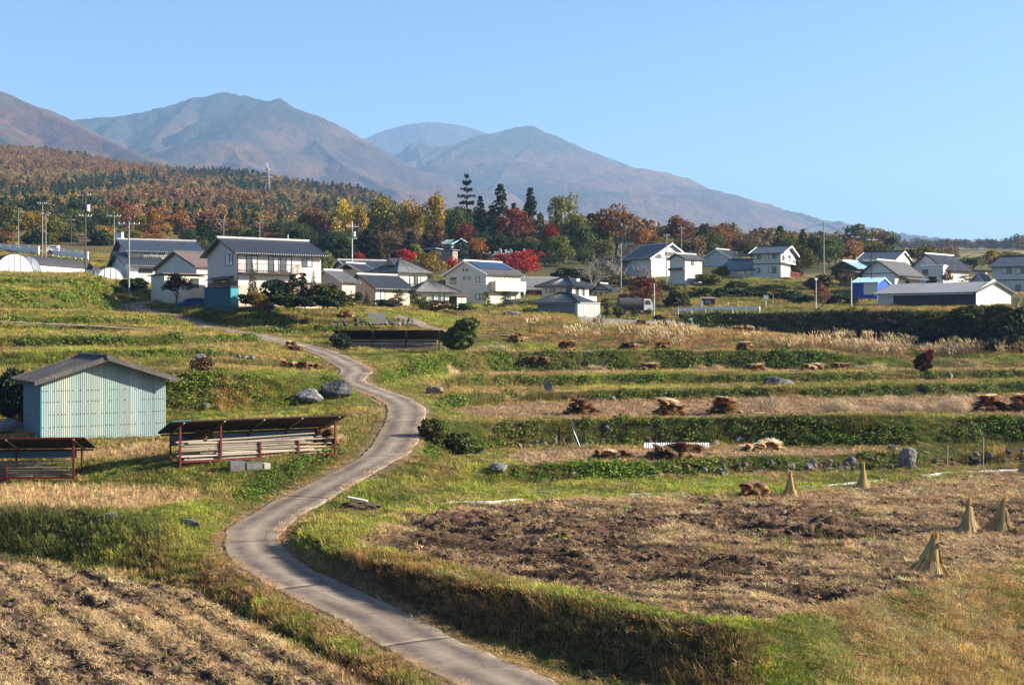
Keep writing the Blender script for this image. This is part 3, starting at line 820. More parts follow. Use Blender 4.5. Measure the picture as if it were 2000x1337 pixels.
def flat_mesh(name, seed, n, rad, ln, w, m):
    r = RS(seed); rows = []
    for i in range(n):
        a = r.uniform(0, 6.283); q = rad * math.sqrt(r.uniform(0, 1)); b = np.array([q * math.cos(a), q * math.sin(a), r.uniform(.0, .06)])
        t = r.uniform(0, 6.283); l = ln * r.uniform(.4, 1.1)
        rows.append((b, b + np.array([l * math.cos(t), l * math.sin(t), r.uniform(-.03, .09)]), w, np.ones(3) * r.uniform(.6, 1.25)))
    V, Fq, col = tri_fan(rows)
    return npmesh(name, V, Fq, m, False, attrs={'v': np.array(col)})
def stubble_mesh(name, seed, n, rad, h, w, m):
    r = RS(seed); rows = []
    for i in range(n):
        a = r.uniform(0, 6.283); q = rad * r.uniform(0, 1); b = np.array([q * math.cos(a), q * math.sin(a), -.03])
        rows.append((b, b + np.array([r.uniform(-.04, .04), r.uniform(-.04, .04), h * r.uniform(.5, 1.15)]), w, np.ones(3) * r.uniform(.65, 1.3)))
    V, Fq, col = tri_fan(rows)
    return npmesh(name, V, Fq, m, False, attrs={'v': np.array(col)})
def clod_mesh(name, seed, m):
    import bmesh
    bm = bmesh.new(); bmesh.ops.create_icosphere(bm, subdivisions=2, radius=1)
    r = RS(seed); P = np.array([v.co[:] for v in bm.verts])
    k = 1 + .35 * fbm(P[:, 0] * 1.4 + seed, P[:, 1] * 1.4 + P[:, 2] * 2.3, 3, seed) + .12 * r.normal(size=len(P))
    for v, s in zip(bm.verts, k): v.co *= s; v.co.z *= .55
    me = bpy.data.meshes.new(name); bm.to_mesh(me); bm.free(); me.materials.append(m)
    at_ = me.attributes.new('v', 'FLOAT_COLOR', 'FACE')
    at_.data.foreach_set('color', np.repeat(r.uniform(.7, 1.2, len(me.polygons)).astype(np.float32), 4))
    return me
def hidden_col(name, meshes):
    col = bpy.data.collections.new(name)
    for i, me in enumerate(meshes):
        o = bpy.data.objects.new('%s_%02d' % (name, i), me); col.objects.link(o)
    return col
def scatter(name, col, P, scl, rotz, tilt, tint, idx, label=None):
    n = len(P)
    me = bpy.data.meshes.new(name)
    me.vertices.add(n); me.vertices.foreach_set('co', np.asarray(P, np.float32).ravel())
    def put(nm, typ, arr, fld):
        a = me.attributes.new(nm, typ, 'POINT'); a.data.foreach_set(fld, np.ascontiguousarray(arr).ravel())
    rot = np.zeros((n, 3), np.float32); rot[:, 0] = tilt[:, 0]; rot[:, 1] = tilt[:, 1]; rot[:, 2] = rotz
    sc = np.asarray(scl, np.float32)
    if sc.ndim == 1: sc = np.repeat(sc[:, None], 3, 1)
    put('rot', 'FLOAT_VECTOR', rot, 'vector'); put('scl', 'FLOAT_VECTOR', sc, 'vector')
    t4 = np.ones((n, 4), np.float32); t4[:, :3] = tint
    put('tint', 'FLOAT_COLOR', t4, 'color'); put('idx', 'INT', np.asarray(idx, np.int32), 'value')
    o = link(name, me)
    g = bpy.data.node_groups.new(name, 'GeometryNodeTree')
    g.interface.new_socket('Geometry', in_out='INPUT', socket_type='NodeSocketGeometry')
    g.interface.new_socket('Geometry', in_out='OUTPUT', socket_type='NodeSocketGeometry')
    N = g.nodes.new; L = g.links.new
    gi = N('NodeGroupInput'); go = N('NodeGroupOutput')
    ip = N('GeometryNodeInstanceOnPoints'); ip.inputs['Pick Instance'].default_value = True
    ci = N('GeometryNodeCollectionInfo'); ci.inputs['Collection'].default_value = col
    ci.inputs['Separate Children'].default_value = True; ci.inputs['Reset Children'].default_value = True
    mp = N('GeometryNodeMeshToPoints')
    L(gi.outputs[0], mp.inputs['Mesh']); L(mp.outputs[0], ip.inputs['Points'])
    L(ci.outputs[0], ip.inputs['Instance'])
    def na(nm, typ):
        a = N('GeometryNodeInputNamedAttribute'); a.data_type = typ; a.inputs['Name'].default_value = nm; return a.outputs['Attribute']
    L(na('idx', 'INT'), ip.inputs['Instance Index'])
    L(na('rot', 'FLOAT_VECTOR'), ip.inputs['Rotation'])
    L(na('scl', 'FLOAT_VECTOR'), ip.inputs['Scale'])
    L(ip.outputs[0], go.inputs[0])
    md = o.modifiers.new('scatter', 'NODES'); md.node_group = g
    return tag(o, label=label, kind='stuff')
CELL = np.abs(np.gradient(X0, axis=0) * np.gradient(DG, axis=1))
INVIEW = (PXG > -240) & (PXG < 2245) & (DG > 33)
def pick(dens, seed, cap=200000):
    """plan positions drawn with the given density per square metre (array on the terrain grid)"""
    W = dens * CELL * INVIEW
    tot = W.sum(); n = int(min(tot, cap))
    r = RS(seed)
    cum = np.cumsum(W.ravel()) / tot
    k = np.searchsorted(cum, r.uniform(0, 1, n)); k = np.minimum(k, W.size - 1)
    i, j = np.unravel_index(k, W.shape)
    i = np.clip(i, 0, NPX - 2); j = np.clip(j, 0, ND - 2)
    px = PXS[i] + (PXS[i + 1] - PXS[i]) * r.uniform(-.5, .5, n)
    d = DGS[j] + (DGS[j + 1] - DGS[j]) * r.uniform(-.5, .5, n)
    d = np.clip(d, DGS[0], DGS[-1] - .1)
    x = (px - CX) / F * d
    return x, d, r
G = leaf_mat('tuft_blades', .75, .16)
STR = leaf_mat('straw_stalks', .6, .12)
CLM = leaf_mat('clod_earth', .95, 0)
grass_c = hidden_col('grass_kinds', [tuft_mesh('tuft', s, 34, .26, .17, .8, .020, G) for s in (1, 2, 3)] + [tuft_mesh('tuft', s, 30, .24, .30, .7, .020, G, .3) for s in (4, 5)]
                     + [leafy_mesh('tuft', s, 46, .26, .20, .055, G) for s in (6, 7)])
infield = np.zeros(X0.shape)
for k in FIELD:
    if k in ('pale',): continue
    infield = np.maximum(infield, sstep(.0, .5, poly_dist(X0, DG, FIELD[k]) + n1 * .25))
d2p = np.full(X0.shape, 99.)
for q_ in p2_3: d2p = np.minimum(d2p, np.hypot(X0 - q_[0], DG - q_[1]))
offpath = sstep(HW - .12, HW + .35, PDIST + n1 * .32) * sstep(1.0, 1.5, d2p)
dist_f = (45 / np.maximum(DG, 40)) ** 1.55
rand_c = lambda r, n: (1 + r.normal(size=(n, 1)) * .24).clip(.3, 1.8) * (1 + r.normal(size=(n, 3)) * .06)
# meadow grass
dens = 30 * dist_f * (1 - infield * .985) * offpath
x, y, r = pick(dens, 11, 215000)
n = len(x)
hl = .75 + .5 * fbm(x * .4, y * .4, 3, 71) + .35 * sstep(.35, .9, samp(SLOPE, x, y))
pd_ = samp(PDIST, x, y)
hl *= .55 + .45 * sstep(HW, HW + 1.6, pd_)
hl *= 1 - .38 * (1 - sstep(.2, .5, samp(SLOPE, x, y))) * sstep(70, 85, y)
gs = (np.maximum(y, 45) / 45) ** .62 * np.clip(hl, .35, 1.7) * r.uniform(.7, 1.25, n)
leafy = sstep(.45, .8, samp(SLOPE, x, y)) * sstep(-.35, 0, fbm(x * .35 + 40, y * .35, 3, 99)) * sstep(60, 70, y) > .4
idx = np.where(leafy, r.randint(5, 7, n), np.where(fbm(x * .25, y * .25, 2, 55) > .12, r.randint(3, 5, n), r.randint(0, 3, n)))
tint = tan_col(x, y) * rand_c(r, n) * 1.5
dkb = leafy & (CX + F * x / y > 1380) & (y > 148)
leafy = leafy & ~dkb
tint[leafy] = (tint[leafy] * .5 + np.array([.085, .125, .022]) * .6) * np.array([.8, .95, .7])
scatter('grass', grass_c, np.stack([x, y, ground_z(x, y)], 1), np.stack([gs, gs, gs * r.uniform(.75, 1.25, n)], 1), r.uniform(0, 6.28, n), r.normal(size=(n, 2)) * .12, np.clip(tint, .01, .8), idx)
# straw lying over the stubble fields and along the banks
litter_c = hidden_col('litter_kinds', [flat_mesh('litter', s, 30, .30, .22, .013, STR) for s in (1, 2, 3, 4)])
f_pl = sstep(0, .3, dpl + n1 * .3); f_lo = sstep(0, .3, dlo + n1 * .2)
farrows = sstep(.0, .4, poly_dist(X0, DG, FIELD['strip'])) + sstep(0, .3, poly_dist(X0, DG, FIELD['back'])) + .25 * sstep(0, .4, inmid) + .25 * sstep(0, .4, inup) + .8 * sstep(0, .4, poly_dist(X0, DG, FIELD['straw_a']))
lit = f_pl * (1 - wet * .62) * (.35 + .65 * sstep(-.4, .3, fbm(X0 * .8, DG * .8, 3, 91))) * np.clip(.55 + rows * .95 * (1 - wet), .0, 1.5) + f_lo * np.clip(.75 - wetlo * .55 + band * .7, .05, 1.5) + farrows * .8
lit += (1 - infield) * offpath * (.10 + .35 * sstep(.1, .5, fbm(X0 * .25, DG * .25, 3, 404)) + 1.0 * sstep(8, 12, X0) * sstep(50, 47, DG) * sstep(-.3, .2, n1)) + .8 * sstep(HW + .45, HW + .1, PDIST) * sstep(HW - .15, HW + .05, PDIST)
x, y, r = pick(30 * dist_f * lit, 12, 110000)
n = len(x)
ls = (np.maximum(y, 45) / 45) ** .55 * r.uniform(.7, 1.3, n)
tint = mixc(np.broadcast_to(STRAW * 2.15, (n, 3)), np.broadcast_to(TAN * 1.3, (n, 3)), r.uniform(0, 1, n)) * rand_c(r, n)
inf_ = samp(infield, x, y) < .4
tint[inf_] *= np.array([.72, .66, .55])
scatter('straw_litter', litter_c, np.stack([x, y, ground_z(x, y) + .01 + .08 * inf_], 1), ls, r.uniform(0, 6.28, n), r.normal(size=(n, 2)) * .15, np.clip(tint, .01, .8), r.randint(0, 4, n))
# stubble in rows
stub_c = hidden_col('stubble_kinds', [stubble_mesh('stub', s, 22, .07, .15, .012, STR) for s in (1, 2, 3)] + [stubble_mesh('stub', 9, 18, .08, .30, .014, STR)])
def rows_pts(poly, ang, row, step, seed, wetmask=None, keep=1.0):
    P = np.array(poly); c, s = math.cos(ang), math.sin(ang)
    U = P[:, 0] * c + P[:, 1] * s; Vv = -P[:, 0] * s + P[:, 1] * c
    u = np.arange(U.min(), U.max(), step); v = np.arange(Vv.min(), Vv.max(), row)
    uu, vv = np.meshgrid(u, v); r = RS(seed)
    uu = (uu + r.normal(size=uu.shape) * step * .18).ravel(); vv = (vv + r.normal(size=vv.shape) * row * .06 + fbm(uu.reshape(vv.shape) * .1, vv * .1, 2, seed) * .25).ravel()
    x = uu * c - vv * s; y = uu * s + vv * c
    k = inpoly(x, y, poly) & (y > 33) & (y < 255) & (np.abs(x / y) < .495) & (r.uniform(size=x.shape) < keep)
    x = x[k]; y = y[k]
    if wetmask is not None:
        k2 = samp(wetmask, x, y) < r.uniform(0.15, .8, len(x)); x = x[k2]; y = y[k2]
    return x, y
xs = []; ys = []; tl = []
for poly, ang, row, step, wm, keep, tall in (('plough', 14, .33, .24, wet, .85, 0), ('low', 123, .34, .26, wetlo, .7, 0), ('strip', 3, .32, .2, None, .9, 1), ('back', 3, .4, .3, None, .9, 1), ('mid', 2, .42, .34, None, .85, 0), ('upper', 1, .5, .42, None, .85, 0)):
    a, b = rows_pts(FIELD[poly], math.radians(ang), row, step, hash(poly) % 97 if False else len(poly) * 7, wm, keep)
    if poly == 'plough':
        kk = samp(rows, a, b) > -.15; a = a[kk]; b = b[kk]
    xs.append(a); ys.append(b); tl.append(np.full(len(a), tall))
# the fringe of taller stalks along field edges
for poly, lo, hi, q in (('plough', .0, .45, 7), ('low', .0, .5, 6), ('strip', 0, .6, 6)):
    dd_ = poly_dist(X0, DG, FIELD[poly])
    a, b, r_ = pick(q * ((dd_ > lo) & (dd_ < hi)) * (45 / DG) ** .5, 77 + q, 6000)
    xs.append(a); ys.append(b); tl.append((r_.uniform(size=len(a)) < .5).astype(int))
x = np.concatenate(xs); y = np.concatenate(ys); tall = np.concatenate(tl); n = len(x); r = RS(5)
tint = mixc(np.broadcast_to(STRAW * 2.1, (n, 3)), np.broadcast_to(TAN * 1.15, (n, 3)), r.uniform(0, 1, n)) * rand_c(r, n)
farf = (y > 86)
tint[farf] *= np.array([.62, .54, .48])
ss = r.uniform(.7, 1.25, n) * (1 + (y - 45).clip(0) * .006)
scatter('stubble', stub_c, np.stack([x, y, ground_z(x, y)], 1), ss, r.uniform(0, 6.28, n), r.normal(size=(n, 2)) * .1, np.clip(tint, .01, .8), np.where((tall > 0) & (r.uniform(size=n) < .6), 3, r.randint(0, 3, n)))
# clods of turned earth
clod_c = hidden_col('clod_kinds', [clod_mesh('clod', s, CLM) for s in (1, 2, 3, 4)])
x, y, r = pick(9 * (f_pl * wet * sstep(-.2, .4, lumps + n1 * .5) + f_lo * wetlo * .8 + f_lo * .15 + f_pl * .12) * (45 / DG) ** .8, 13, 26000)
n = len(x); ss = r.gamma(2.0, .027, n) + .02
tint = mixc(np.broadcast_to(MUD * 1.3, (n, 3)), np.broadcast_to(SOIL * .85, (n, 3)), r.uniform(0, 1, n)) * rand_c(r, n)
scatter('clods', clod_c, np.stack([x, y, ground_z(x, y) + ss * .2], 1), np.stack([ss * r.uniform(.8, 1.6, n), ss, ss], 1), r.uniform(0, 6.28, n), r.normal(size=(n, 2)) * .3, tint, r.randint(0, 4, n))
# tall dead weeds, silver grass
def plume_mesh(name, seed, m, n=26, h=1.5, plume=True, rad=.35):
    r = RS(seed); rows = []
    for i in range(n):
        a = r.uniform(0, 6.283); q = rad * r.uniform(0, 1); b = np.array([q * math.cos(a), q * math.sin(a), -.05])
        hh = h * r.uniform(.55, 1.05); l = hh * r.uniform(.05, .4)
        k1 = b + np.array([l * .4 * math.cos(a), l * .4 * math.sin(a), hh * .6]); k2 = b + np.array([l * math.cos(a), l * math.sin(a), hh])
        v = r.uniform(.6, 1.1)
        rows.append((b, k1, .022, np.ones(3) * v)); rows.append((k1, k2, .016, np.ones(3) * v * 1.1))
        if plume and r.uniform() < .6:
            for q_ in range(3):
                t0 = k2 + np.array([0, 0, -.05 + q_ * .02]); e = t0 + np.array([-.10 + r.uniform(-.1, .1) - q_ * .03, r.uniform(-.1, .1), .20 + .08 * q_])
                rows.append((t0, e, .05, np.array([2.2, 2.8, 4.0]) * r.uniform(.8, 1.15)))
    V, Fq, col = tri_fan(rows)
    return npmesh(name, V, Fq, m, False, attrs={'v': np.array(col)})
sus_c = hidden_col('reed_kinds', [plume_mesh('reed', s, G) for s in (1, 2, 3)] + [plume_mesh('reed', s, G, 34, 1.0, False, .4) for s in (4, 5)])
wild = sstep(149, 152, DG) * sstep(172, 160, DG) * sstep(930, 1000, PXG)
pl_zone = wild * (.35 * sstep(.0, .3, fbm(X0 * .09, DG * .12, 3, 17)) + 1.3 * sstep(1450, 1520, PXG) * sstep(1690, 1640, PXG) * sstep(156, 152, DG) + .9 * sstep(30, 10, np.abs(PXG - 1115)) * (DG < 162) + 1.2 * sstep(80, 20, np.abs(PXG - 1290)))
right_sus = sstep(1640, 1700, PXG) * sstep(146, 149, DG) * sstep(160, 154, DG) * .9
x, y, r = pick(.55 * (pl_zone + right_sus), 14, 6000)
n = len(x); base = np.array([.27, .17, .075])
tint = np.broadcast_to(base, (n, 3)) * rand_c(r, n)
scatter('silver_grass', sus_c, np.stack([x, y, ground_z(x, y)], 1), r.uniform(.6, 1.15, n), r.uniform(-.5, .5, n), r.normal(size=(n, 2)) * .08, np.clip(tint, .02, .5), r.randint(0, 3, n))
weeds = wild * .5 + sstep(.2, .5, fbm(X0 * .16 + 3, DG * .2, 3, 29)) * (1 - infield) * offpath * .35 * sstep(75, 85, DG) + 2.4 * np.exp(-(((PXG - 440) / 80) ** 2 + ((DG - 89.3) / 1.6) ** 2)) + 1.2 * np.exp(-(((PXG - 20) / 45) ** 2 + ((DG - 82) / 6) ** 2))
weeds += 1.0 * np.exp(-(((PXG - 150) / 160) ** 2 + ((DG - 72) / 1.2) ** 2)) * (PXG < 330)
x, y, r = pick(1.0 * weeds, 15, 16000)
n = len(x); q = r.uniform(0, 1, n)
tint = mixc(np.broadcast_to(np.array([.22, .12, .045]), (n, 3)), np.broadcast_to(np.array([.16, .16, .05]), (n, 3)), q) * rand_c(r, n)
px_ = CX + F * x / y; og = (np.abs(px_ - 440) < 95) & (y > 86.5) & (y < 91.8) | (px_ < 75) & (y > 76) & (y < 88)
tint[og] = np.array([.42, .22, .05]) * (1 + r.normal(size=(og.sum(), 1)) * .2)
scatter('dry_weeds', sus_c, np.stack([x, y, ground_z(x, y)], 1), r.uniform(.35, .95, n), r.uniform(0, 6.28, n), r.normal(size=(n, 2)) * .15, np.clip(tint, .02, .5), r.randint(3, 5, n))
# ------------------------------------------------------------------ materials of the built things
mat('white_render', (.60, .585, .55), .85, var=.06, scale=.6, dirt=(.55, .52, .47))
mat('pink_render', (.60, .51, .47), .85, var=.06, scale=.6)
mat('cream_render', (.60, .54, .43), .85, var=.06, scale=.6, dirt=(.6, .54, .42))
mat('grey_siding', (.46, .47, .46), .8, var=.06, scale=.5)
mat('pale_siding', (.55, .55, .50), .8, var=.06, scale=.5)
mat('blue_siding', (.30, .36, .42), .7, var=.08, scale=.4, stretch=(1, 1, .2))
mat('slate_shutter', (.16, .21, .28), .6, var=.1, scale=.5)
mat('brown_wall', (.20, .145, .11), .85, var=.1, scale=.8)
mat('beige_wall', (.48, .38, .30), .85, var=.08, scale=.8)
mat('dark_timber', (.035, .026, .02), .85, var=.3, scale=3, stretch=(1, 1, .2))
mat('dark_wall', (.055, .05, .055), .8, var=.2, scale=.6)
mat('red_wall', (.30, .06, .04), .8, var=.15, scale=1)
mat('roof_tile', (.030, .033, .040), .42, var=.35, scale=2.2, spec=.5)
mat('roof_tile_grey', (.10, .10, .105), .55, var=.4, scale=2.5, spec=.4, dirt=(.16, .13, .10))
mat('roof_tile_light', (.16, .155, .15), .6, var=.4, scale=2.5, spec=.4, dirt=(.08, .08, .08))
mat('roof_brown', (.17, .12, .11), .6, var=.15, scale=1.2)
mat('roof_metal', (.26, .25, .24), .45, var=.15, scale=.5, stretch=(.3, 1, 1))
mat('roof_red', (.25, .05, .035), .55, var=.2, scale=1)
mat('ridge_tile', (.42, .42, .42), .5, var=.15, scale=2)
mat('ridge_dark', (.05, .055, .06), .45, var=.2, scale=2)
mat('white_trim', (.74, .74, .72), .5, var=.05)
mat('bronze_frame', (.05, .04, .035), .45, var=.1)
mat('steel_grey', (.32, .33, .34), .45, metal=.4, var=.1)
mat('galvanised', (.62, .63, .64), .45, metal=.3, var=.1, dirt=(.4, .38, .34))
mat('concrete', (.34, .32, .29), .9, var=.15, scale=1, bump=.3, dirt=(.2, .18, .15))
mat('pole_concrete', (.25, .245, .23), .8, var=.1)
mat('pole_dark', (.075, .065, .055), .8, var=.2)
mat('window_glass', (.055, .065, .075), .08, var=.3, scale=.5, spec=.9)
mat('window_curtain', (.48, .50, .50), .4, var=.25, scale=2, stretch=(4, 4, .3), spec=.7)
mat('solar_glass', (.012, .022, .06), .12, var=.25, scale=1.2, spec=.9)
mat('teal_paint', (.012, .085, .12), .55, var=.12, scale=.6)
mat('teal_light', (.02, .17, .21), .55, var=.1, scale=.6)
mat('blue_paint', (.02, .07, .30), .5, var=.12, scale=.6)
mat('skyblue_metal', (.30, .48, .60), .4, var=.1)
mat('pale_green', (.36, .46, .36), .6, var=.08, scale=.6, stretch=(1, 1, .2))
mat('plastic_white', (.72, .76, .80), .35, var=.08, scale=1.5, dirt=(.5, .5, .48), bump=.3, bscale=2)
mat('shade_net', (.035, .035, .038), .7, var=.25, scale=2)
mat('red_rail', (.30, .10, .07), .7, var=.15)
mat('wire', (.04, .04, .045), .6)
mat('tarp_black', (.02, .022, .028), .4, var=.3, scale=2, bump=.5, bscale=3)
mat('wood_weathered', (.22, .19, .16), .85, var=.3, scale=4, stretch=(1, 1, .15), bump=.3)
mat('grave_stone', (.40, .41, .42), .6, var=.2, scale=4)

PYR = {'farmhouse': 464, 'tiled_house': 467, 252: 494, 'outbuilding': 491, 'long_roof_house': 507, 'gable_house': 513, 'cottage': 527, 'low_house': 535, 'solar_house': 509,
       'red_wall_house': 542, 'timber_house': 553, 'white_gable_house': 475, 'white_barn': 495, 'deck_house': 480, 1470.5: 506, 'far_roof_house': 486, 'cream_gable_house': 490,
       'barn_house': 507, 'ridge_house': 495, 'blue_shed': 542, 'long_barn': 549, 'grey_town_house': 497, 'small_dark_gable': 533, 'teal_roof_house': 509, 'pink_roof_house': 529,
       'green_shed': 466, 'hipped_house': 505, 817: 549, 'upper_house': 541, 'garage': 572}
class House:
    """block with a roof, measured by its near corner, the directions of its far ends, and its turn"""
    def __init__(s, name, label, px0, pyb, d, pxl, pxr, beta, pye, ridge='x', pitch=.5, kind='gable', wall='white_render', roof='roof_tile', cap='ridge_tile', ov=.6, ovg=.5,
                 b=None, a=None, parent=None, cat='house', trim='white_trim', rib=.30, eave_tile_glints=False, group=None, down=2.5, roofname='roof'):
        B = math.radians(beta); s.c, s.s = math.cos(B), math.sin(B); s.d = d; s.x0 = (px0 - CX) / F * d
        if a is None: u = (pxr - CX) / F; a = (u * d - s.x0) / (s.c - u * s.s)
        if b is None: u = (pxl - CX) / F; b = (s.x0 - u * d) / (s.s + u * s.c)
        s.a, s.b = a, b; s.zb = (HY - pyb) / F * d; s.h = (pyb - pye) / F * d
        s.loc = Vector((s.x0, d, s.zb)); s.beta = B
        if parent is None:
            s.root = thing(name, label, cat, s.loc, B, group); s.M = None
        else:
            s.root = parent.root
            Mw = Matrix.Translation(s.loc) @ Matrix.Rotation(B, 4, 'Z')
            Mp = Matrix.Translation(parent.loc0) @ Matrix.Rotation(parent.beta0, 4, 'Z')
            s.M = Mp.inverted() @ Mw
        s.loc0 = parent.loc0 if parent else s.loc; s.beta0 = parent.beta0 if parent else B
        s.wallm = wall; s.trim = trim
        pyr = PYR.get(name or px0)
        if pyr:
            if kind == 'gable' and ridge == 'x': hw, dp = b / 2, d + b / 2 * s.c
            elif kind == 'gable': hw, dp = a / 2, d + a / 2 * s.s
            else: hw, dp = min(a, b) / 2 + ov, d + a / 2 * s.s + b / 2 * s.c
            if kind != 'mono': pitch = max(.18, ((HY - pyr) / F * dp - s.zb - s.h - .1) / hw)
        h = s.h; p = pitch; s.pitch = p; s.ridge = ridge; s.ov = ov
        w = MB()
        if kind == 'gable' and ridge == 'x':
            w.add([(0, 0, -down), (a, 0, -down), (a, b, -down), (0, b, -down), (0, 0, h), (a, 0, h), (a, b, h), (0, b, h), (0, b / 2, h + b / 2 * p), (a, b / 2, h + b / 2 * p)],
                  [(0, 1, 5, 4), (1, 2, 6, 9, 5), (2, 3, 7, 6), (3, 0, 4, 8, 7), (4, 5, 9, 8), (6, 7, 8, 9)])
        elif kind == 'gable':
            w.add([(0, 0, -down), (a, 0, -down), (a, b, -down), (0, b, -down), (0, 0, h), (a, 0, h), (a, b, h), (0, b, h), (a / 2, 0, h + a / 2 * p), (a / 2, b, h + a / 2 * p)],
                  [(0, 1, 5, 8, 4), (1, 2, 6, 5), (2, 3, 7, 9, 6), (3, 0, 4, 7), (5, 6, 9, 8), (7, 4, 8, 9)])
        else:
            w.box(0, a, 0, b, -down, h)
        s.part('wall', w, wall)
        t = .06
        if kind == 'gable':
            L0, L1 = (-ovg, a + ovg) if ridge == 'x' else (-ovg, b + ovg)
            W = b if ridge == 'x' else a
            zr = h + W / 2 * p + t; ze = h - ov * p + t
            def P(l, q, z): return (l, q, z) if ridge == 'x' else (q, l, z)
            r = MB()
            r.ribs(P(L0, -ov, ze), P(L1, -ov, ze), P(L0, W / 2, zr), P(L1, W / 2, zr), rib, .05, .12)
            r.ribs(P(L0, W + ov, ze), P(L1, W + ov, ze), P(L0, W / 2, zr), P(L1, W / 2, zr), rib, .05, .12)
            ro = s.part(roofname, r, roof); s.roofo = ro
            k = MB()
            e = .14
            if ridge == 'x': k.box(L0 - .05, L1 + .05, W / 2 - e, W / 2 + e, zr - .02, zr + .22)
            else: k.box(W / 2 - e, W / 2 + e, L0 - .05, L1 + .05, zr - .02, zr + .22)
            if cap: k.build('ridge_cap', MATS[cap], ro)
            for l in (L0 - .03, L1 - .02):
                for sgn in (0, 1):
                    v = MB()
                    q0, q1 = (-ov, W / 2) if sgn == 0 else (W + ov, W / 2)
                    q = [P(l, q0, ze + .09), P(l, q1, zr + .09), P(l, q1, zr - .20), P(l, q0, ze - .20)]
                    q2 = [P(l + .05, q0, ze + .09), P(l + .05, q1, zr + .09), P(l + .05, q1, zr - .20), P(l + .05, q0, ze - .20)]
                    v.add(q + q2, [(0, 1, 2, 3), (7, 6, 5, 4), (0, 4, 5, 1), (1, 5, 6, 2), (2, 6, 7, 3), (3, 7, 4, 0)])
                    v.build('verge_board', MATS[trim], ro)
            if eave_tile_glints:
                g = MB(); n = int((L1 - L0) / .3)
                for i in range(n):
                    l = L0 + (i + .5) * (L1 - L0) / n
                    if ridge == 'x': g.box(l - .055, l + .055, -ov - .07, -ov + .02, ze - .06, ze + .07)
                    else: g.box(-ov - .07, -ov + .02, l - .055, l + .055, ze - .06, ze + .07)
                g.build('eave_tile_glints', MATS['ridge_tile'], ro)['kind'] = 'stuff'  # tile ends in pale grey: glints along the eave put into their colour
            s.zr = zr
        elif kind == 'hip':
            x0, x1, y0, y1 = -ov, a + ov, -ov, b + ov
            W = min(x1 - x0, y1 - y0); ze = h - ov * p + t + ov * p; zr = ze + W / 2 * p
            if ridge == 'x': A_ = (x0 + W / 2, (y0 + y1) / 2, zr); B_ = (max(x1 - W / 2, x0 + W / 2 + .3), (y0 + y1) / 2, zr)
            else: A_ = ((x0 + x1) / 2, y0 + W / 2, zr); B_ = ((x0 + x1) / 2, max(y1 - W / 2, y0 + W / 2 + .3), zr)
            r = MB()
            c4 = [(x0, y0, ze), (x1, y0, ze), (x1, y1, ze), (x0, y1, ze)]
            if ridge == 'x': sl = [(c4[0], c4[1], A_, B_), (c4[2], c4[3], B_, A_), (c4[1], c4[2], B_, B_), (c4[3], c4[0], A_, A_)]
            else: sl = [(c4[0], c4[1], A_, A_), (c4[2], c4[3], B_, B_), (c4[1], c4[2], A_, B_), (c4[3], c4[0], B_, A_)]
            for q in sl: r.ribs(*q, rib, .045, .12)
            ro = s.part(roofname, r, roof); s.roofo = ro
            k = MB(); k.tube((A_[0], A_[1], zr + .08), (B_[0], B_[1], zr + .08), .15, n=6)
            for q, e_ in ((c4[0], A_), (c4[1], B_ if ridge == 'x' else A_), (c4[2], B_), (c4[3], A_ if ridge == 'x' else B_)):
                k.tube((q[0], q[1], q[2] + .06), (e_[0], e_[1], e_[2] + .08), .12, n=6)
            k.build('ridge_cap', MATS[cap or 'ridge_dark'], ro)
            s.zr = zr; s.A_, s.B_ = A_, B_
        else:  # mono: falls towards local +y ('x') ; flat slab
            f = p * (b + 2 * ov)
            r = MB().ribs((-ov, b + ov, h + .08), (a + ov, b + ov, h + .08), (-ov, -ov, h + .08 + f), (a + ov, -ov, h + .08 + f), rib, .03, .10)
            s.roofo = s.part(roofname, r, roof); s.zr = h + f
    def put(s, o):
        o.parent = s.root
        if s.M is not None: o.matrix_local = s.M
        return o
    def part(s, name, mb, m):
        return s.put(mb.build(name, MATS[m] if isinstance(m, str) else m))
    def pt(s, face, px, py=None):
        """along-face metres (and height) where that direction meets the face"""
        u = (px - CX) / F
        if face == 'R': t = (u * s.d - s.x0) / (s.c - u * s.s); dep = s.d + t * s.s
        else: t = (s.x0 - u * s.d) / (s.s + u * s.c); dep = s.d + t * s.c
        if py is None: return t
        return t, (HY - py) / F * dep - s.zb
    def facebox(s, face, t0, t1, z0, z1, o0, o1, mb=None):
        """box on a face: along t, proud from o0 to o1 outwards"""
        mb = mb or MB()
        t0, t1 = min(t0, t1), max(t0, t1); z0, z1 = min(z0, z1), max(z0, z1)
        if face == 'R': mb.box(t0, t1, -o1, -o0, z0, z1)
        else: mb.box(-o1, -o0, t0, t1, z0, z1)
        return mb
    def win(s, face, px0, px1, py0, py1, n=2, frame='bronze_frame', curtain=None, name='window', bar=False):
        t0, z1 = s.pt(face, px0, py0); t1, z0 = s.pt(face, px1, py1)
        t0, t1 = sorted((t0, t1)); z0, z1 = sorted((z0, z1))
        f = MB(); fw = .07
        s.facebox(face, t0, t1, z1 - fw, z1, -.02, .07, f); s.facebox(face, t0, t1, z0, z0 + fw, -.02, .07, f)
        s.facebox(face, t0, t0 + fw, z0 + fw, z1 - fw, -.02, .07, f); s.facebox(face, t1 - fw, t1, z0 + fw, z1 - fw, -.02, .07, f)
        w = (t1 - t0) / n
        for i in range(1, n): s.facebox(face, t0 + i * w - .03, t0 + i * w + .03, z0 + fw, z1 - fw, -.02, .06, f)
        if bar: s.facebox(face, t0 + fw, t1 - fw, (z0 + z1) / 2 - .025, (z0 + z1) / 2 + .025, -.02, .055, f)
        fo = s.part(name, f, frame)
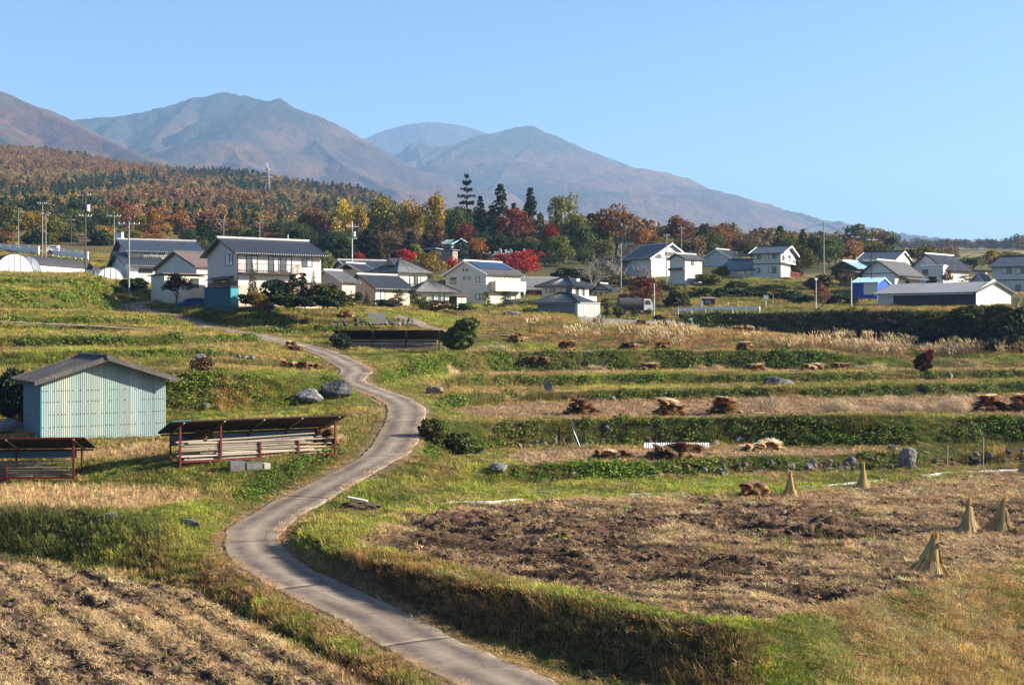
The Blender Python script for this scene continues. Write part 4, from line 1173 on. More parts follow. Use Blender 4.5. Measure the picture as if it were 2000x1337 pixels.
        for i in range(n):
            g = MB(); s.facebox(face, t0 + i * w + .035, t0 + (i + 1) * w - .035, z0 + fw * .8, z1 - fw * .8, -.02, .012 + .012 * (i % 2), g)
            cu = curtain if curtain is not None else (i % 2 == 1)
            g.build('pane', MATS['window_curtain' if cu else 'window_glass'], fo)
        return fo
    def panel(s, face, px0, px1, py0, py1, m, o=.02, name='panel', o0=-.02):
        t0, z1 = s.pt(face, px0, py0); t1, z0 = s.pt(face, px1, py1)
        return s.part(name, s.facebox(face, t0, t1, z0, z1, o0, o), m)
    def box(s, name, m, *c):
        return s.part(name, MB().box(*c), m)

def railing(h, face, t0, t1, z0, z1, depth, m, floor_m, name='balcony', step=.35, solid=False):
    f = MB(); h.facebox(face, t0, t1, z0 - .15, z0, 0, depth, f)
    fo = h.part(name, f, floor_m)
    r = MB()
    if solid:
        h.facebox(face, t0, t1, z0, z1, depth - .1, depth - .001, r); h.facebox(face, t0, t0 + .1, z0, z1, .02, depth - .1, r); h.facebox(face, t1 - .1, t1, z0, z1, .02, depth - .1, r)
        h.facebox(face, t0 - .03, t1 + .03, z1, z1 + .06, depth - .13, depth + .03, r)
    else:
        h.facebox(face, t0, t1, z1 - .06, z1, depth - .06, depth, r)
        h.facebox(face, t0, t1, z0 + .1, z0 + .14, depth - .05, depth - .01, r)
        n = int((t1 - t0) / step)
        for i in range(n + 1):
            t = t0 + .02 + i * (t1 - t0 - .06) / n
            h.facebox(face, t, t + .03, z0, z1 - .06, depth - .045, depth - .015, r)
        for t in (t0, t1 - .05):
            h.facebox(face, t, t + .05, z1 - .06, z1, .02, depth - .06, r)
            for q in range(3): h.facebox(face, t + .01, t + .04, z0, z1 - .06, .05 + q * depth * .3, .08 + q * depth * .3, r)
    r.build('railing', MATS[m], fo)
    # railing built in the balcony's own frame
    return fo
def antenna(h, lx, ly, lz, hh=2.2):
    m = MB().tube((lx, ly, lz), (lx, ly, lz + hh), .03, n=5)
    for k, (z, w) in enumerate(((hh * .98, .9), (hh * .86, .7), (hh * .7, .5), (hh * .45, .45))):
        m.tube((lx - w, ly, lz + z), (lx + w, ly, lz + z), .02, n=4)
        for q in range(5): m.tube((lx - w * .8 + q * w * .4, ly - .25, lz + z), (lx - w * .8 + q * w * .4, ly + .25, lz + z), .012, n=4)
    return h.part('antenna', m, 'steel_grey')

# --- two-storey farmhouse by the bend of the path
h = House('farmhouse', 'large white and brown two-storey farmhouse with black tiled gable roof and balcony', 465, 597, 156, 405, 627, 34, 491, 'x', .50, wall='pink_render', trim='bronze_frame', ov=.8, ovg=.7, eave_tile_glints=True)
tz = h.pt('R', 470, 548)[1]
h.part('lower_wall', h.facebox('L', 0, h.b, 0, tz, -.01, .03), 'brown_wall'); h.part('lower_wall', h.facebox('R', h.pt('R', 575), h.a, 0, tz, -.01, .03), 'brown_wall')
lw = MB(); h.facebox('R', -.03, h.pt('R', 575) - .002, 0, tz - .5, -.01, .032, lw); h.part('plinth_wall', lw, 'beige_wall')
h.win('L', 441, 455, 497, 518); h.win('L', 430, 446, 546, 566, 1)
h.win('R', 481, 503, 498, 531, 2, curtain=None); h.win('R', 524, 545, 500, 532, 2); h.win('R', 548, 570, 501, 533, 2); h.win('R', 590, 610, 504, 522, 2)
t0 = .05; t1 = h.pt('R', 581)
railing(h, 'R', t0, t1, h.pt('R', 520, 533)[1], h.pt('R', 520, 516)[1], 1.0, 'bronze_frame', 'bronze_frame')
a0, z0 = h.pt('L', 457, 540); a1, _ = h.pt('L', 414, 540)
aw = MB().slab((-1.0, a0, z0 - .35), (-1.0, a1, z0 - .35), (0, a1, z0 + .05), (0, a0, z0 + .05), .08); h.part('awning', aw, 'roof_tile')
h.part('downpipe', MB().tube((-.06, -.06, 0), (-.06, -.06, h.h - .4), .05).tube((-.06, -.06, h.h - .4), (.3, -.7, h.h - .25), .05), 'bronze_frame')
antenna(h, .2, h.b / 2, h.zr, 2.3); antenna(h, 5.0, h.b / 2, h.zr, 2.2)
h.part('vent_pipe', MB().tube((12.2 if h.a > 13 else h.a * .8, h.b / 2, h.zr), (h.a * .8, h.b / 2, h.zr + .8), .06), 'galvanised')
# --- tiled house behind on the left
h = House('tiled_house', 'white house with grey ridge and black tiled roof behind the round white tunnel', 254, 553, 202, 226, 392, 24, 489, 'x', .52, ov=.8, ovg=.9, trim='bronze_frame', eave_tile_glints=True)
h.win('R', 283, 300, 490, 501, 2); h.win('R', 311, 331, 491, 501, 2)
railing(h, 'R', h.pt('R', 280), h.pt('R', 332), h.pt('R', 300, 511)[1], h.pt('R', 300, 499)[1], .9, 'white_trim', 'white_trim', step=.3)
w2 = House('', '', 252, 556, 193, 211, 322, 24, 518, 'x', .55, parent=h, ov=.7, ovg=.7, trim='bronze_frame', eave_tile_glints=True)
w2.win('R', 271, 298, 524, 533, 2, curtain=0); w2.win('R', 304, 318, 524, 540, 2)
# --- brown-roofed outbuilding with annex
h = House('outbuilding', 'cream outbuilding with brown gable roof left of the farmhouse', 384, 580, 173, 306, 432, 42, 519, 'x', .58, wall='white_render', roof='roof_brown', cap='ridge_dark', trim='bronze_frame', ov=.5)
w2 = House('', '', 321, 572, 166, 295, 402, 40, 537, 'x', .04, kind='mono', wall='cream_render', roof='roof_brown', parent=h, ov=.4)
w2.win('R', 372, 388, 543, 562, 1, name='doorway', curtain=0)
# --- teal shed at the farmhouse
h = House('teal_shed', 'teal painted box shed below the farmhouse gable', 450, 596, 151, 399, 466, 66, 562, kind='mono', pitch=.03, wall='teal_paint', roof='dark_wall', ov=.12, cat='shed', down=1.0)
h.part('lit_side', h.facebox('R', .02, h.a - .02, .02, h.h - .03, 0, .03), 'teal_light')  # sun-side face in a lighter teal: the sunlight is painted in
h.part('seam', h.facebox('L', h.b * .3, h.b * .3 + .03, 0, h.h - .05, 0, .025), 'dark_wall')
# --- group of roofs between
h = House('long_roof_house', 'house with long dark roof and pale ridge behind the farmhouse trees', 690, 575, 246, 640, 800, 24, 531, 'x', .55, roof='roof_tile', wall='brown_wall', ov=.7, trim='white_trim')
h.part('roof_pole', MB().tube((9, h.b / 2, h.zr - 1.2), (9, h.b / 2, h.zr + .3), .05), 'galvanised')
h = House('gable_house', 'house whose cream gable has a dark louvre, behind the garden hedge', 708, 580, 218, 650, 738, 58, 531, 'x', .62, roof='roof_tile', wall='beige_wall', ov=.7, trim='cream_render', cap='ridge_tile')
h.part('louvre', h.facebox('L', h.b * .35, h.b * .65, h.h + .5, h.h + 1.3, 0, .06), 'dark_timber')
h = House('cottage', 'small beige cottage with pale verge boards just right of the farmhouse', 668, 590, 184, 606, 694, 50, 548, 'x', .55, roof='roof_tile_grey', wall='beige_wall', trim='ridge_tile', ov=.6)
h.win('L', 640, 650, 553, 562, 1)
h = House('low_house', 'low beige-grey house with blue-black roof behind the conical shrub', 733, 597, 189, 674, 800, 44, 560, 'x', .52, wall='beige_wall', roof='roof_tile', trim='ridge_dark', ov=.7, ovg=.6, eave_tile_glints=True)
h.win('L', 695, 700, 544, 552, 1, curtain=0); h.panel('R', 734, 742, 565, 584, 'cream_render', .03, 'door_panel'); h.win('R', 743, 752, 567, 585, 1, curtain=1)
# --- two-storey hipped house with balcony
h = House('hipped_house', 'two-storey house with heavy grey tiled hip roof and brown balcony', 779, 600, 203, 729, 834, 38, 532, 'x', .50, kind='hip', roof='roof_tile_light', cap='ridge_dark', wall='cream_render', ov=.8)
h.part('blue_panel', h.facebox('L', .05, h.b, h.h * .52, h.h - .1, -.01, .03), 'blue_siding')
h.win('R', 800, 809, 538, 556, 1, curtain=1); h.win('R', 810, 822, 539, 556, 2); 
railing(h, 'R', h.pt('R', 784), h.pt('R', 834), h.pt('R', 810, 560)[1], h.pt('R', 810, 545)[1], 1.0, 'bronze_frame', 'white_trim', step=.25)
gb = MB(); W_ = 1.6
ax, ay, az = h.A_
gb.add([(ax - 2.2, ay - W_, az - 1.15), (ax - 2.2, ay + W_, az - 1.15), (ax - 2.2, ay, az + .1), (ax + .3, ay - W_, az - 1.15), (ax + .3, ay + W_, az - 1.15), (ax + .3, ay, az + .1)], [(0, 1, 2), (3, 5, 4), (0, 2, 5, 3), (1, 4, 5, 2), (0, 3, 4, 1)])
h.part('gablet', gb, 'roof_tile')
w2 = House('', '', 817, 603, 196, 795, 887, 26, 570, 'x', .50, kind='hip', roof='roof_tile_light', cap='ridge_dark', wall='cream_render', parent=h, ov=.8)
w2.win('R', 841, 862, 574, 594, 3, frame='white_trim'); w2.win('R', 864, 876, 574, 588, 2, frame='white_trim')
# --- small shed with pale green door
h = House('garden_shed', 'small red-roofed shed with pale green doors beside the solar panel house', 892, 602, 186, 877, 911, 35, 579, kind='mono', pitch=.02, wall='dark_timber', roof='roof_red', ov=.25, cat='shed')
for i in range(2):
    t = h.a / 2; h.part('door', h.facebox('R', i * t + .03, (i + 1) * t - .03, .02, h.h - .08, 0, .03), 'pale_green')
# --- house with solar panels
h = House('solar_house', 'grey gabled house with blue solar panels on its roof and a cream balcony', 949, 612, 207, 870, 1016, 47, 533, 'x', .52, wall='pale_siding', roof='roof_tile_grey', cap='white_trim', ov=.6, ovg=.45)
h.part('front_wall', h.facebox('R', .02, h.a, 0, h.h - .02, 0, .02), 'cream_render')
h.win('L', 879, 891, 542, 554, 2, curtain=0); h.win('L', 930, 937, 540, 551, 1, curtain=1); h.win('L', 905, 909, 540, 546, 1, curtain=1); h.win('L', 914, 919, 540, 546, 1, curtain=1)
h.win('L', 904, 907, 525, 529, 1, curtain=0, name='vent'); h.win('L', 911, 914, 525, 529, 1, curtain=0, name='vent'); h.win('L', 929, 944, 573, 585, 2)
h.win('R', 963, 978, 540, 548, 2); h.win('R', 985, 1004, 541, 550, 2); h.win('R', 978, 1006, 577, 594, 3, frame='white_trim')
railing(h, 'R', h.pt('R', 957), h.a, h.pt('R', 980, 567)[1], h.pt('R', 980, 550)[1], 1.3, 'cream_render', 'cream_render', solid=True)
h.part('porch_post', MB().box(h.a - .3, h.a - .1, -1.2, -1.0, 0, h.pt('R', 980, 567)[1] - .15), 'white_trim')
W = h.b; nrm = Vector((0, -h.pitch, 1)).normalized()
zr = h.h + W / 2 * h.pitch + .06
sp = []
for i in range(6):
    for j in range(3):
        x0 = .2 + i * (h.a - .2) / 6; x1 = x0 + (h.a - .2) / 6 - .05
        y1 = W / 2 - .25 - j * 1.02; y0 = y1 - .98
        P = lambda x, y: (x, y, h.h + y * h.pitch + .22)
        sp.append(MB().slab(P(x0, y0), P(x1, y0), P(x1, y1), P(x0, y1), .05))
for k in sp: h.part('solar_panel', k, 'solar_glass')
# --- long tiled roof with red wall
h = House('red_wall_house', 'old tile-roofed house with a red wall between the solar house and the hipped house', 1012, 598, 228, None, 1094, 10, 562, 'x', .50, b=7, wall='dark_timber', roof='roof_tile_light', cap='ridge_tile', ov=.8, trim='ridge_dark')
h.panel('R', 1033, 1048, 563, 583, 'red_wall', .04, 'red_panel'); h.panel('R', 1013, 1050, 579, 583, 'red_rail', .9, 'red_awning', .05)
h.win('R', 1018, 1031, 565, 577, 2, curtain=0); h.win('R', 1050, 1056, 565, 577, 1, curtain=0)
# --- hipped two-storey with rooftop heater
h = House('upper_house', 'cream two-storey house with white water heater on its black hip roof', 1118, 608, 207, 1058, 1150, 54, 559, 'y', .46, kind='hip', wall='cream_render', roof='roof_tile', cap='ridge_dark', ov=.9)
h.win('L', 1066, 1084, 563, 571, 2); h.win('L', 1096, 1116, 562, 573, 2); h.win('R', 1124, 1136, 562, 581, 2); h.win('R', 1137, 1147, 562, 581, 2, frame='white_trim')
h.part('water_heater', MB().box(h.a * .55, h.a * .55 + .9, .9, 2.7, h.zr - 1.1, h.zr - .25).slab((h.a * .6 + 1, .6, h.zr - 1.9), (h.a * .6 + 2.2, .8, h.zr - 2.2), (h.a * .6 + 2.2, 2.8, h.zr - 2.2), (h.a * .6 + 1, 2.8, h.zr - 1.3), .1), 'white_trim')
railing(h, 'R', h.pt('R', 1122), h.a + .8, h.pt('R', 1130, 587)[1], h.pt('R', 1130, 579)[1], 1.0, 'pale_siding', 'white_trim', solid=True)
# --- garage with hip roof, and white panel store beside it
h = House('garage', 'grey-blue garage with dark pyramid roof in front of the village', 1127, 622, 188, 1050, 1152, 62, 592, 'y', .42, kind='hip', wall='slate_shutter', roof='roof_tile', cap='ridge_dark', ov=.8, cat='garage')
for i in range(3): h.part('shutter', h.facebox('L', i * h.b / 3 + .06, (i + 1) * h.b / 3 - .06, .05, h.h - .25, 0, .04), 'slate_shutter')
h.part('soffit', MB().box(-.7, h.a + .7, -.7, h.b + .7, h.h - .12, h.h + .02), 'beige_wall')
h = House('panel_store', 'low white panelled store at the right end of the garage', 1128, 622, 187, 1121, 1172, 16, 592, kind='mono', pitch=.02, wall='white_render', roof='white_trim', ov=.08, cat='store')
n = 12
for i in range(n): h.part('panel', h.facebox('R', i * h.a / n + .02, (i + 1) * h.a / n - .02, .03, h.h - .1, 0, .03 + .012 * (i % 2)), 'white_trim')
h = House('timber_house', 'dark timber-framed gable house beside the bare trees', 1196, 598, 226, 1152, 1206, 62, 569, 'x', .55, wall='beige_wall', roof='roof_tile', trim='ridge_dark', ov=.7)
for z in (.5, 1.7, 2.9):
    h.part('beam', h.facebox('L', 0, h.b, z, z + .18, 0, .05), 'dark_timber')
for i in range(5): h.part('timber_post', h.facebox('L', i * (h.b - .2) / 4, i * (h.b - .2) / 4 + .18, -.5, h.h, 0, .055), 'dark_timber')
# --- upper right houses
h = House('white_gable_house', 'large white house whose bright gable faces right, half behind bare branches', 1272, 552, 262, 1218, 1347, 36, 502, 'y', .55, wall='white_render', roof='roof_tile_grey', trim='white_trim', cap='ridge_tile', ov=.8)
h.win('R', 1280, 1291, 496, 504, 2, curtain=0); h.win('R', 1299, 1318, 492, 500, 2, curtain=0)
h.part('wall_band', h.facebox('R', 0, h.a, h.h - .1, h.h + .02, 0, .04), 'ridge_dark')
h = House('white_barn', 'small white two-storey barn with grey lean-to door right of the white gable house', 1338, 548, 240, 1308, 1371, 40, 504, 'x', .45, wall='white_render', roof='roof_tile_grey', trim='ridge_dark', cap='ridge_tile', ov=.5)
h.win('R', 1350, 1359, 509, 518, 2); h.panel('L', 1310, 1337, 527, 546, 'grey_siding', .05, 'garage_door'); h.panel('L', 1308, 1338, 524, 527, 'ridge_dark', .5, 'canopy')
h = House('deck_house', 'grey two-storey house with red deck railing and dark lower wing', 1525, 550, 258, 1471, 1553, 66, 493, 'y', .55, wall='grey_siding', roof='roof_tile', trim='white_trim', cap='ridge_dark', ov=.7, ovg=.8)
h.win('L', 1471.5, 1486, 498, 506, 2); h.win('L', 1501, 1516, 497, 505, 2); h.win('L', 1501, 1516, 521, 533, 2); h.win('L', 1480, 1485, 523, 533, 1, curtain=0)
h.part('belt', h.facebox('L', 0, h.b, h.pt('L', 1500, 516)[1], h.pt('L', 1500, 514)[1], 0, .06), 'ridge_dark')
for q in (1527, 1533, 1539, 1545): h.win('R', q, q + 5, 497, 511, 1, frame='white_trim', curtain=(q % 4 == 1))
for q in (1527, 1534): h.win('R', q, q + 6, 520, 531, 1, frame='white_trim', curtain=1)
railing(h, 'R', 0, h.a, h.pt('R', 1540, 515)[1], h.pt('R', 1540, 507)[1], 1.0, 'white_trim', 'white_trim', step=.3)
railing(h, 'R', 0, h.a + 1.5, h.pt('R', 1540, 544)[1], h.pt('R', 1540, 533)[1], 1.8, 'red_rail', 'red_rail', name='deck', step=.22)
h.part('deck_pier', MB().box(h.a - .4, h.a + .6, -1.7, -.9, -2.5, h.pt('R', 1540, 544)[1] - .16), 'concrete')
dd = 258 + h.pt('L', 1470) * h.c
w2 = House('', '', 1470.5, 548, dd, 1411, 1500, 66, 525, 'y', .70, wall='grey_siding', roof='roof_tile', trim='ridge_dark', cap='ridge_dark', parent=h, ov=.6, ovg=.5, roofname='wing_roof')
w2.win('L', 1412.5, 1426, 530, 538, 2, curtain=0); w2.win('L', 1441, 1455, 529, 537, 2, curtain=0); w2.win('L', 1458, 1468, 528, 536, 2, curtain=0)
h = House('far_roof_house', 'distant dark-roofed house with pale gable trim left of the deck house', 1424, 516, 305, 1376, 1446, 50, 501, 'x', .5, wall='white_render', roof='roof_tile', trim='white_trim', ov=.8)
h = House('cream_gable_house', 'dark-roofed house whose cream gable faces right, behind the utility pole', 1745, 536, 300, 1672, 1782, 58, 509, 'y', .6, wall='cream_render', roof='roof_tile', trim='white_trim', cap='ridge_dark', ov=.9)
h = House('barn_house', 'white barn-like house with low grey roof above the blue shed', 1748, 580, 226, 1684, 1796, 50, 531, 'x', .48, wall='white_render', roof='roof_tile_grey', trim='ridge_dark', cap='ridge_tile', ov=.9, ovg=.8)
h.part('wall_band', h.facebox('L', 0, h.b, h.h - .25, h.h - .1, 0, .05), 'ridge_dark')
h.part('lower_roof', MB().slab((2, -1.6, h.h - 1.1), (h.a + 1, -1.6, h.h - 1.1), (h.a + 1, 0, h.h - .6), (2, 0, h.h - .6), .12), 'roof_tile_grey')
h.win('R', 1768, 1776, 548, 560, 1, curtain=0)
h = House('ridge_house', 'long white house with bright ridge and pale porch at the upper right', 1842, 556, 250, 1777, 1892, 44, 522, 'x', .58, wall='white_render', roof='roof_tile', trim='ridge_dark', cap='white_trim', ov=.8)
w2 = House('', '', 1842, 556, 247, 1799, 1850, 62, 519, kind='mono', pitch=.03, wall='white_render', roof='white_trim', parent=h, ov=.2, roofname='porch_roof')
w2.win('L', 1801, 1813, 526, 540, 2, curtain=0); w2.win('L', 1822, 1836, 524, 540, 2, frame='white_trim', curtain=1)
h = House('blue_shed', 'bright blue shed with white shutter and pale blue roof behind the grey barn', 1713, 578, 214, 1666, 1738, 62, 551, 'y', .35, wall='blue_paint', roof='skyblue_metal', trim='skyblue_metal', cap=None, ov=.3, ovg=.2, cat='shed')
h.panel('L', 1687, 1712, 553, 575, 'pale_siding', .05, 'shutter')
h = House('long_barn', 'long low dark barn with grey metal roof at the right', 1906, 606, 186, 1715, 1974, 44, 568, 'y', .34, wall='dark_wall', roof='roof_metal', trim='ridge_dark', cap=None, ov=.8, ovg=.5, cat='barn', rib=.6)
h.part('gable_cladding', MB().prism([(0, -2), (h.a, -2), (h.a, h.h - .02), (h.a / 2, h.h + h.a / 2 * .34 - .02), (0, h.h - .02)], -.04, -.005), 'pale_siding')
h.win('R', 1930, 1943, 576, 587, 2, curtain=1, frame='white_trim'); h.win('R', 1952, 1962, 577, 589, 1, curtain=1, frame='white_trim')
h.part('end_cladding', h.facebox('L', h.b - 2.6, h.b, -.3, h.h - .3, .0, .06), 'pale_siding')
h.part('gutter', h.facebox('L', 0, h.b + .3, h.h - .42, h.h - .34, .78, .86), 'galvanised')
h = House('grey_town_house', 'grey two-storey house with dark trim at the right edge', 2044, 592, 232, 1938, 2090, 50, 517, 'y', .42, wall='pale_siding', roof='roof_tile', trim='ridge_dark', cap='ridge_dark', ov=.6)
h.win('L', 1957, 1976, 523, 534, 2); h.win('L', 1984, 2003, 523, 534, 2); h.win('L', 1984, 1993, 556, 567, 1)
h.part('belt', h.facebox('L', 0, h.b, h.pt('L', 1960, 548)[1], h.pt('L', 1960, 546)[1], 0, .06), 'ridge_dark')
h = House('small_dark_gable', 'small dark-roofed store with white gable outline left of the grey house', 1922, 562, 243, 1896, 1938, 50, 549, 'x', .7, wall='white_render', roof='roof_tile', trim='white_trim', ov=.4, cat='store')
h = House('teal_roof_house', 'low house with pale teal roof left of the barn-like white house', 1672, 545, 262, 1624, 1696, 40, 522, 'x', .5, wall='dark_timber', roof='skyblue_metal', cap='white_trim', trim='ridge_dark')
h = House('pink_roof_house', 'low house with faded pink roof behind the blue shed', 1690, 552, 243, 1640, 1712, 35, 537, 'x', .35, wall='brown_wall', roof='red_rail', cap=None, trim='ridge_dark')
h = House('green_shed', 'pale green metal shed among the dark trees above the village', 882, 500, 300, 858, 916, 38, 476, 'y', .40, wall='pale_green', roof='pale_green', trim='skyblue_metal', cap=None, ov=.3, cat='shed')
h.win('R', 897, 905, 477, 482, 2)
h = House('weathered_shed', 'weathered brown shed with pale flat roof in front of the green shed', 884, 512, 282, 852, 894, 60, 490, kind='mono', pitch=.05, wall='wood_weathered', roof='roof_metal', ov=.3, cat='shed')
h = House('low_grey_shed', 'low shed with pale blue roof behind the red maple', 850, 505, 296, 762, 872, 70, 489, kind='mono', pitch=.04, wall='dark_timber', roof='skyblue_metal', ov=.3, cat='shed')
h = House('billboard_shed', 'small teal-grey hut behind the tiled house ridge', 237, 490, 240, 224, 242, 40, 453, kind='mono', pitch=.03, wall='pale_green', roof='teal_paint', ov=.1, cat='shed')

# --- plastic tunnels
def tunnel(name, label, A, B, r, net):
    A = Vector(A); B = Vector(B); L = (B - A); rz = math.atan2(L.y, L.x); n = L.length
    t = thing(name, label, 'greenhouse', A, rz, 'plastic tunnels on the left')
    def skin(a0, a1, rr, x0=0, x1=n, k=12, m=40):
        V = []; Fq = []
        for i in range(m + 1):
            x = x0 + (x1 - x0) * i / m
            for j in range(k + 1):
                a = a0 + (a1 - a0) * j / k; q = rr + (.035 if i % 2 else 0)
                V.append((x, -q * math.cos(a), q * math.sin(a) * 1.05))
        for i in range(m):
            for j in range(k):
                o = i * (k + 1) + j; Fq.append((o, o + 1, o + k + 2, o + k + 1))
        return MB().add(V, Fq)
    skin(0, math.pi, r).build('cover', MATS['plastic_white'], t)
    if net: skin(math.radians(net), math.radians(180 - net * .7), r + .05).build('shade_net', MATS['shade_net'], t)
    for x in (-.02, n + .02):
        V = [(x, 0, 0)] + [(x, -r * math.cos(math.pi * j / 14), r * math.sin(math.pi * j / 14) * 1.05) for j in range(15)]
        e = MB().add(V, [(0, j + 1, j + 2) for j in range(14)]); eo = e.build('end_sheet', MATS['plastic_white'], t)
    hp = MB()
    for j in range(14):
        p = [(-.05, -r * math.cos(math.pi * q / 14), r * math.sin(math.pi * q / 14) * 1.05) for q in (j, j + 1)]
        hp.tube(p[0], p[1], .035, n=4)
    for y in (-.8, 0, .8): hp.tube((-.05, y, 0), (-.05, y, math.sqrt(max(r * r - y * y, 0)) * 1.05), .03, n=4)
    hp.build('hoop', MATS['wood_weathered'], t)
    return t
def gat(px, py, d):
    p = at(px, py, d); return p
tunnel('plastic_tunnel', 'leftmost plastic tunnel with torn white end sheet', gat(29, 533, 184), gat(-40, 520, 204), 2.6, 38)
tunnel('plastic_tunnel', 'plastic tunnel with black shade net over its whole length', gat(52, 535, 190), gat(160, 534, 204), 2.55, 26)
tunnel('plastic_tunnel', 'small all-white plastic tunnel beside the tall concrete pole', gat(216, 548, 186), gat(183, 543, 203), 1.85, 0)

# --- poles and wires
POLE = {}
def pole(key, px, pyb, pyt, d, m, label, arms=(), r=.15, gear=False, group='utility poles of the village'):
    b = at(px, pyb, d); H = (pyb - pyt) / F * d
    t = thing('utility_pole', label, 'utility pole', b, 0, group)
    r *= .82
    MB().tube((0, 0, -2.5), (0, 0, H), r, r * .62, n=8).build('post', MATS[m], t)
    for z, w, ang in arms:
        a = MB(); c, s = math.cos(ang) * w, math.sin(ang) * w
        a.tube((-c, -s, H - z), (c, s, H - z), .045, n=4)
        ao = a.build('crossarm', MATS['galvanised'], t)
        for q in (-1, -.5, .5, 1):
            MB().tube((c * q, s * q, H - z + .05), (c * q, s * q, H - z + .3), .055, .03, n=5).build('insulator', MATS['white_trim'], ao)
    if gear:
        MB().tube((.35, 0, H - 2.8), (.35, 0, H - 1.9), .28, n=8).build('transformer', MATS['galvanised'], t)
    POLE[key] = (b.x, b.y, b.z + H)
    return t
pole('a', 167, 538, 374, 182, 'pole_dark', 'tallest pole on the left between the black and the white tunnels', [(.6, .7, 0), (3.5, .8, .3)], .17, True)
pole('b', 83, 492, 396, 240, 'pole_concrete', 'taller of the two slim poles by the white guard wall', [(.2, .8, 0)], .13)
pole('c', 89.5, 498, 416, 236, 'pole_concrete', 'shorter of the two slim poles by the white guard wall', [(.2, .8, 0)], .13)
pole('d', 223, 510, 420, 226, 'pole_concrete', 'slim pole standing just left of the tiled house', [(.2, 1.1, .2)], .12)
pole('e', 252, 560, 432, 170, 'pole_concrete', 'white pole with one wide crossarm in front of the tiled house', [(.4, 1.3, .1)], .16)
pole('f', 688, 540, 432, 232, 'galvanised', 'pole with transformer above the roofs right of the farmhouse', [(1.0, 1.1, .4), (3.2, .8, .2)], .14, True)
pole('g', 1213, 560, 474, 228, 'pole_concrete', 'pale pole rising through the bare trees', [], .14)
pole('h', 1302, 548, 456, 236, 'pole_concrete', 'pole in front of the white gable house', [(.4, .5, .1)], .14)
pole('i', 1331, 500, 442, 285, 'pole_concrete', 'distant pole above the white gable house roof', [(.5, .7, 0)], .14)
pole('j', 1278, 626, 553, 187, 'galvanised', 'plain grey steel pole by the road below the red tree', [], .10)
pole('k', 1594, 618, 543, 190, 'galvanised', 'thin steel pole in front of the small red tree', [(.2, .5, .9)], .09)
pole('l', 1609, 575, 432, 238, 'pole_concrete', 'tallest pole on the right beside the dark evergreens', [(.3, 1.5, .2), (1.4, 1.1, .2)], .18)
pole('m', 1671, 525, 460, 300, 'pole_dark', 'far dark pole between the red tree and the teal roof', [(.4, 1.2, .4), (2.6, .9, 1.2)], .16)
pole('n', 1703, 577, 465, 218, 'pole_dark', 'black pole in front of the blue shed', [(.3, 1.0, .3), (3.8, 1.6, .2)], .15)
pole('o', 1663, 600, 543, 194, 'white_trim', 'short thick white pole left of the long barn', [], .12)
pole('p', 1865, 566, 502, 236, 'pole_concrete', 'slim pole in front of the long white house', [(.3, 1.2, 0)], .10)
pole('q', 660, 520, 428, 330, 'pole_dark', 'dark pole against the woods above the farmhouse roof', [(.8, .8, 0), (3, .6, 0)], .13)
pole('r', 816, 500, 430, 330, 'pole_dark', 'dark pole against the woods above the hipped house', [], .14)
pole('s', 1422, 612, 590, 200, 'white_trim', 'low white post behind the guard rail', [], .09, group='roadside posts')
pole('t', 36, 478, 410, 300, 'pole_concrete', 'pole at the far left wood edge', [(.4, .9, 0), (2.5, .6, 0)], .13)
pole('u', 139, 500, 425, 290, 'pole_dark', 'dark pole at the wood edge left of the tiled house', [(.6, .8, 0)], .12)
def wires(a, b, offs=((0, 0, 0),), sag=.9, far=None, label='wires strung between the village poles'):
    A = POLE[a] if isinstance(a, str) else a; B = POLE[b] if isinstance(b, str) else b
    m = MB()
    for dx, dy, dz in offs:
        p = Vector(A) + Vector((dx, dy, dz)); q = Vector(B) + Vector((dx, dy, dz)); n = 10; prev = p
        for i in range(1, n + 1):
            t = i / n; c = p.lerp(q, t); c.z -= 4 * sag * t * (1 - t)
            m.tube(prev, c, .026, n=3, cap=False); prev = c
    o = m.build('power_line', MATS['wire']); tag(o, label, 'power line', 'overhead wires')
W3 = ((0, 0, -.3), (.5, 0, -.35), (-.5, 0, -.35))
wires((-45, 190, 24), 'a', ((0, 0, 0), (0, 0, -3), (.5, 0, -.5)), 1.4, label='wires running off the left edge from the tallest left pole')
wires('a', 'e', W3, label='wires between the tallest left pole and the pole by the tiled house')
wires('e', (-20, 156, 13.2), ((0, 0, 0), (0, 0, -1)), .6, label='wires from the white crossarm pole down to the farmhouse')
wires('b', 'd', W3, 1.2, label='wires from the slim pair of poles towards the tiled house')
wires((-17, 168, 12), 'f', ((0, 0, -4), (0, 0, -4.6)), .6, label='wires from the farmhouse to the transformer pole')
wires('f', 'g', ((0, 0, -1), (0, 0, -2)), 2.5, label='wires from the transformer pole to the pole in the bare trees')
wires('g', 'h', ((0, 0, -.3), (0, 0, -1.3)), .6, label='wires from the bare trees to the white gable house pole')
wires('h', 'l', ((0, 0, -.5),), 1.5, label='wire across to the tallest right pole')
wires('l', 'n', W3, .8, label='wires from the tallest right pole to the black pole')
wires('n', (118, 215, 17), ((0, 0, -.4), (0, 0, -1.4), (0, 0, -4)), 1.0, label='wires running off the right edge from the black pole')
wires('p', (118, 215, 19), ((0, 0, 0),), .6, label='single wire over the grey town house')
wires('f', (-1.3, 207, 7.2), ((0, 0, -2), (0, 0, -3)), .8, label='service wires to the solar panel house')
wires('n', (55, 226, 10), ((0, 0, -3),), .3, label='service wire to the barn-like white house')
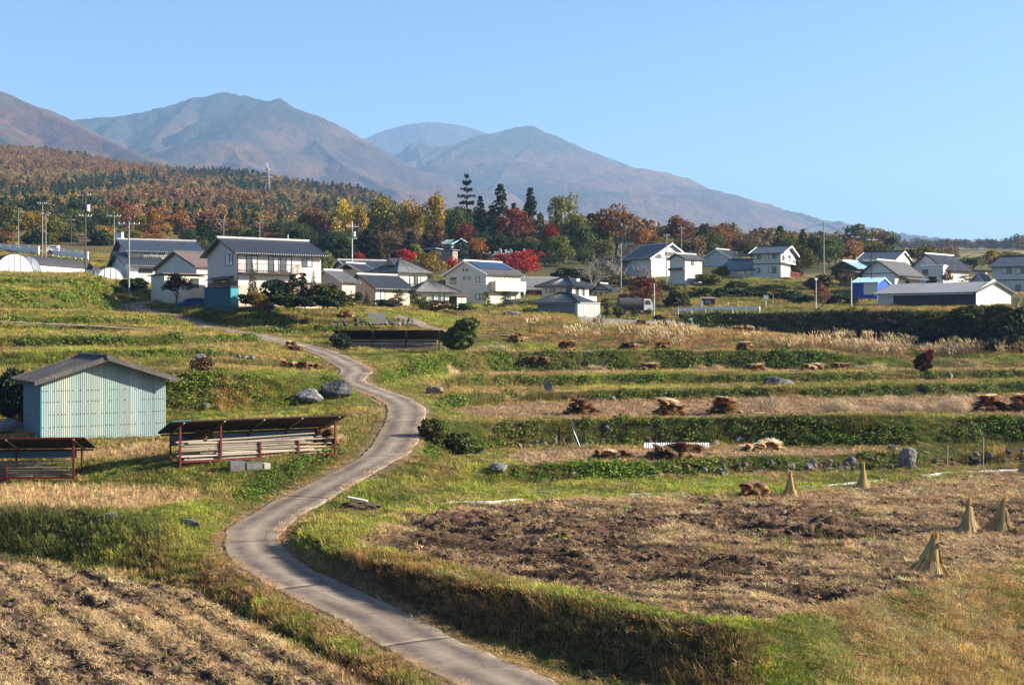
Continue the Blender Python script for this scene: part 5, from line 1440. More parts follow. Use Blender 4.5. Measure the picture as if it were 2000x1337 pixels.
# --- steel pylon on the wooded hill
b = at(523, 402, 880); t = thing('steel_pylon', 'white steel lattice pylon standing on the wooded hill', 'pylon', b)
H = 26.0
def lat(z): return 1.9 * (1 - z / H) + .55
leg = MB(); br = MB()
for sx in (-1, 1):
    for sy in (-1, 1): leg.tube((sx * 1.9 - sx * .0, sy * 1.9, -6), (sx * .5, sy * .5, H), .20, .16, n=4)
z = 0
while z < H - 1.5:
    w0, w1 = lat(z), lat(z + 2.4)
    for f_ in range(4):
        cs = [(-1, -1), (1, -1), (1, 1), (-1, 1)]; p, q = cs[f_], cs[(f_ + 1) % 4]
        br.tube((p[0] * w0, p[1] * w0, z), (q[0] * w1, q[1] * w1, z + 2.4), .12, n=3); br.tube((q[0] * w0, q[1] * w0, z), (p[0] * w1, p[1] * w1, z + 2.4), .12, n=3)
    z += 2.4
leg.build('corner_legs', MATS['pole_concrete'], t)['kind'] = 'stuff'; br.build('bracing', MATS['pole_concrete'], t)['kind'] = 'stuff'
for z in (H - 1, H - 6): MB().tube((-3.2, 0, z), (3.2, 0, z), .22, n=4).build('crossarm', MATS['white_trim'], t)
MB().tube((0, 0, H), (0, 0, H + 3.5), .12, n=4).build('tip_rod', MATS['white_trim'], t)

# --- roadside
def gp(px, d):
    x = (px - CX) / F * d; return (x, d, float(ground_z(x, d)))
def guard_rail(name, label, pts, hgt, m, n_post, group=None, thick=.06, low=.35):
    pts = [Vector(p) for p in pts]
    t = thing(name, label, 'guard rail', pts[0])
    for k in range(len(pts) - 1):
        a = pts[k] - pts[0]; b = pts[k + 1] - pts[0]; d = (b - a).normalized(); nn = Vector((-d.y, d.x, 0)) * thick
        for z0, z1 in ((low, hgt * .62), (hgt * .70, hgt)):
            MB().add([a - nn + Vector((0, 0, z0)), b - nn + Vector((0, 0, z0)), b + nn + Vector((0, 0, z0)), a + nn + Vector((0, 0, z0)), a - nn + Vector((0, 0, z1)), b - nn + Vector((0, 0, z1)), b + nn + Vector((0, 0, z1)), a + nn + Vector((0, 0, z1))],
                     [(0, 3, 2, 1), (4, 5, 6, 7), (0, 1, 5, 4), (1, 2, 6, 5), (2, 3, 7, 6), (3, 0, 4, 7)]).build('rail', MATS[m], t)
        for i in range(n_post + 1):
            c = a.lerp(b, i / n_post); MB().tube(c + Vector((0, .1, -.6)), c + Vector((0, .1, hgt + .05)), .07, n=6).build('rail_post', MATS[m], t)
guard_rail('guard_rail', 'white steel guard rail along the road above the dark bank', [gp(1325, 193.4), gp(1405, 190.2), gp(1484, 186.6)], .95, 'plastic_white', 3, low=.45)
guard_rail('guard_rail', 'white guard wall of the far road at the left edge', [at(-40, 486, 262), at(0, 487, 256), at(76, 492, 246)], 1.1, 'white_trim', 4, low=-.3)
guard_rail('guard_rail', 'white guard wall of the far road right of the van', [at(103, 494, 244), at(135, 498, 240), at(172, 502, 236)], 1.0, 'white_trim', 3, low=-.3)
w_ = MB(); A_ = at(1131, 635, 181.2); B_ = at(1292, 639, 184)
t = thing('retaining_wall', 'long low concrete retaining wall below the white store', 'wall', A_)
for i in range(9):
    p = (B_ - A_) * (i / 9); q = (B_ - A_) * ((i + .985) / 9)
    zt = 1.25 - .45 * i / 9
    MB().add([(p.x, p.y, -1), (q.x, q.y, q.z - 1), (q.x, q.y + .4, q.z - 1), (p.x, p.y + .4, -1), (p.x, p.y, p.z + zt), (q.x, q.y, q.z + zt - .05), (q.x, q.y + .4, q.z + zt - .05), (p.x, p.y + .4, p.z + zt)],
             [(0, 3, 2, 1), (4, 5, 6, 7), (0, 1, 5, 4), (1, 2, 6, 5), (2, 3, 7, 6), (3, 0, 4, 7)]).build('block', MATS['concrete'], t)
t = thing('retaining_wall', 'dark stone retaining wall under the grey deck house', 'wall', at(1404, 560, 252), math.radians(-8))
L_ = 13.5
for j in range(3):
    for i in range(14):
        MB().box(i * L_ / 14 + .02, (i + 1) * L_ / 14 - .02, -.05 * (i % 2), .5, -1.6 + j * .95, -1.6 + (j + 1) * .95 - .04).build('stone', MATS['dark_wall'], t)
# van
def vehicle(name, label, cat, loc, rz, L, W, Hh, body, kind):
    t = thing(name, label, cat, loc, rz)
    prof = {'van': [(0, .3), (0, 1.0), (.35, 1.15), (.75, Hh), (L - .1, Hh), (L, .9), (L, .3)],
            'car': [(0, .3), (0, .8), (.9, .95), (1.5, Hh), (L - 1.0, Hh), (L - .3, .95), (L, .85), (L, .3)]}[kind]
    MB().prism(prof, 0, W).build('body', MATS[body], t)
    gl = MB(); gl.prism([(.62, 1.1), (.85, Hh - .12), (L - .4, Hh - .12), (L - .35, 1.1)], -.012, W + .012); gl.build('side_windows', MATS['window_glass'], t)
    for x in (.8, L - .8):
        for y in (-.02, W - .18):
            wo_ = MB().tube((x, y, .3), (x, y + .2, .3), .3, n=14).build('wheel', MATS['tarp_black'], t)
    return t
vehicle('parked_van', 'small white van on the far road beside the slim poles', 'van', at(89, 494.5, 247), .1, 1.9 * 1.0 + .5, 1.4, 1.15 + .35, 'white_trim', 'van')
vehicle('parked_car', 'dark blue car parked in the shade beside the teal shed', 'car', at(352, 590, 160), .55, 3.9, 1.6, 1.45, 'blue_paint', 'car')
# tank lorry
t = thing('tank_lorry', 'dark-bodied lorry with white cab parked behind shrubs on the road', 'lorry', at(1208, 625, 194), math.radians(6))
MB().tube((0, 0, 1.5), (3.6, 0, 1.5), .95, n=16).build('load', MATS['dark_wall'], t)
MB().box(-.1, 4.8, -.8, .8, .5, .65).build('chassis', MATS['bronze_frame'], t)
cb = MB().prism([(3.75, .6), (3.75, 2.3), (4.7, 2.3), (5.15, 1.4), (5.15, .6)], -.85, .85).build('cab', MATS['white_trim'], t)
MB().prism([(3.95, 1.45), (3.95, 2.05), (4.6, 2.05), (4.85, 1.45)], -.87, .87).build('cab_window', MATS['window_glass'], t)
for x in (.6, 2.8, 4.5):
    for y in (-.85, .6): MB().tube((x, y, .45), (x, y + .25, .45), .45, n=14).build('wheel', MATS['tarp_black'], t)
# roadside hut, mirror, signs
t = thing('roadside_hut', 'small dark wooden hut behind the guard rail', 'hut', at(1374, 612, 201), .05)
MB().box(0, 1.8, 0, 1.4, 0, 1.35).build('wall', MATS['dark_timber'], t); MB().slab((-.2, -.3, 1.3), (2.0, -.3, 1.3), (2.0, 1.6, 1.6), (-.2, 1.6, 1.6), .08).build('roof', MATS['roof_brown'], t)
MB().box(.2, 1.2, -.03, .02, .55, 1.05).build('opening', MATS['slate_shutter'], t)
t = thing('post_box', 'white narrow post beside the roadside hut', 'post', at(1371, 612, 199)); MB().box(-.18, .18, -.1, .1, 0, 1.15).build('panel', MATS['white_trim'], t); MB().box(-.2, .2, -.12, .12, 1.152, 1.2).build('cap', MATS['steel_grey'], t)
t = thing('road_mirror', 'road mirror with square white box on a short pole', 'mirror', at(1496, 615, 193)); MB().tube((0, 0, -.5), (0, 0, 1.7), .05).build('post', MATS['galvanised'], t); MB().box(-.35, .35, -.08, .08, 1.4, 2.0).build('mirror_box', MATS['white_trim'], t)
t = thing('road_sign', 'thin post with small red sign on the green bank', 'sign', at(1510, 608, 200)); MB().tube((0, 0, -.5), (0, 0, 2.2), .04).build('post', MATS['steel_grey'], t); MB().box(-.15, .35, -.05, .0, 1.7, 2.3).build('sign_plate', MATS['roof_red'], t)
t = thing('road_sign', 'octagonal sign seen from behind at the white tunnel', 'sign', at(187, 545, 178)); MB().tube((0, 0, -1), (0, 0, 1.0), .04).build('post', MATS['galvanised'], t)
MB().add([(.52 * math.cos(math.pi / 8 + k * math.pi / 4), y_, 1.1 + .52 * math.sin(math.pi / 8 + k * math.pi / 4)) for y_ in (-.02, .02) for k in range(8)], [tuple(range(8)), tuple(range(15, 7, -1))] + [(k, 8 + k, 8 + (k + 1) % 8, (k + 1) % 8) for k in range(8)]).build('sign_plate', MATS['beige_wall'], t)
mat('yellow_sign', (.55, .34, .04), .6)
t = thing('road_sign', 'small yellow sign by the guard wall at the far left', 'sign', at(32, 486, 255)); MB().tube((0, 0, 0), (0, 0, 1.0), .06).build('post', MATS['galvanised'], t); MB().box(-.3, .3, -.05, .0, .9, 1.5).build('sign_plate', MATS['yellow_sign'], t)
# graves among the trees
r = random.Random(8); prot = None
for i, px in enumerate([938, 944, 950, 956, 961, 967, 972, 977, 983, 988, 993, 998, 1003, 1008, 1014, 1019, 1024, 1030]):
    hh = r.uniform(.7, 1.6); d = r.uniform(280, 292)
    if prot is None:
        prot = thing('grave_stone', 'grey grave stone standing among the trees', 'grave stone', at(px, 503, d), 0, 'grave stones on the wooded slope')
        MB().box(-.45, .45, -.4, .4, -2.5, .35).build('base_stone', MATS['grave_stone'], prot)
        MB().box(-.28, .28, -.22, .22, .352, .98).build('stele', MATS['grave_stone'], prot)
        MB().add([(-.28, -.22, .982), (.28, -.22, .982), (.28, .22, .982), (-.28, .22, .982), (0, 0, 1.15)], [(0, 1, 4), (1, 2, 4), (2, 3, 4), (3, 0, 4), (3, 2, 1, 0)]).build('top_stone', MATS['grave_stone'], prot)
        prot.scale = (1, 1, hh)
    else: dup(prot, at(px, 503 + r.uniform(-4, 3), d), r.uniform(-.2, .2), (r.uniform(.7, 1.1), 1, hh))
# ------------------------------------------------------------------ foreground: shed, drying-pole racks
mat('asbestos_roof', (.075, .070, .066), .85, var=.3, scale=1.5, bump=.5, bscale=6, dirt=(.14, .12, .09))
mat('shed_sheet', (.20, .27, .265), .5, var=.10, scale=1.2, stretch=(2, 2, .12), dirt=(.34, .34, .26), objvar=1)
mat('shed_side', (.11, .16, .19), .7, var=.15, scale=.8)
mat('red_steel', (.10, .014, .014), .5, var=.2, scale=3)
mat('rust_under', (.035, .022, .015), .8, var=.4, scale=3)
mat('pole_wood', (.36, .31, .26), .8, var=.22, scale=6, stretch=(.15, 1, 1), dirt=(.22, .17, .13), objvar=1)
mat('back_sheet', (.07, .12, .15), .5, var=.2, scale=1)
mat('rust_spot', (.08, .03, .015), .9)
def surf_mat_rock(name, a, b_, lich):
    m, n, bs = _mat(name); L = n.links.new
    tc = n.nodes.new('ShaderNodeTexCoord')
    nz = n.nodes.new('ShaderNodeTexNoise'); nz.inputs['Scale'].default_value = 2.2; nz.inputs['Detail'].default_value = 10; nz.inputs['Roughness'].default_value = .7
    L(tc.outputs['Object'], nz.inputs['Vector'])
    rp = n.nodes.new('ShaderNodeValToRGB'); e = rp.color_ramp.elements
    e[0].position = .35; e[0].color = (*a, 1); e[1].position = .62; e[1].color = (*b_, 1)
    x = rp.color_ramp.elements.new(.72); x.color = (*lich, 1)
    L(nz.outputs['Fac'], rp.inputs[0]); L(rp.outputs[0], bs.inputs['Base Color']); bs.inputs['Roughness'].default_value = .9
    n2 = n.nodes.new('ShaderNodeTexNoise'); n2.inputs['Scale'].default_value = 6; n2.inputs['Detail'].default_value = 8
    L(tc.outputs['Object'], n2.inputs['Vector'])
    bp = n.nodes.new('ShaderNodeBump'); bp.inputs['Strength'].default_value = .9; bp.inputs['Distance'].default_value = .12
    L(n2.outputs['Fac'], bp.inputs['Height']); L(bp.outputs[0], bs.inputs['Normal'])
    MATS[name] = m
surf_mat_rock('rock_grey', (.10, .095, .10), (.22, .21, .21), (.42, .40, .37))
surf_mat_rock('rock_dark', (.03, .03, .035), (.08, .08, .085), (.26, .25, .24))
surf_mat_rock('rock_brown', (.12, .085, .065), (.22, .17, .13), (.36, .31, .26))

h = House('corrugated_shed', 'weathered pale blue corrugated metal shed with flat-pitched grey roof', 80, 855, 75, 40, 323, 33, 741, 'y', .33, wall='shed_side', roof='asbestos_roof', cap=None, trim='asbestos_roof', ov=.55, ovg=.85, b=4.6, cat='shed', rib=.5, down=1.2)
sh = h
n = 10; r = RS(4)
for i in range(n):
    t0 = i * h.a / n; t1 = (i + 1) * h.a / n
    m = MB(); k = 6
    def top(t): return h.h + (h.a / 2 - abs(t - h.a / 2)) * h.pitch - .02
    V = []
    for j in range(k * 2 + 1):
        t = t0 + (t1 - t0) * j / (k * 2); o = -.02 - (.024 if j % 2 else .0)
        V += [(t, o - .012 * (i % 2), -.25), (t, o - .012 * (i % 2), top(t))]
    m.add(V, [(2 * j, 2 * j + 2, 2 * j + 3, 2 * j + 1) for j in range(k * 2)])
    o = h.part('wall_sheet', m, 'shed_sheet'); v = r.uniform(.90, 1.08); o.color = (v * r.uniform(.96, 1.05), v, v * r.uniform(.97, 1.03), 1)
sc = MB()
for z in (.62, 1.35, 2.1, 2.75):
    for i in range(34):
        if r.uniform() < .75:
            t = (i + .5) * h.a / 34; sc.box(t - .022, t + .022, -.085, -.06, z - .022, z + .022)
h.part('screws', sc, 'rust_spot')['kind'] = 'stuff'
h.part('corner_trim', MB().box(-.05, .05, -.09, .02, -.2, h.h), 'teal_light')
rc = MB().tube((h.a / 2, -1.0, h.zr + .02), (h.a / 2, 5.6, h.zr + .02), .16, n=8); rc.build('ridge_roll', MATS['asbestos_roof'], h.roofo)

def pole_rack(label, px, py, d, beta, L, dep, hf, hb, nf, front_short, nlog, top, roofm, sheet, seed, logcol=1.0, over=.6, edge='red_steel', zfrac=.0):
    b = at(px, py, d); t = thing('pole_rack', label, 'pole rack', b, math.radians(beta)); r = RS(seed)
    for i in range(nf + 1):
        x = L * i / nf
        zt = hf if i not in front_short else hf * .42
        MB().box(x - .05, x + .05, -.05, .05, -.8, zt).build('post', MATS['red_steel'], t)
        MB().box(x - .045, x + .045, dep - .05, dep + .05, -.8, hb).build('post', MATS['red_steel'], t)
    MB().slab((-over, -.35, hf + .06), (L + over, -.35, hf + .06), (L + over, dep + .35, hb + .04), (-over, dep + .35, hb + .04), .05).build('roof', MATS[roofm], t)
    for y, z in ((-.02, hf - .03), (dep, hb - .06)):
        MB().box(-over * .9, L + over * .9, y - .04, y + .04, z - .05, z + .05).build('purlin', MATS['rust_under'], t)
    MB().box(-over, L + over, -.39, -.35, hf - .0, hf + .08).build('fascia', MATS[edge], t)
    for i in range(nf + 1):
        x = L * i / nf
        MB().tube((x + .1, -.42, hf - .04), (x + .1, dep + .3, hb - .1), .05, n=6).build('rafter', MATS['wood_weathered'], t)
    MB().box(0, L, -.04, .04, -.02, .08).build('sill_beam', MATS['red_steel'], t)
    if sheet: MB().box(.05, L - .3, dep + .06, dep + .09, sheet[0], sheet[1]).build('back_sheet', MATS['back_sheet'], t)
    lm = []
    for k in range(5):
        m = MB(); rr = .048 + .012 * (k % 3)
        for s_ in range(4): m.tube((s_ * .25, .012 * ((s_ + k) % 3), .008 * s_ % .02), ((s_ + 1) * .25, .012 * ((s_ + 1 + k) % 3), .008 * (s_ + 1) % .02), rr * (1 - .12 * s_), rr * (1 - .12 * (s_ + 1)), 7, cap=(s_ in (0, 3)))
        lm.append(m.mesh('pole', MATS['pole_wood'], True))
    placed = 0
    rowsn = int(top / .105)
    for j in range(rowsn):
        for q in range(max(1, nlog // rowsn)):
            y = .10 + q * .13 if j < rowsn - 1 else .1 + q * .2
            if y > dep - .1: continue
            ln = r.uniform(.5, .98) * L * (1 if j else 1.0); x0 = r.uniform(-.15, max(.0, L - ln + .25))
            o = link('pole', lm[r.randint(0, 5)], t); o.location = (x0, y + r.uniform(-.03, .03), .10 + j * .105 + r.uniform(-.02, .03)); o.scale = (ln, r.uniform(.8, 1.25), r.uniform(.8, 1.25))
            o.rotation_euler = (r.uniform(0, 6), r.uniform(-.022, .022), r.uniform(-.02, .02)); v = r.uniform(.4, 1.15) * logcol; o.color = (v, v * .98, v * .94, 1)
            placed += 1
    return t
rk = pole_rack('red-posted rack stacked with pale peeled poles, right of the corrugated shed', 352, 903, 70.5, 31, 9.2, 1.9, 2.25, 1.45, 4, (2, 3), 44, 1.05, 'rust_under', (.75, 1.35), 1, edge='rust_under')
MB().slab((-.62, -.40, 2.345), (.5, -.40, 2.345), (.5, 2.27, 1.53), (-.62, 2.27, 1.53), .03).build('roof_sheet', MATS['teal_light'], rk)
pole_rack('dark rack of weathered poles with bright red roof edge at the left edge', -120, 936, 68.5, 6, 7.0, 2.0, 2.15, 1.4, 2, (1,), 26, .9, 'rust_under', (.9, 1.3), 2, .55, .7)
pole_rack('long dark roofed pole rack on the terrace beyond the bend', 662, 684, 131, 1, 10.2, 2.2, 2.0, 1.15, 3, (), 30, .75, 'rust_under', (.7, 1.0), 3, 1.0, .5, 'rust_under')

# ------------------------------------------------------------------ rice straw: cones, bundles, sheets
def strand_mesh(name, seed, kind, m=None):
    r = RS(seed); rows = []
    if kind == 'cone':     # bound at the neck, flaring to the ground
        for i in range(900):
            a = r.uniform(0, 6.283); rb = (.30 + .24 * r.uniform() ** .5) * (1 + .22 * math.sin(2 * a + seed) + .10 * math.sin(5 * a + seed)); zn = 1.18 + r.uniform(-.04, .04)
            b = np.array([rb * math.cos(a), rb * math.sin(a), r.uniform(-.03, .06)]); m1 = np.array([rb * .47 * math.cos(a), rb * .47 * math.sin(a), .52 + r.uniform(-.05, .05)]); nk = np.array([.085 * math.cos(a), .085 * math.sin(a), zn])
            v = r.uniform(.55, 1.25); w = r.uniform(.014, .03)
            rows.append((b, m1, w, np.ones(3) * v)); rows.append((m1, nk, w * .8, np.ones(3) * v))
        for i in range(260):
            a = r.uniform(0, 6.283); q = r.uniform(.02, .12)
            rows.append((np.array([.08 * math.cos(a), .08 * math.sin(a), 1.15]), np.array([q * math.cos(a), q * math.sin(a), 1.15 + r.uniform(.15, .38)]), .018, np.array([1.15, 1.0, .8]) * r.uniform(.7, 1.2)))
    elif kind == 'sheaf':  # a bundle lying along x, butt end at x=0
        for i in range(330):
            a = r.uniform(0, 6.283); q = .16 * math.sqrt(r.uniform()); v = r.uniform(.55, 1.2)
            b = np.array([r.uniform(-.04, .05), q * math.cos(a) * 1.15, q * math.sin(a) + .15]); k = np.array([.36, q * .55 * math.cos(a), q * .55 * math.sin(a) + .15]); e = np.array([r.uniform(.75, 1.05), q * 1.6 * math.cos(a), max(.0, q * 1.3 * math.sin(a) + .12)])
            c = np.ones(3) * v
            rows.append((b, k, .022, c * np.array([1.05, .78, .6]))); rows.append((k, e, .022, c))
    elif kind == 'mat':    # loose straw thrown flat
        for i in range(700):
            b = np.array([r.normal() * .55, r.normal() * .30, r.uniform(0, .17)]); a = r.normal() * .5 + (math.pi if r.uniform() < .5 else 0); l = r.uniform(.3, .6)
            rows.append((b, b + np.array([l * math.cos(a), l * math.sin(a), r.uniform(-.1, .08)]), .034, np.ones(3) * r.uniform(.7, 1.25)))
    V, Fq, col = tri_fan(rows)
    return npmesh(name, V, Fq, m or MATS['straw_obj'], False, attrs={'v': np.array(col)})
leaf_mat('straw_obj', .7, .12, 'OBJECT')
cone_m = [strand_mesh('strands', s, 'cone') for s in (1, 2, 3)]
def core_cone(k):
    m = MB(); prev = None
    prof = [(.40, -.1), (.34, .08), (.19, .52), (.07, 1.16), (.05, 1.3)]
    for (a, z), (b, z2) in zip(prof, prof[1:]): m.tube((0, 0, z), (0, 0, z2), a, b, 12, cap=False)
    return m.mesh('core', MATS['straw_core'], True)
mat('straw_core', (.13, .085, .04), .95, var=.4, scale=6)
def nioh(px, py, d, hgt, label, lean=(0, 0), sx=1.0, k=0, rz=0):
    x, y = (px - CX) / F * d, d
    t = thing('straw_cone', label, 'straw cone', (x, y, float(ground_z(x, y)) - .02), rz, 'straw cones on the ploughed field')
    s = hgt / 1.45
    for nm, me in (('straw', cone_m[k % 3]), ('core', CORE)):
        o = link(nm, me, t); o.color = (.45, .325, .15, 1)
        M = Matrix.Diagonal((s * sx, s, s, 1)); M[0][2] = lean[0] * s; M[1][2] = lean[1] * s; M = M @ Matrix.Rotation(k * 2.1 + rz, 4, 'Z')
        # bend: the foot trails away from the lean
        o.matrix_local = M
    tie = MB().tube((lean[0] * 1.12 * s, lean[1] * 1.12 * s, 1.12 * s), (lean[0] * 1.18 * s, lean[1] * 1.18 * s, 1.18 * s), .10 * s, n=10); tie.build('tie', MATS['straw_core'], t)
    return t
CORE = core_cone(0)
nioh(1545, 970, 70.3, 1.42, 'straw cone next to the fallen straw heap at the field edge', (-.06, 0), 1.05, 0)
nioh(1686, 957, 73.5, 1.42, 'straw cone standing alone by the white edging strip', (.05, 0), 1.0, 1, 1.2)
nioh(1893, 1036, 58.2, 1.50, 'left cone of the close pair near the right edge', (.09, .02), 1.25, 2, .4)
nioh(1952, 1031, 59, 1.58, 'right cone of the close pair near the right edge', (.26, .02), 1.15, 0, -.3)
nioh(2000, 930, 79.5, 1.5, 'straw cone cut by the right edge of the photo', (-.03, 0), 1.1, 1, 2.2)
nioh(1812, 1124, 47.8, 1.58, 'nearest straw cone, leaning over to the right with a long trailing foot', (.44, 0), 1.5, 2, 0)
shf_m = [strand_mesh('sheaf', s, 'sheaf') for s in (11, 12, 13)]; mat_m = [strand_mesh('straw_mat', s, 'mat') for s in (21, 22, 23)]
def heap(name, label, cat, px, py, d, w, hgt, n, seed, pale=0.0, rz=0.0, z=None, group='straw heaps on the terraces', tight=False):
    x, y = (px - CX) / F * d, d; r = RS(seed); w *= 1.12; hgt *= 1.15
    gz = float(ground_z(x, y)) if z is None else z
    t = thing(name, label, cat, (x, y, gz), rz, group)
    hgt *= 1.25; rows_ = max(1, int(round(hgt / .27))); per = int(math.ceil(n / rows_))
    for j in range(rows_):
        k = max(2, int(per * (1 - .26 * j)))
        for i in range(k):
            o = link('sheaf', shf_m[r.randint(0, 3)], t)
            xx = (i + .5) / k * w * (1 - .12 * j) - w * (1 - .12 * j) / 2
            a = math.pi / 2 + r.uniform(-.8, .8) if (i % 3 or tight) else r.uniform(0, .6) + math.pi * (i % 2)
            o.location = (xx + r.uniform(-.06, .06), -.45 + r.uniform(-.1, .1) + .05 * j, j * .22 + r.uniform(-.07, .07)); o.rotation_euler = (r.uniform(-.2, .2), r.uniform(-.22, .25), a)
            o.scale = (1.0, w / k / .36 * r.uniform(1.0, 1.25), r.uniform(1.0, 1.3))
            c = (.50, .35, .19) if r.uniform() > pale + .15 * (seed % 3) else (.75, .60, .38)
            v = r.uniform(.75, 1.2); o.color = (c[0] * v, c[1] * v, c[2] * v, 1)
    return t
def straw_mat(label, px, py, d, w, seed, flat=1.0, group='loose straw spread on the terraces', col=(.62, .50, .33)):
    x, y = (px - CX) / F * d, d; r = RS(seed)
    t = thing('straw_spread', label, 'loose straw', (x, y, float(ground_z(x, y)) + .10), r.uniform(-.1, .1), group)
    for i in range(max(2, int(w / .9))):
        o = link('straw_layer', mat_m[r.randint(0, 3)], t); o.location = (-w / 2 + (i + .5) * w / max(2, int(w / .9)), r.uniform(-.2, .2), .0); w_s = .62; o.rotation_euler = (r.uniform(-.1, .1), r.uniform(-.1, .1), r.uniform(-.4, .4)); o.scale = (1, 1, r.uniform(2.0, 4.0) * flat); o.scale[0] = w_s; o.scale[1] = .75
        v = r.uniform(.8, 1.15); o.color = (col[0] * v, col[1] * v, col[2] * v, 1)
    return t
H_ = 'straw_heap'
heap(H_, 'low round heap of brown straw beside the nearest row of cones', 'straw heap', 1468, 973, 69.8, 1.7, .55, 14, 1)
heap(H_, 'flattened brown straw heap on the middle field, leftmost there', 'straw heap', 1187, 893, 81.5, 2.3, .3, 9, 2)
heap(H_, 'largest brown straw heap on the middle field in front of the ribbed sheet', 'straw heap', 1300, 900, 80.5, 2.9, .75, 22, 3)
heap(H_, 'smaller straw heap touching the back of the largest one', 'straw heap', 1352, 884, 85, 1.5, .45, 8, 4)
heap(H_, 'pale and brown straw heap on the middle field below the dark bank', 'straw heap', 1482, 878, 85.5, 2.3, .35, 10, 5, .4)
for i, (px, lab) in enumerate(((1130, 'brown straw heap at the near end of the long brown terrace, with poles beside it'), (1303, 'brown straw heap with a pointed top on the long brown terrace'), (1411, 'squarish brown straw heap right of the pointed one'), (1926, 'brown straw heap with pale straw at its left side, near the right edge'), (1992, 'pale straw stack cut by the right edge of the photo'))):
    d_ = 94.5 if px < 1800 else 96.5
    heap(H_, lab, 'straw heap', px, 800, d_, 2.5, .95, 22, 10 + i, .05 if px < 1990 else .8)
for i, (px, w, lab) in enumerate(((1500, 2.2, 'pale loose straw right of the squarish heap'), (1632, 2.7, 'draped pale straw in the middle of the long brown terrace'), (1660, 2.6, 'thin pale straw scatter in front of the draped straw'), (1762, 2.9, 'pale and dark loose straw heap on the long brown terrace'), (1800, 2.6, 'straw swept thin to the right of the dark loose heap'), (1862, 2.2, 'pale loose straw left of the last brown heap'))):
    straw_mat(lab, px, 795, 97 if i % 2 == 0 else 94.5, w, 30 + i, 1.6 if i in (0, 1, 3, 5) else .6)
for i, (px, lab) in enumerate(((1043, 'straw heap right of the draped white straw on the upper strip'), (1262, 'straw heap alone on the upper strip'), (1468, 'straw heap just left of the dark boulder'), (1583, 'small straw heap behind the dark boulder'), (1638, 'last straw heap on the upper strip'))):
    heap(H_, lab, 'straw heap', px, 728, 131.5 + (px - 1000) * .008, 2.5, .62, 14, 40 + i, .15)
for i, (px, lab) in enumerate(((888, 'pale straw by the foot of the lone bush'), (965, 'pale straw on the upper strip left of the first heap'), (1155, 'pale straw between the first two heaps of the upper strip'), (1385, 'pale straw left of the boulder on the upper strip'), (1700, 'pale straw past the last heap of the upper strip'), (1885, 'pale straw near the small white rock'))):
    straw_mat(lab, px, 728, 132 + (px - 1000) * .008, 2.8, 50 + i, 1.0)
for i, (px, lab) in enumerate(((1105, 'straw heap at the left on the silver grass terrace edge'), (1222, 'straw heap just right of the green bank on the terrace edge'), (1292, 'straw heap in front of the tall silver grass'), (1450, 'straw heap among the reddish grass'))):
    heap(H_, lab, 'straw heap', px, 684, 142.5, 2.4, .72, 14, 60 + i, .1)
heap(H_, 'straw bundles beside the black tarpaulin below the guard rail', 'straw heap', 1436, 652, 176, 1.9, 1.0, 12, 71, .3, z=-.9)
heap(H_, 'square straw stack right of its twin below the guard rail', 'straw heap', 1462, 652, 176, 1.9, 1.0, 12, 72, .5, z=-.95)
heap(H_, 'dark straw heap against the retaining wall, left one', 'straw heap', 1163, 633, 181, 1.8, .8, 10, 73, .0)
heap(H_, 'orange straw heap against the retaining wall, right one', 'straw heap', 1250, 636, 183, 1.8, .7, 10, 74, .0)
heap(H_, 'pale straw heap beside the side path', 'straw heap', 1005, 657, 150, 1.9, .7, 10, 75, .8)
for i, (px, lab) in enumerate(((562, 'leftmost of four standing straw bundles above the path bend'), (590, 'second of four standing straw bundles above the path bend'), (612, 'third of four standing straw bundles above the path bend'), (634, 'rightmost of four standing straw bundles above the path bend'))):
    heap('straw_bundle', lab, 'straw bundle', px, 708, 103.5, 1.0, .62, 8, 80 + i, .1, group='standing straw bundles', tight=True)
heap('straw_bundle', 'pair of straw bundles on the path edge left of the long rack', 'straw bundle', 567, 672, 123, 1.7, .6, 9, 90, .5)
heap('straw_bundle', 'pale straw bundle lying on the stacked poles of the red rack', 'straw bundle', 392, 868, 72.5, 1.3, .3, 5, 91, .9, rz=.5, z=float(rk.location.z) + 1.12)
heap('straw_heap', 'grey brown straw heap at the right end of the red rack', 'straw heap', 634, 852, 77, 1.4, .8, 12, 92, .2)
heap('straw_heap', 'pale straw heap by the stone terrace left of the leaning slates', 'straw heap', 672, 611, 158, 2.0, .8, 12, 93, .6)
# ------------------------------------------------------------------ rocks and stone walls
def rock_mesh(seed, m, sub=4, rough=.34, sq=.8):
    import bmesh
    bm = bmesh.new(); bmesh.ops.create_icosphere(bm, subdivisions=sub, radius=1)
    P = np.array([v.co[:] for v in bm.verts]); r = RS(seed)
    # cut by a few planes for facets
    for k in range(9):
        nn = r.normal(size=3); nn /= np.linalg.norm(nn); dd = r.uniform(.62, .9)
        q = P @ nn; over = q > dd; P[over] -= np.outer(q[over] - dd, nn)
    f = fbm(P[:, 0] * 1.5 + seed, P[:, 1] * 1.5 + P[:, 2] * 2.1 + 3, 4, seed) * rough * .4 + fbm(P[:, 0] * 5 + seed, P[:, 2] * 5 + P[:, 1] * 4, 2, seed + 3) * .05
    P *= (1 + f)[:, None]; P[:, 2] *= sq
    for v, p in zip(bm.verts, P): v.co = p
    me = bpy.data.meshes.new('rock'); bm.to_mesh(me); bm.free(); me.materials.append(MATS[m]); return me
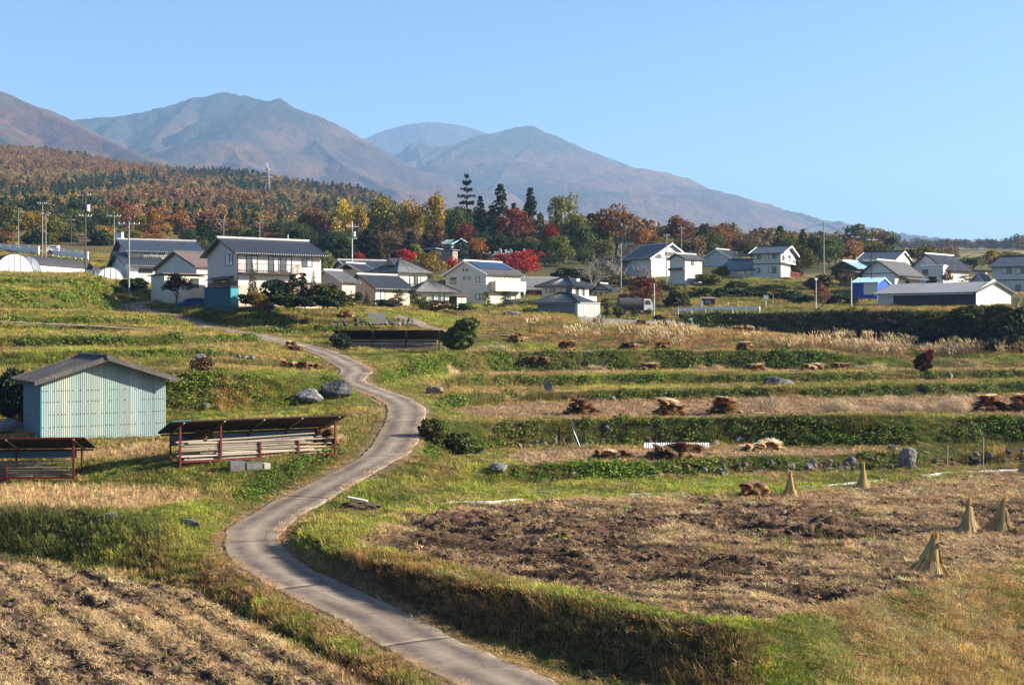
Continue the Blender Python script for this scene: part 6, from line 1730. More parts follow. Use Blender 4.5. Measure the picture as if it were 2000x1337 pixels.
def rock(px, py, d, w, hgt, label, m='rock_grey', seed=1, dep=None, rz=0.0, tilt=0.0, z=None, group=None, name='boulder', cat='boulder'):
    x, y = (px - CX) / F * d, d
    o = link(name, rock_mesh(seed, m)); gz = float(ground_z(x, y)) if z is None else z
    o.scale = (w / 2, (dep or w * .8) / 2, hgt / 1.5); o.location = (x, y, gz + hgt * .32); o.rotation_euler = (tilt, 0, rz)
    return tag(o, label, cat, group)
mat('turned_soil', (.07, .048, .034), .95, var=.4, scale=5, bump=.8, bscale=14, dirt=(.16, .11, .07))
o = link('earth_heap', rock_mesh(95, 'turned_soil', 4, 1.1, .6)); p_ = at(706, 985, 64.5); o.scale = (1.0, .7, .55); o.location = (p_.x, 64.5, float(ground_z(p_.x, 64.5)) + .1); tag(o, 'small heap of dug earth by the path, with a pale board on top', 'earth heap')
MB().box(-.6, .6, -.08, .08, 0, .04).build('board', MATS['white_trim'])
bd = bpy.data.objects['board']; p_ = at(700, 973, 65); bd.location = (p_.x, 64.6, float(ground_z(p_.x, 64.6)) + .42); bd.rotation_euler = (0, .1, -.5)
tag(bd, 'pale short board lying on the small earth heap by the path', 'board')

rock(655, 783, 91, 2.5, 1.5, 'large dark boulder at the inner side of the path bend', 'rock_dark', 3)
rock(607, 786, 90, 2.0, .95, 'lichen-spotted grey boulder left of the dark one', 'rock_grey', 4)
rock(850, 765, 104, 1.5, .75, 'brown-grey boulder on the green verge right of the bend', 'rock_brown', 5)
rock(1510, 748, 120, 2.6, 1.1, 'dark boulder set in the bank of the upper strip', 'rock_dark', 6); rock(1535, 748, 120.5, 1.5, .8, 'low grey tail of rock right of the dark boulder', 'rock_grey', 16)
rock(1772, 921, 82.6, 1.35, 1.75, 'tall smooth grey boulder leaning in the stone wall', 'rock_grey', 7, .9, 0, .45)
rock(1745, 880, 86, .9, .5, 'small dark rock on top of the tall leaning boulder', 'rock_dark', 17)
rock(975, 923, 76, 1.15, .6, 'pale flat-topped boulder in the grass beside the field', 'rock_grey', 8)
rock(20, 850, 79, 1.7, 1.0, 'speckled boulder above the left rack', 'rock_grey', 9)
rock(392, 706, 101.5, .9, .75, 'white-grey rock on the left terrace above the shed', 'rock_grey', 10); rock(404, 788, 88.4, .5, .5, 'left of two small white rocks at the foot of the tall grass', 'rock_grey', 11); rock(429, 790, 88.4, .5, .45, 'right of two small white rocks at the foot of the tall grass', 'rock_grey', 12)
for i, (px, lab) in enumerate(((466, 'leftmost grey stone of the small row above the bank'), (478, 'middle grey stone of the small row above the bank'), (492, 'rightmost grey stone of the small row above the bank'))):
    rock(px, 710, 104.5, .55, .45, lab, 'rock_grey', 20 + i, name='stone', cat='stone')
rock(1855, 742, 132, .8, .9, 'small white rock right of the red bush', 'rock_grey', 13)
rock(525, 610, 153, 2.2, .9, 'pile-like grey rock beside the teal shed', 'rock_grey', 14); rock(1000, 622, 182, 2.6, .5, 'pale rocks along the foot of the solar house garden', 'rock_grey', 15)
rock(18, 838, 82, 1.2, .7, 'grey rock half hidden by rusty weeds at the left edge', 'rock_dark', 18)
rock(370, 1012, 60.6, 1.6, .35, 'long grey stone half sunk in the grass bank on the left', 'rock_grey', 24, .5, -.7); rock(215, 1022, 60.6, 1.0, .25, 'thin slab-like stone in the dark bank on the left', 'rock_grey', 25, .4, -.3)
rock(390, 1152, 51.8, .5, .28, 'small blue-grey stone at the head of the ditch', 'rock_grey', 26)
rock(1185, 862, 90, .5, .5, 'grey rock beside the leaning board', 'rock_grey', 27)
o = MB().add([(-.45, -.3, -.4), (.45, -.35, -.4), (.5, .3, -.4), (-.4, .3, -.4), (-.42, -.2, .95), (.15, -.25, .9), (.12, .25, .8), (-.38, .2, .85)], [(0, 3, 2, 1), (4, 5, 6, 7), (0, 1, 5, 4), (1, 2, 6, 5), (2, 3, 7, 6), (3, 0, 4, 7)]).build('cut_stone', MATS['rock_grey'])
p_ = at(1072, 757, 112); o.location = (p_.x, 112, float(ground_z(p_.x, 112))); tag(o, 'upright cut stone block on the grass terrace', 'stone block')
# dry stone walls in the banks: every stone its own
stone_ms = {m: [rock_mesh(100 + k + 10 * j, m, 2, .5, .85) for k in range(5)] for j, m in enumerate(('rock_grey', 'rock_brown', 'rock_dark'))}
def stone_wall(label, line, spans, rows_n, size, seed, mats=('rock_grey', 'rock_brown', 'rock_dark')):
    """stones along a surveyed bank foot (list index into RIGHT) between view columns"""
    r = RS(seed); L = line
    px0 = spans[0][0]; d0, z0 = line_dz(L, np.array([px0]))
    t = thing('stone_wall', label, 'stone wall', ((px0 - CX) / F * d0[0], d0[0], z0[0]))
    ox, oy, oz = t.location
    for a, b_, dens in spans:
        px = a
        while px < b_:
            d, z = line_dz(L, np.array([px])); d = d[0]; z = z[0]
            s = size * r.uniform(.6, 1.25)
            for j in range(rows_n):
                if r.uniform() > dens * (1 - .28 * j): continue
                sz = s * r.uniform(.75, 1.1) * (1 - .1 * j)
                o = link('stone', stone_ms[mats[r.randint(0, len(mats))]][r.randint(0, 5)], t)
                x = (px - CX) / F * d; yy = d + .22 + j * size * .34
                o.location = (x - ox + r.uniform(-.05, .05), yy - oy + r.uniform(-.06, .06), z + .08 + j * size * .62 - oz + r.uniform(-.04, .04))
                o.scale = (sz * .82, sz * .62, sz * .70); o.rotation_euler = (r.uniform(-.3, .3), r.uniform(-.3, .3), r.uniform(0, 6))
            px += s * 1.0 / d * F
    return t
stone_wall('low dry stone wall at the foot of the grass strip, below the middle field', RIGHT[4], [(1060, 1240, .25), (1240, 1430, .6), (1430, 1590, .55), (1590, 1790, .9)], 3, .42, 5)
stone_wall('overgrown dry stone wall behind the middle field', RIGHT[6], [(1010, 1060, .5), (1060, 1130, .95), (1130, 1180, .85), (1180, 1330, .7), (1330, 1500, .35)], 3, .45, 6, ('rock_grey', 'rock_brown', 'rock_brown'))
stone_wall('brown stones in the ivy bank at the right edge', [(1800, 912, 84), (2000, 900, 86), (2100, 898, 87)], [(1820, 1900, .25), (1900, 2040, .5)], 4, .42, 7, ('rock_brown', 'rock_dark'))
stone_wall('small grey stone wall edging the terrace above the long rack', [(690, 634, 147), (820, 632, 158)], [(640, 750, .5), (752, 806, .95)], 3, .42, 8)
stone_wall('short patch of grey stones in the bank behind the first brown heap', RIGHT[8], [(1165, 1260, .6)], 2, .5, 9)
# leaning slates, board, ribbed sheet, edging strips, lying pole
t = thing('leaning_slates', 'row of grey slates leaning against the small stone wall', 'slate stack', at(722, 628, 149))
for i in range(9):
    MB().add([(i * .22, 0, -.2), (i * .22 + .16, 0, -.2), (i * .22 + .16, .05, -.2), (i * .22, .05, -.2), (i * .22 - .28, .5, 1.05), (i * .22 - .13, .5, 1.05), (i * .22 - .13, .55, 1.05), (i * .22 - .28, .55, 1.05)],
             [(0, 3, 2, 1), (4, 5, 6, 7), (0, 1, 5, 4), (1, 2, 6, 5), (2, 3, 7, 6), (3, 0, 4, 7)]).build('slate', MATS['roof_metal'], t)
t = thing('leaning_board', 'dark board leaning against the stone wall behind the middle field', 'board', at(1131, 872, 88.3))
MB().add([(-.05, 0, -.1), (.12, 0, -.1), (.12, .06, -.1), (-.05, .06, -.1), (-.62, .8, 1.75), (-.36, .8, 1.75), (-.36, .86, 1.75), (-.62, .86, 1.75)], [(0, 3, 2, 1), (4, 5, 6, 7), (0, 1, 5, 4), (1, 2, 6, 5), (2, 3, 7, 6), (3, 0, 4, 7)]).build('plank', MATS['pole_dark'], t)
MB().tube((.1, -.05, -.1), (-.4, .6, 1.2), .035, n=6).build('pipe', MATS['plastic_white'], t)
t = thing('ribbed_sheet', 'narrow corrugated roofing sheet lying at the foot of the stone wall', 'metal sheet', at(1256, 876, 87.2), .02)
m = MB(); n = 56; V = []
for i in range(n + 1): V += [(i * 4.5 / n, 0, .02 + .05 * (i % 2)), (i * 4.5 / n + .1, .5, .34 + .05 * (i % 2))]
m.add(V, [(2 * i, 2 * i + 2, 2 * i + 3, 2 * i + 1) for i in range(n)]); m.build('sheet', MATS['galvanised'], t)
def edging(label, pts, hgt=.10):
    t = thing('edging_strip', label, 'edging', pts[0], 0, 'pale edging along the far side of the ploughed field')
    for a, b_ in zip(pts[:-1], pts[1:]):
        a = Vector(a) - Vector(pts[0]); b_ = Vector(b_) - Vector(pts[0]); k = 2
        for i in range(k):
            p = a.lerp(b_, i / k + .01); q = a.lerp(b_, (i + .97) / k)
            MB().add([p + Vector((0, 0, -.1)), q + Vector((0, 0, -.1)), q + Vector((0, .12, -.1)), p + Vector((0, .12, -.1)), p + Vector((0, 0, hgt)), q + Vector((0, 0, hgt * .8)), q + Vector((0, .12, hgt * .8)), p + Vector((0, .12, hgt))],
                     [(0, 3, 2, 1), (4, 5, 6, 7), (0, 1, 5, 4), (1, 2, 6, 5), (2, 3, 7, 6), (3, 0, 4, 7)]).build('strip', MATS['plastic_white'], t)
edging('pale edging boards left of the middle, at the near green slope', [gp(878, 66.3), gp(930, 66.9), gp(965, 67.3), gp(1022, 68.4)], .14)
edging('pale edging boards beside the two far straw cones', [gp(1230, 70.6), gp(1290, 70.9), gp(1400, 71.6)], .07)
edging('pale edging boards running to the far right cone', [gp(1560, 73.6), gp(1620, 74.6), gp(1690, 76.0), gp(1750, 77.4)], .10)
edging('brightest edging strip reaching the right edge', [gp(1800, 78.8), gp(1850, 80.1), gp(1910, 81.2), gp(1990, 82.6)], .15)
t = thing('lying_pole', 'long thin bamboo pole lying across the left terrace', 'pole', gp(-10, 119)); p0 = Vector(gp(-10, 119)); p1 = Vector(gp(360, 121.5))
MB().tube((0, 0, .45), (p1 - p0) * .5 + Vector((0, 0, .45)), .06, n=5).tube((p1 - p0) * .5 + Vector((0, 0, .45)), (p1 - p0) + Vector((0, 0, .3)), .06, .03, n=5).build('stem', MATS['pole_wood'], t)
for i in range(7): q = (p1 - p0) * (i / 6); MB().tube(q + Vector((0, 0, -.5)), q + Vector((0, 0, .5)), .03, n=5).build('support_stick', MATS['wood_weathered'], t)
t = thing('marker_post', 'short dark post at the edge of the path', 'post', gp(433, 148.0)); MB().tube((0, 0, -.3), (0, 0, 1.0), .07).build('post', MATS['pole_dark'], t); MB().tube((0, 0, 1.0), (0, 0, 1.08), .085).build('cap', MATS['pole_dark'], t)
t = thing('drain_pipe', 'white plastic pipe lying along the dark bank at the right', 'pipe', gp(1620, 160))
pts = [Vector(gp(px, d)) for px, d in ((1620, 162), (1680, 161), (1740, 160), (1820, 158.5), (1880, 157.5), (1915, 156))]
for a, b_ in zip(pts[:-1], pts[1:]):
    MB().tube(a - pts[0] + Vector((0, 0, .3)), a.lerp(b_, .93) - pts[0] + Vector((0, 0, .3)), .12, n=6).build('pipe_length', MATS['plastic_white'], t)
t = thing('tarp_heap', 'black tarpaulin heap at the end of the retaining wall', 'tarpaulin', gp(1304, 184)); o = link('cover', rock_mesh(77, 'tarp_black', 3, .6), t); o.scale = (1.3, 1.0, .9); o.location = (0, 0, .5)
o = link('weight_stone', stone_ms['rock_grey'][1], t); o.scale = (.2, .2, .2); o.location = (0, -.3, 1.15)
t = thing('weed_crate', 'grey boxes overgrown with weeds in front of the red rack', 'crate', gp(475, 70.2), .5)
for i, (x, w_, hh) in enumerate(((-.7, .8, .55), (.2, .9, .42), (1.2, .35, .35))):
    MB().box(x, x + w_, 0, .6, -.1, hh).build('box', MATS['roof_tile_grey' if i < 2 else 'concrete'], t)
t = thing('rotten_plank', 'short dark plank lying on the green strip beside the field', 'plank', gp(1060, 71.2), -.06)
MB().box(-.7, .7, -.1, .1, 0, .09).build('plank', MATS['wood_weathered'], t); MB().box(-.2, .9, .15, .3, 0, .07).build('plank', MATS['dark_timber'], t)
for i, (px, d, lab) in enumerate(((1920, 85.2, 'wooden stake upright in the ivy bank at the right'), (1850, 84.5, 'shorter stake in the ivy bank'))):
    t = thing('stake', lab, 'stake', gp(px, d)); MB().tube((0, 0, -.3), (.03, .05, 1.9 - i * .6), .05, n=6).build('stem', MATS['wood_weathered'], t); MB().tube((.03, .05, 1.9 - i * .6), (.03, .05, 1.98 - i * .6), .06, .02, n=6).build('tip', MATS['wood_weathered'], t)
# person bending in the plot below the guard rail
def person(loc, rz):
    me = bpy.data.meshes.new('person')
    V = [(0, 0, .80), (0, -.14, 1.02), (0, -.30, 1.18), (0, -.38, 1.24), (0, -.47, 1.30), (0, -.50, 1.40),
         (.17, -.28, 1.14), (.26, -.38, .90), (.20, -.55, .68), (-.17, -.28, 1.14), (-.26, -.40, .90), (-.18, -.58, .70),
         (.10, .02, .72), (.13, -.12, .42), (.12, .04, .06), (.12, -.12, .03), (-.10, .02, .72), (-.13, -.10, .42), (-.12, .06, .06), (-.12, -.10, .03)]
    E = [(0, 1), (1, 2), (2, 3), (3, 4), (4, 5), (2, 6), (6, 7), (7, 8), (2, 9), (9, 10), (10, 11), (0, 12), (12, 13), (13, 14), (14, 15), (0, 16), (16, 17), (17, 18), (18, 19)]
    me.from_pydata(V, E, [])
    o = link('person', me); o.location = loc; o.rotation_euler = (0, 0, rz)
    md = o.modifiers.new('skin', 'SKIN')
    R = [.15, .16, .16, .07, .10, .09, .08, .06, .045, .08, .06, .045, .10, .075, .05, .045, .10, .075, .05, .045]
    for v, q in zip(me.skin_vertices[0].data, R): v.radius = (q, q)
    me.skin_vertices[0].data[0].use_root = True
    o.modifiers.new('sub', 'SUBSURF').levels = 1; o.modifiers['sub'].render_levels = 1
    me.materials.append(MATS['teal_light'])
    hat = MB().tube((0, -.50, 1.44), (0, -.50, 1.50), .20, .12, 12).tube((0, -.50, 1.50), (0, -.50, 1.55), .11, .06, 10).build('sun_hat', MATS['white_trim'], o)
    tr = MB()
    for s_ in (-1, 1): MB().tube((s_ * .11, .0, .74), (s_ * .14, -.11, .42), .125, .10, 10).tube((s_ * .14, -.11, .42), (s_ * .12, .05, .10), .10, .08, 10).build('trouser_leg', MATS['dark_wall'], o)
    tag(o, 'person in teal jacket and pale hat bending over the plot below the guard rail', 'person')
person(gp(1352, 181), -.6)

for o in list(C):
    if o.parent is None and o.get('category') in ('mirror', 'sign', 'hut', 'lorry', 'car', 'post') and o.type == 'EMPTY':
        if o.get('label', '').startswith(('white low post', 'small yellow')): continue
        o.location.z = float(ground_z(o.location.x, o.location.y)) + .02
# ------------------------------------------------------------------ trees
leaf_mat('leaf_obj', .75, .22, 'OBJECT')
leaf_mat('leaf_inst', .8, .15)
mat('bark', (.085, .065, .05), .9, var=.3, scale=8, stretch=(1, 1, .2))
mat('bark_grey', (.21, .19, .17), .9, var=.3, scale=8, stretch=(1, 1, .2))
def quads(P, S, r, up=.0, val=None, asp=.7):
    n = len(P)
    a = r.normal(size=(n, 3)); a /= np.linalg.norm(a, axis=1)[:, None]
    b = np.cross(a, r.normal(size=(n, 3))); b /= np.linalg.norm(b, axis=1)[:, None]
    S = np.asarray(S)[:, None]
    V = np.stack([P - a * S, P - b * S * asp, P + a * S, P + b * S * asp], 1).reshape(-1, 3)
    return V, np.arange(4 * n).reshape(n, 4)
def crown(kind, seed, n=2400, m='leaf_obj', leaf=.030):
    """foliage inside a unit tree (height 1, spread about 1)"""
    r = RS(seed); P = []
    if kind in ('round', 'wide', 'tallround', 'shrub'):
        hz = {'round': .36, 'wide': .30, 'tallround': .42, 'shrub': .47}[kind]; cz = {'round': .60, 'wide': .66, 'tallround': .56, 'shrub': .42}[kind]
        nl = 26 if kind != 'shrub' else 22
        for i in range(nl):
            u = r.normal(size=3); u /= np.linalg.norm(u); q = r.uniform(.45, .88)
            c = np.array([u[0] * .42 * q, u[1] * .42 * q, cz + u[2] * hz * q]); rad = r.uniform(.09, .19)
            k = int(n / nl * r.uniform(.6, 1.4)); w = r.normal(size=(k, 3)); w /= np.linalg.norm(w, axis=1)[:, None]
            P.append(c + w * (rad * r.uniform(.55, 1.12, k) ** .6)[:, None] * np.array([1.1, 1.1, .75]))
        P = np.concatenate(P); S = leaf * r.uniform(.5, 1.3, len(P))
    elif kind in ('conifer', 'cedar', 'column', 'larch'):
        wd = {'conifer': .23, 'cedar': .30, 'column': .17, 'larch': .20}[kind]
        if kind in ('column', 'larch'):
            t = r.uniform(0, 1, n) ** 1.25; a = r.uniform(0, 6.283, n)
            rad = wd * (1 - t) ** .8 * (.55 + .45 * r.uniform(0, 1, n) ** .4) * (1 + .3 * np.sin(a * 3 + t * 22 + seed))
            P = np.stack([rad * np.cos(a), rad * np.sin(a), .06 + t * .95], 1); S = leaf * r.uniform(.5, 1.2, n) * (1.2 - t)
        else:
            nb = 90 if kind == 'conifer' else 60; per = n // nb; S = []
            tiers = 15 if kind == 'conifer' else 9
            for i in range(nb):
                t = (int(r.uniform(0, tiers)) + r.uniform(-.12, .12)) / tiers; t = max(0, t); a = r.uniform(0, 6.283)
                L_ = wd * (1 - t) ** .75 * r.uniform(.6, 1.2) + .02
                s = r.uniform(0, 1, per) ** .8; z0 = .14 + t * .84
                x = s * L_; z = z0 + (.02 if kind == 'conifer' else .05) * s - (.14 if kind == 'conifer' else .05) * s * s * L_ / wd
                y = r.normal(size=per) * .022 * (1.15 - s)
                P.append(np.stack([x * math.cos(a) - y * math.sin(a), x * math.sin(a) + y * math.cos(a), z + r.normal(size=per) * .008], 1))
            P = np.concatenate(P); S = leaf * .8 * r.uniform(.5, 1.2, len(P))
    elif kind == 'pads':
        S = []
        for i in range(9):
            a = r.uniform(0, 6.283); z = .35 + i * .07; c = np.array([math.cos(a) * .24 * (1.2 - z), math.sin(a) * .24 * (1.2 - z), z]); k = n // 9
            w = r.normal(size=(k, 3)) * np.array([.11, .11, .025]); P.append(c + w)
        P = np.concatenate(P); S = leaf * r.uniform(.5, 1.1, len(P))
    V, Fq = quads(P, S, r)
    v = r.uniform(.6, 1.35, len(P)); cl = .8 + .4 * vnoise(P[:, 0] * 7 + seed, P[:, 2] * 7 + P[:, 1] * 5, seed); v = v * cl
    col = np.stack([v * r.uniform(.9, 1.12, len(v)), v, v * .95], 1)
    return npmesh('crown_' + kind, V, Fq, MATS[m], False, attrs={'v': col})
def limb_mesh(seed, m, branchy=True, bare=False):
    r = random.Random(seed); mb = MB()
    def grow(p, d, L, rad, lv):
        q = p + d * L
        mb.tube(p, q, rad, rad * .62, n=5 if lv < 2 else 3, cap=False)
        if lv >= (5 if bare else 2): return
        k = (3 if lv < 3 else 3) if bare else 3
        for i in range(k):
            nd = (d + Vector((r.uniform(-1, 1), r.uniform(-1, 1), r.uniform(-.25, .7))) * (.62 if lv else .75)).normalized()
            grow(p.lerp(q, r.uniform(.6, 1)), nd, L * r.uniform(.55, .85), rad * .58, lv + 1)
    grow(Vector((0, 0, -.08)), Vector((0, 0, 1)), .36 if not bare else .30, .026 if not bare else .034, 0)
    return mb.mesh('trunk', MATS[m])
def straight_trunk(): return MB().tube((0, 0, -.12), (0, 0, .5), .024, .014, 7).tube((0, 0, .5), (0, 0, .96), .014, .003, 6).mesh('trunk', MATS['bark'])
CR = {k: [crown(k, s * 10 + i, n_, leaf=lf) for s in range(1, c_ + 1)] for i, (k, c_, n_, lf) in enumerate((('round', 3, 2600, .026), ('wide', 2, 2800, .024), ('tallround', 2, 2600, .026), ('shrub', 4, 2400, .050), ('conifer', 3, 3000, .028), ('cedar', 1, 2400, .026), ('column', 2, 1400, .030), ('larch', 2, 1300, .026), ('pads', 2, 1500, .026)))}
TR = {'limb': [limb_mesh(s, 'bark') for s in (1, 2, 3)], 'bare': [limb_mesh(s, 'bark_grey', bare=True) for s in (11, 12, 13)], 'str': [straight_trunk()]}
HUE = {'rust': (.22, .105, .038), 'redbrown': (.14, .06, .032), 'red': (.36, .03, .022), 'darkred': (.14, .04, .024), 'orange': (.30, .13, .03), 'yellow': (.36, .26, .035), 'gold': (.27, .18, .03), 'olive': (.12, .115, .025),
       'green': (.065, .09, .02), 'lime': (.15, .18, .03), 'dark': (.028, .045, .018), 'blue': (.028, .042, .026), 'brown': (.13, .085, .045), 'grey': (.14, .12, .10)}
_tc = [0]
def tree(px, pyb, pyt, w, d, kind, hue, label=None, group='trees around the village', name=None, cat='tree', z=None, v=1.0):
    if 146 < d < 153.5 and kind in ('shrub', 'conifer'): w *= 1.35
    _tc[0] += 1; i = _tc[0]; r = random.Random(i * 7 + 1)
    x = (px - CX) / F * d; H = (pyb - pyt) / F * d; W = w / F * d
    zb = (HY - pyb) / F * d if z is None else z
    t = thing(name or {'conifer': 'conifer', 'cedar': 'conifer', 'column': 'conifer', 'larch': 'larch', 'shrub': 'shrub', 'bare': 'bare_tree', 'pads': 'garden_pine'}.get(kind, 'leafy_tree'), label, cat if kind != 'shrub' else 'shrub', (x, d, zb), r.uniform(0, 6.28), group)
    base = {'conifer': .46, 'cedar': .6, 'column': .36, 'larch': .42, 'bare': .75, 'pads': .75}.get(kind, 1.0)
    t.scale = (W / base, W / base, H)
    if kind == 'bare':
        link('trunk', TR['bare'][i % 3], t)
        return t
    link('trunk', TR['str' if kind in ('conifer', 'cedar', 'column', 'larch') else 'limb'][0 if kind in ('conifer', 'cedar', 'column', 'larch') else i % 3], t)
    c = link('crown', CR[kind][i % len(CR[kind])], t); h = HUE[hue]; q = v * r.uniform(.88, 1.12); c.color = (h[0] * q, h[1] * q, h[2] * q, 1)
    return t
T = tree
# wood behind the village, told apart by colour and place
T(665, 500, 376, 62, 345, 'tallround', 'yellow', 'brightest yellow tree at the left end of the wood behind the farmhouse')
T(704, 500, 392, 50, 335, 'tallround', 'gold', 'orange-gold tree just right of the brightest yellow one')
T(612, 490, 396, 66, 350, 'round', 'redbrown', 'rusty red tree left of the brightest yellow tree')
T(752, 500, 381, 80, 350, 'wide', 'olive', 'broad olive tree left in the row of yellow-green crowns', v=1.4)
T(800, 500, 378, 66, 355, 'round', 'gold', 'yellow-green tree in the middle of the row of crowns', v=.85)
T(851, 500, 370, 60, 350, 'tallround', 'gold', 'tall golden tree left of the tiered fir')
T(912, 470, 331, 56, 345, 'cedar', 'blue', 'tallest fir, with separate tiers of branches, on the skyline')
T(938, 480, 378, 40, 345, 'conifer', 'dark', 'dark conifer at the foot of the tiered fir')
T(977, 480, 353, 58, 345, 'conifer', 'blue', 'dense dark conifer right of the tiered fir')
T(1036, 490, 360, 50, 340, 'conifer', 'dark', 'slender dark conifer with ragged top beside the yellow-green tree')
T(1003, 490, 392, 40, 340, 'conifer', 'dark', 'small conifer between the two taller dark ones')
T(1102, 500, 372, 70, 335, 'tallround', 'olive', 'tall yellow-green tree right of the slender conifer', v=1.5)
T(1130, 505, 408, 48, 332, 'round', 'olive', 'lower yellow-green tree below the tall one', v=1.3)
T(1203, 520, 400, 112, 335, 'wide', 'rust', 'large round orange-brown tree above the bare branches')
T(1008, 500, 405, 96, 325, 'wide', 'darkred', 'dark red maple in the middle of the wood')
T(912, 500, 428, 60, 320, 'round', 'darkred', 'dim red maple below the tiered fir')
T(1075, 500, 428, 40, 322, 'round', 'red', 'small bright red maple below the tall yellow-green tree', v=.6)
T(895, 500, 395, 60, 330, 'round', 'green', 'dark green tree left of the fir')
T(1086, 545, 450, 78, 290, 'round', 'lime', 'bright green tree above the red maple by the hip-roofed garage', v=.75)
T(1140, 540, 434, 64, 300, 'tallround', 'green', 'bushy green tree right of the bright green one')
T(1018, 556, 487, 112, 262, 'wide', 'red', 'wide scarlet maple behind the solar panel house')
T(968, 540, 500, 46, 262, 'round', 'red', 'low scarlet maple touching the solar panel roof')
T(792, 530, 486, 52, 268, 'wide', 'red', 'scarlet maple above the hipped house roof')
T(884, 545, 498, 30, 255, 'round', 'red', 'narrow scarlet maple left of the solar panel house')
T(702, 520, 489, 26, 262, 'round', 'red', 'small red maple behind the transformer pole', v=.8)
T(838, 560, 484, 76, 250, 'round', 'gold', 'speckled yellow-green tree between the hipped house and the solar house', v=.7)
T(810, 500, 470, 36, 275, 'shrub', 'lime', 'small lime-green tree behind the scarlet maple')
T(868, 572, 540, 34, 232, 'shrub', 'dark', 'dark round shrub left of the solar panel house wall')
T(745, 520, 468, 26, 275, 'conifer', 'olive', 'small grey-green conifer above the long dark roof')
T(932, 505, 461, 44, 292, 'round', 'orange', 'small orange tree beside the green shed')
T(940, 510, 488, 56, 280, 'shrub', 'brown', 'brown shrub below the small orange tree')
T(982, 512, 491, 40, 275, 'shrub', 'orange', 'pale orange shrub in front of the graves', v=.8)
T(636, 560, 482, 40, 236, 'tallround', 'lime', 'yellow-green tree rising behind the right end of the farmhouse roof', v=.9)
# trees at the left
T(395, 500, 425, 46, 262, 'conifer', 'dark', 'dark conifer behind the tiled house, left of the farmhouse')
T(370, 500, 440, 50, 266, 'round', 'dark', 'dark round tree behind the tiled house ridge')
T(300, 478, 402, 44, 330, 'tallround', 'orange', 'orange-yellow tree above the tiled house', v=.8)
T(322, 480, 430, 36, 320, 'tallround', 'gold', 'slim golden tree above the tiled house')
T(350, 480, 410, 78, 345, 'wide', 'rust', 'rusty orange tree above the tiled house roof')
T(455, 490, 430, 60, 330, 'wide', 'rust', 'rusty tree behind the left roof aerial of the farmhouse')
T(505, 492, 436, 70, 330, 'wide', 'redbrown', 'red-brown tree behind the right roof aerial of the farmhouse')
T(240, 478, 388, 80, 380, 'wide', 'redbrown', 'red-brown tree on the hill foot right of the tallest left pole', v=1.3)
T(205, 478, 395, 70, 360, 'round', 'green', 'dark green tree right of the tallest left pole')
T(145, 478, 400, 70, 350, 'round', 'green', 'dark green tree left of the tallest left pole')
T(110, 478, 412, 60, 340, 'round', 'olive', 'olive tree behind the slim pair of poles', v=1.2)
T(62, 478, 405, 70, 335, 'round', 'gold', 'olive-gold tree near the left edge', v=.7)
T(12, 478, 395, 74, 330, 'tallround', 'olive', 'dark olive tree cut by the left edge', v=.9)
T(278, 480, 415, 50, 345, 'tallround', 'olive', 'olive tree between the rusty and the red-brown trees')
T(180, 478, 420, 40, 320, 'round', 'dark', 'low dark tree behind the tallest left pole')
T(425, 492, 445, 50, 300, 'round', 'dark', 'dark tree behind the farmhouse gable')
T(545, 490, 425, 60, 320, 'round', 'dark', 'dark tree behind the farmhouse roof ridge')
T(580, 495, 430, 60, 300, 'round', 'green', 'dark green tree above the right half of the farmhouse roof')
# right half
T(1175, 560, 480, 90, 262, 'bare', 'grey', 'leftmost bare grey tree above the timber house', cat='bare tree')
T(1222, 575, 478, 96, 258, 'bare', 'grey', 'bare grey tree around the pale pole', cat='bare tree')
T(1262, 578, 492, 84, 250, 'bare', 'grey', 'bare tree in front of the white gable house', cat='bare tree')
T(1140, 560, 500, 60, 266, 'bare', 'grey', 'small bare tree behind the hip-roofed garage', cat='bare tree')
T(1195, 545, 495, 90, 270, 'round', 'grey', 'greyish nearly leafless tree behind the bare ones')
T(1258, 612, 541, 96, 206, 'wide', 'darkred', 'dark red maple by the road, left of the plain steel pole', v=1.2)
T(1322, 605, 560, 56, 205, 'shrub', 'dark', 'dark climber-covered tree right of the dark red maple')
T(1338, 610, 552, 26, 203, 'column', 'lime', 'yellow-green creeper column left of the green bank', v=.7)
T(1324, 500, 421, 84, 345, 'wide', 'redbrown', 'dark red-brown tree above the white gable house', v=.9)
T(1372, 500, 430, 44, 350, 'tallround', 'dark', 'dark green tree between two reddish ones')
T(1408, 500, 432, 56, 340, 'round', 'redbrown', 'reddish-brown tree above the far dark roof', v=1.4)
T(1444, 505, 450, 34, 330, 'tallround', 'rust', 'rust-brown tree left of the deck house')
T(1282, 505, 455, 40, 330, 'round', 'orange', 'small orange tree beside the large orange-brown one', v=.7)
T(1408, 540, 512, 40, 262, 'shrub', 'lime', 'yellow-green shrub between the white barn and the deck house', v=.7)
T(1525, 490, 438, 46, 330, 'conifer', 'olive', 'grey-green conifer behind the deck house roof', v=.8)
T(1497, 500, 458, 60, 330, 'round', 'grey', 'pale brownish tree behind the deck house ridge')
T(1568, 520, 444, 38, 300, 'conifer', 'green', 'conifer just right of the deck house gable', v=.8)
T(1598, 530, 452, 46, 290, 'tallround', 'dark', 'dark evergreen left of the tallest right pole', v=1.3)
T(1572, 545, 478, 52, 275, 'round', 'olive', 'olive-brown tree right of the deck railing', v=.8)
T(1556, 540, 500, 40, 268, 'shrub', 'olive', 'low olive tree beside the red deck railing', v=.7)
T(1646, 520, 469, 54, 320, 'round', 'darkred', 'dark red tree right of the tallest right pole', v=1.4)
T(1690, 505, 478, 36, 330, 'round', 'orange', 'small orange tree behind the far dark pole', v=.7)
T(1738, 500, 461, 32, 330, 'tallround', 'dark', 'dark round pine above the cream gable')
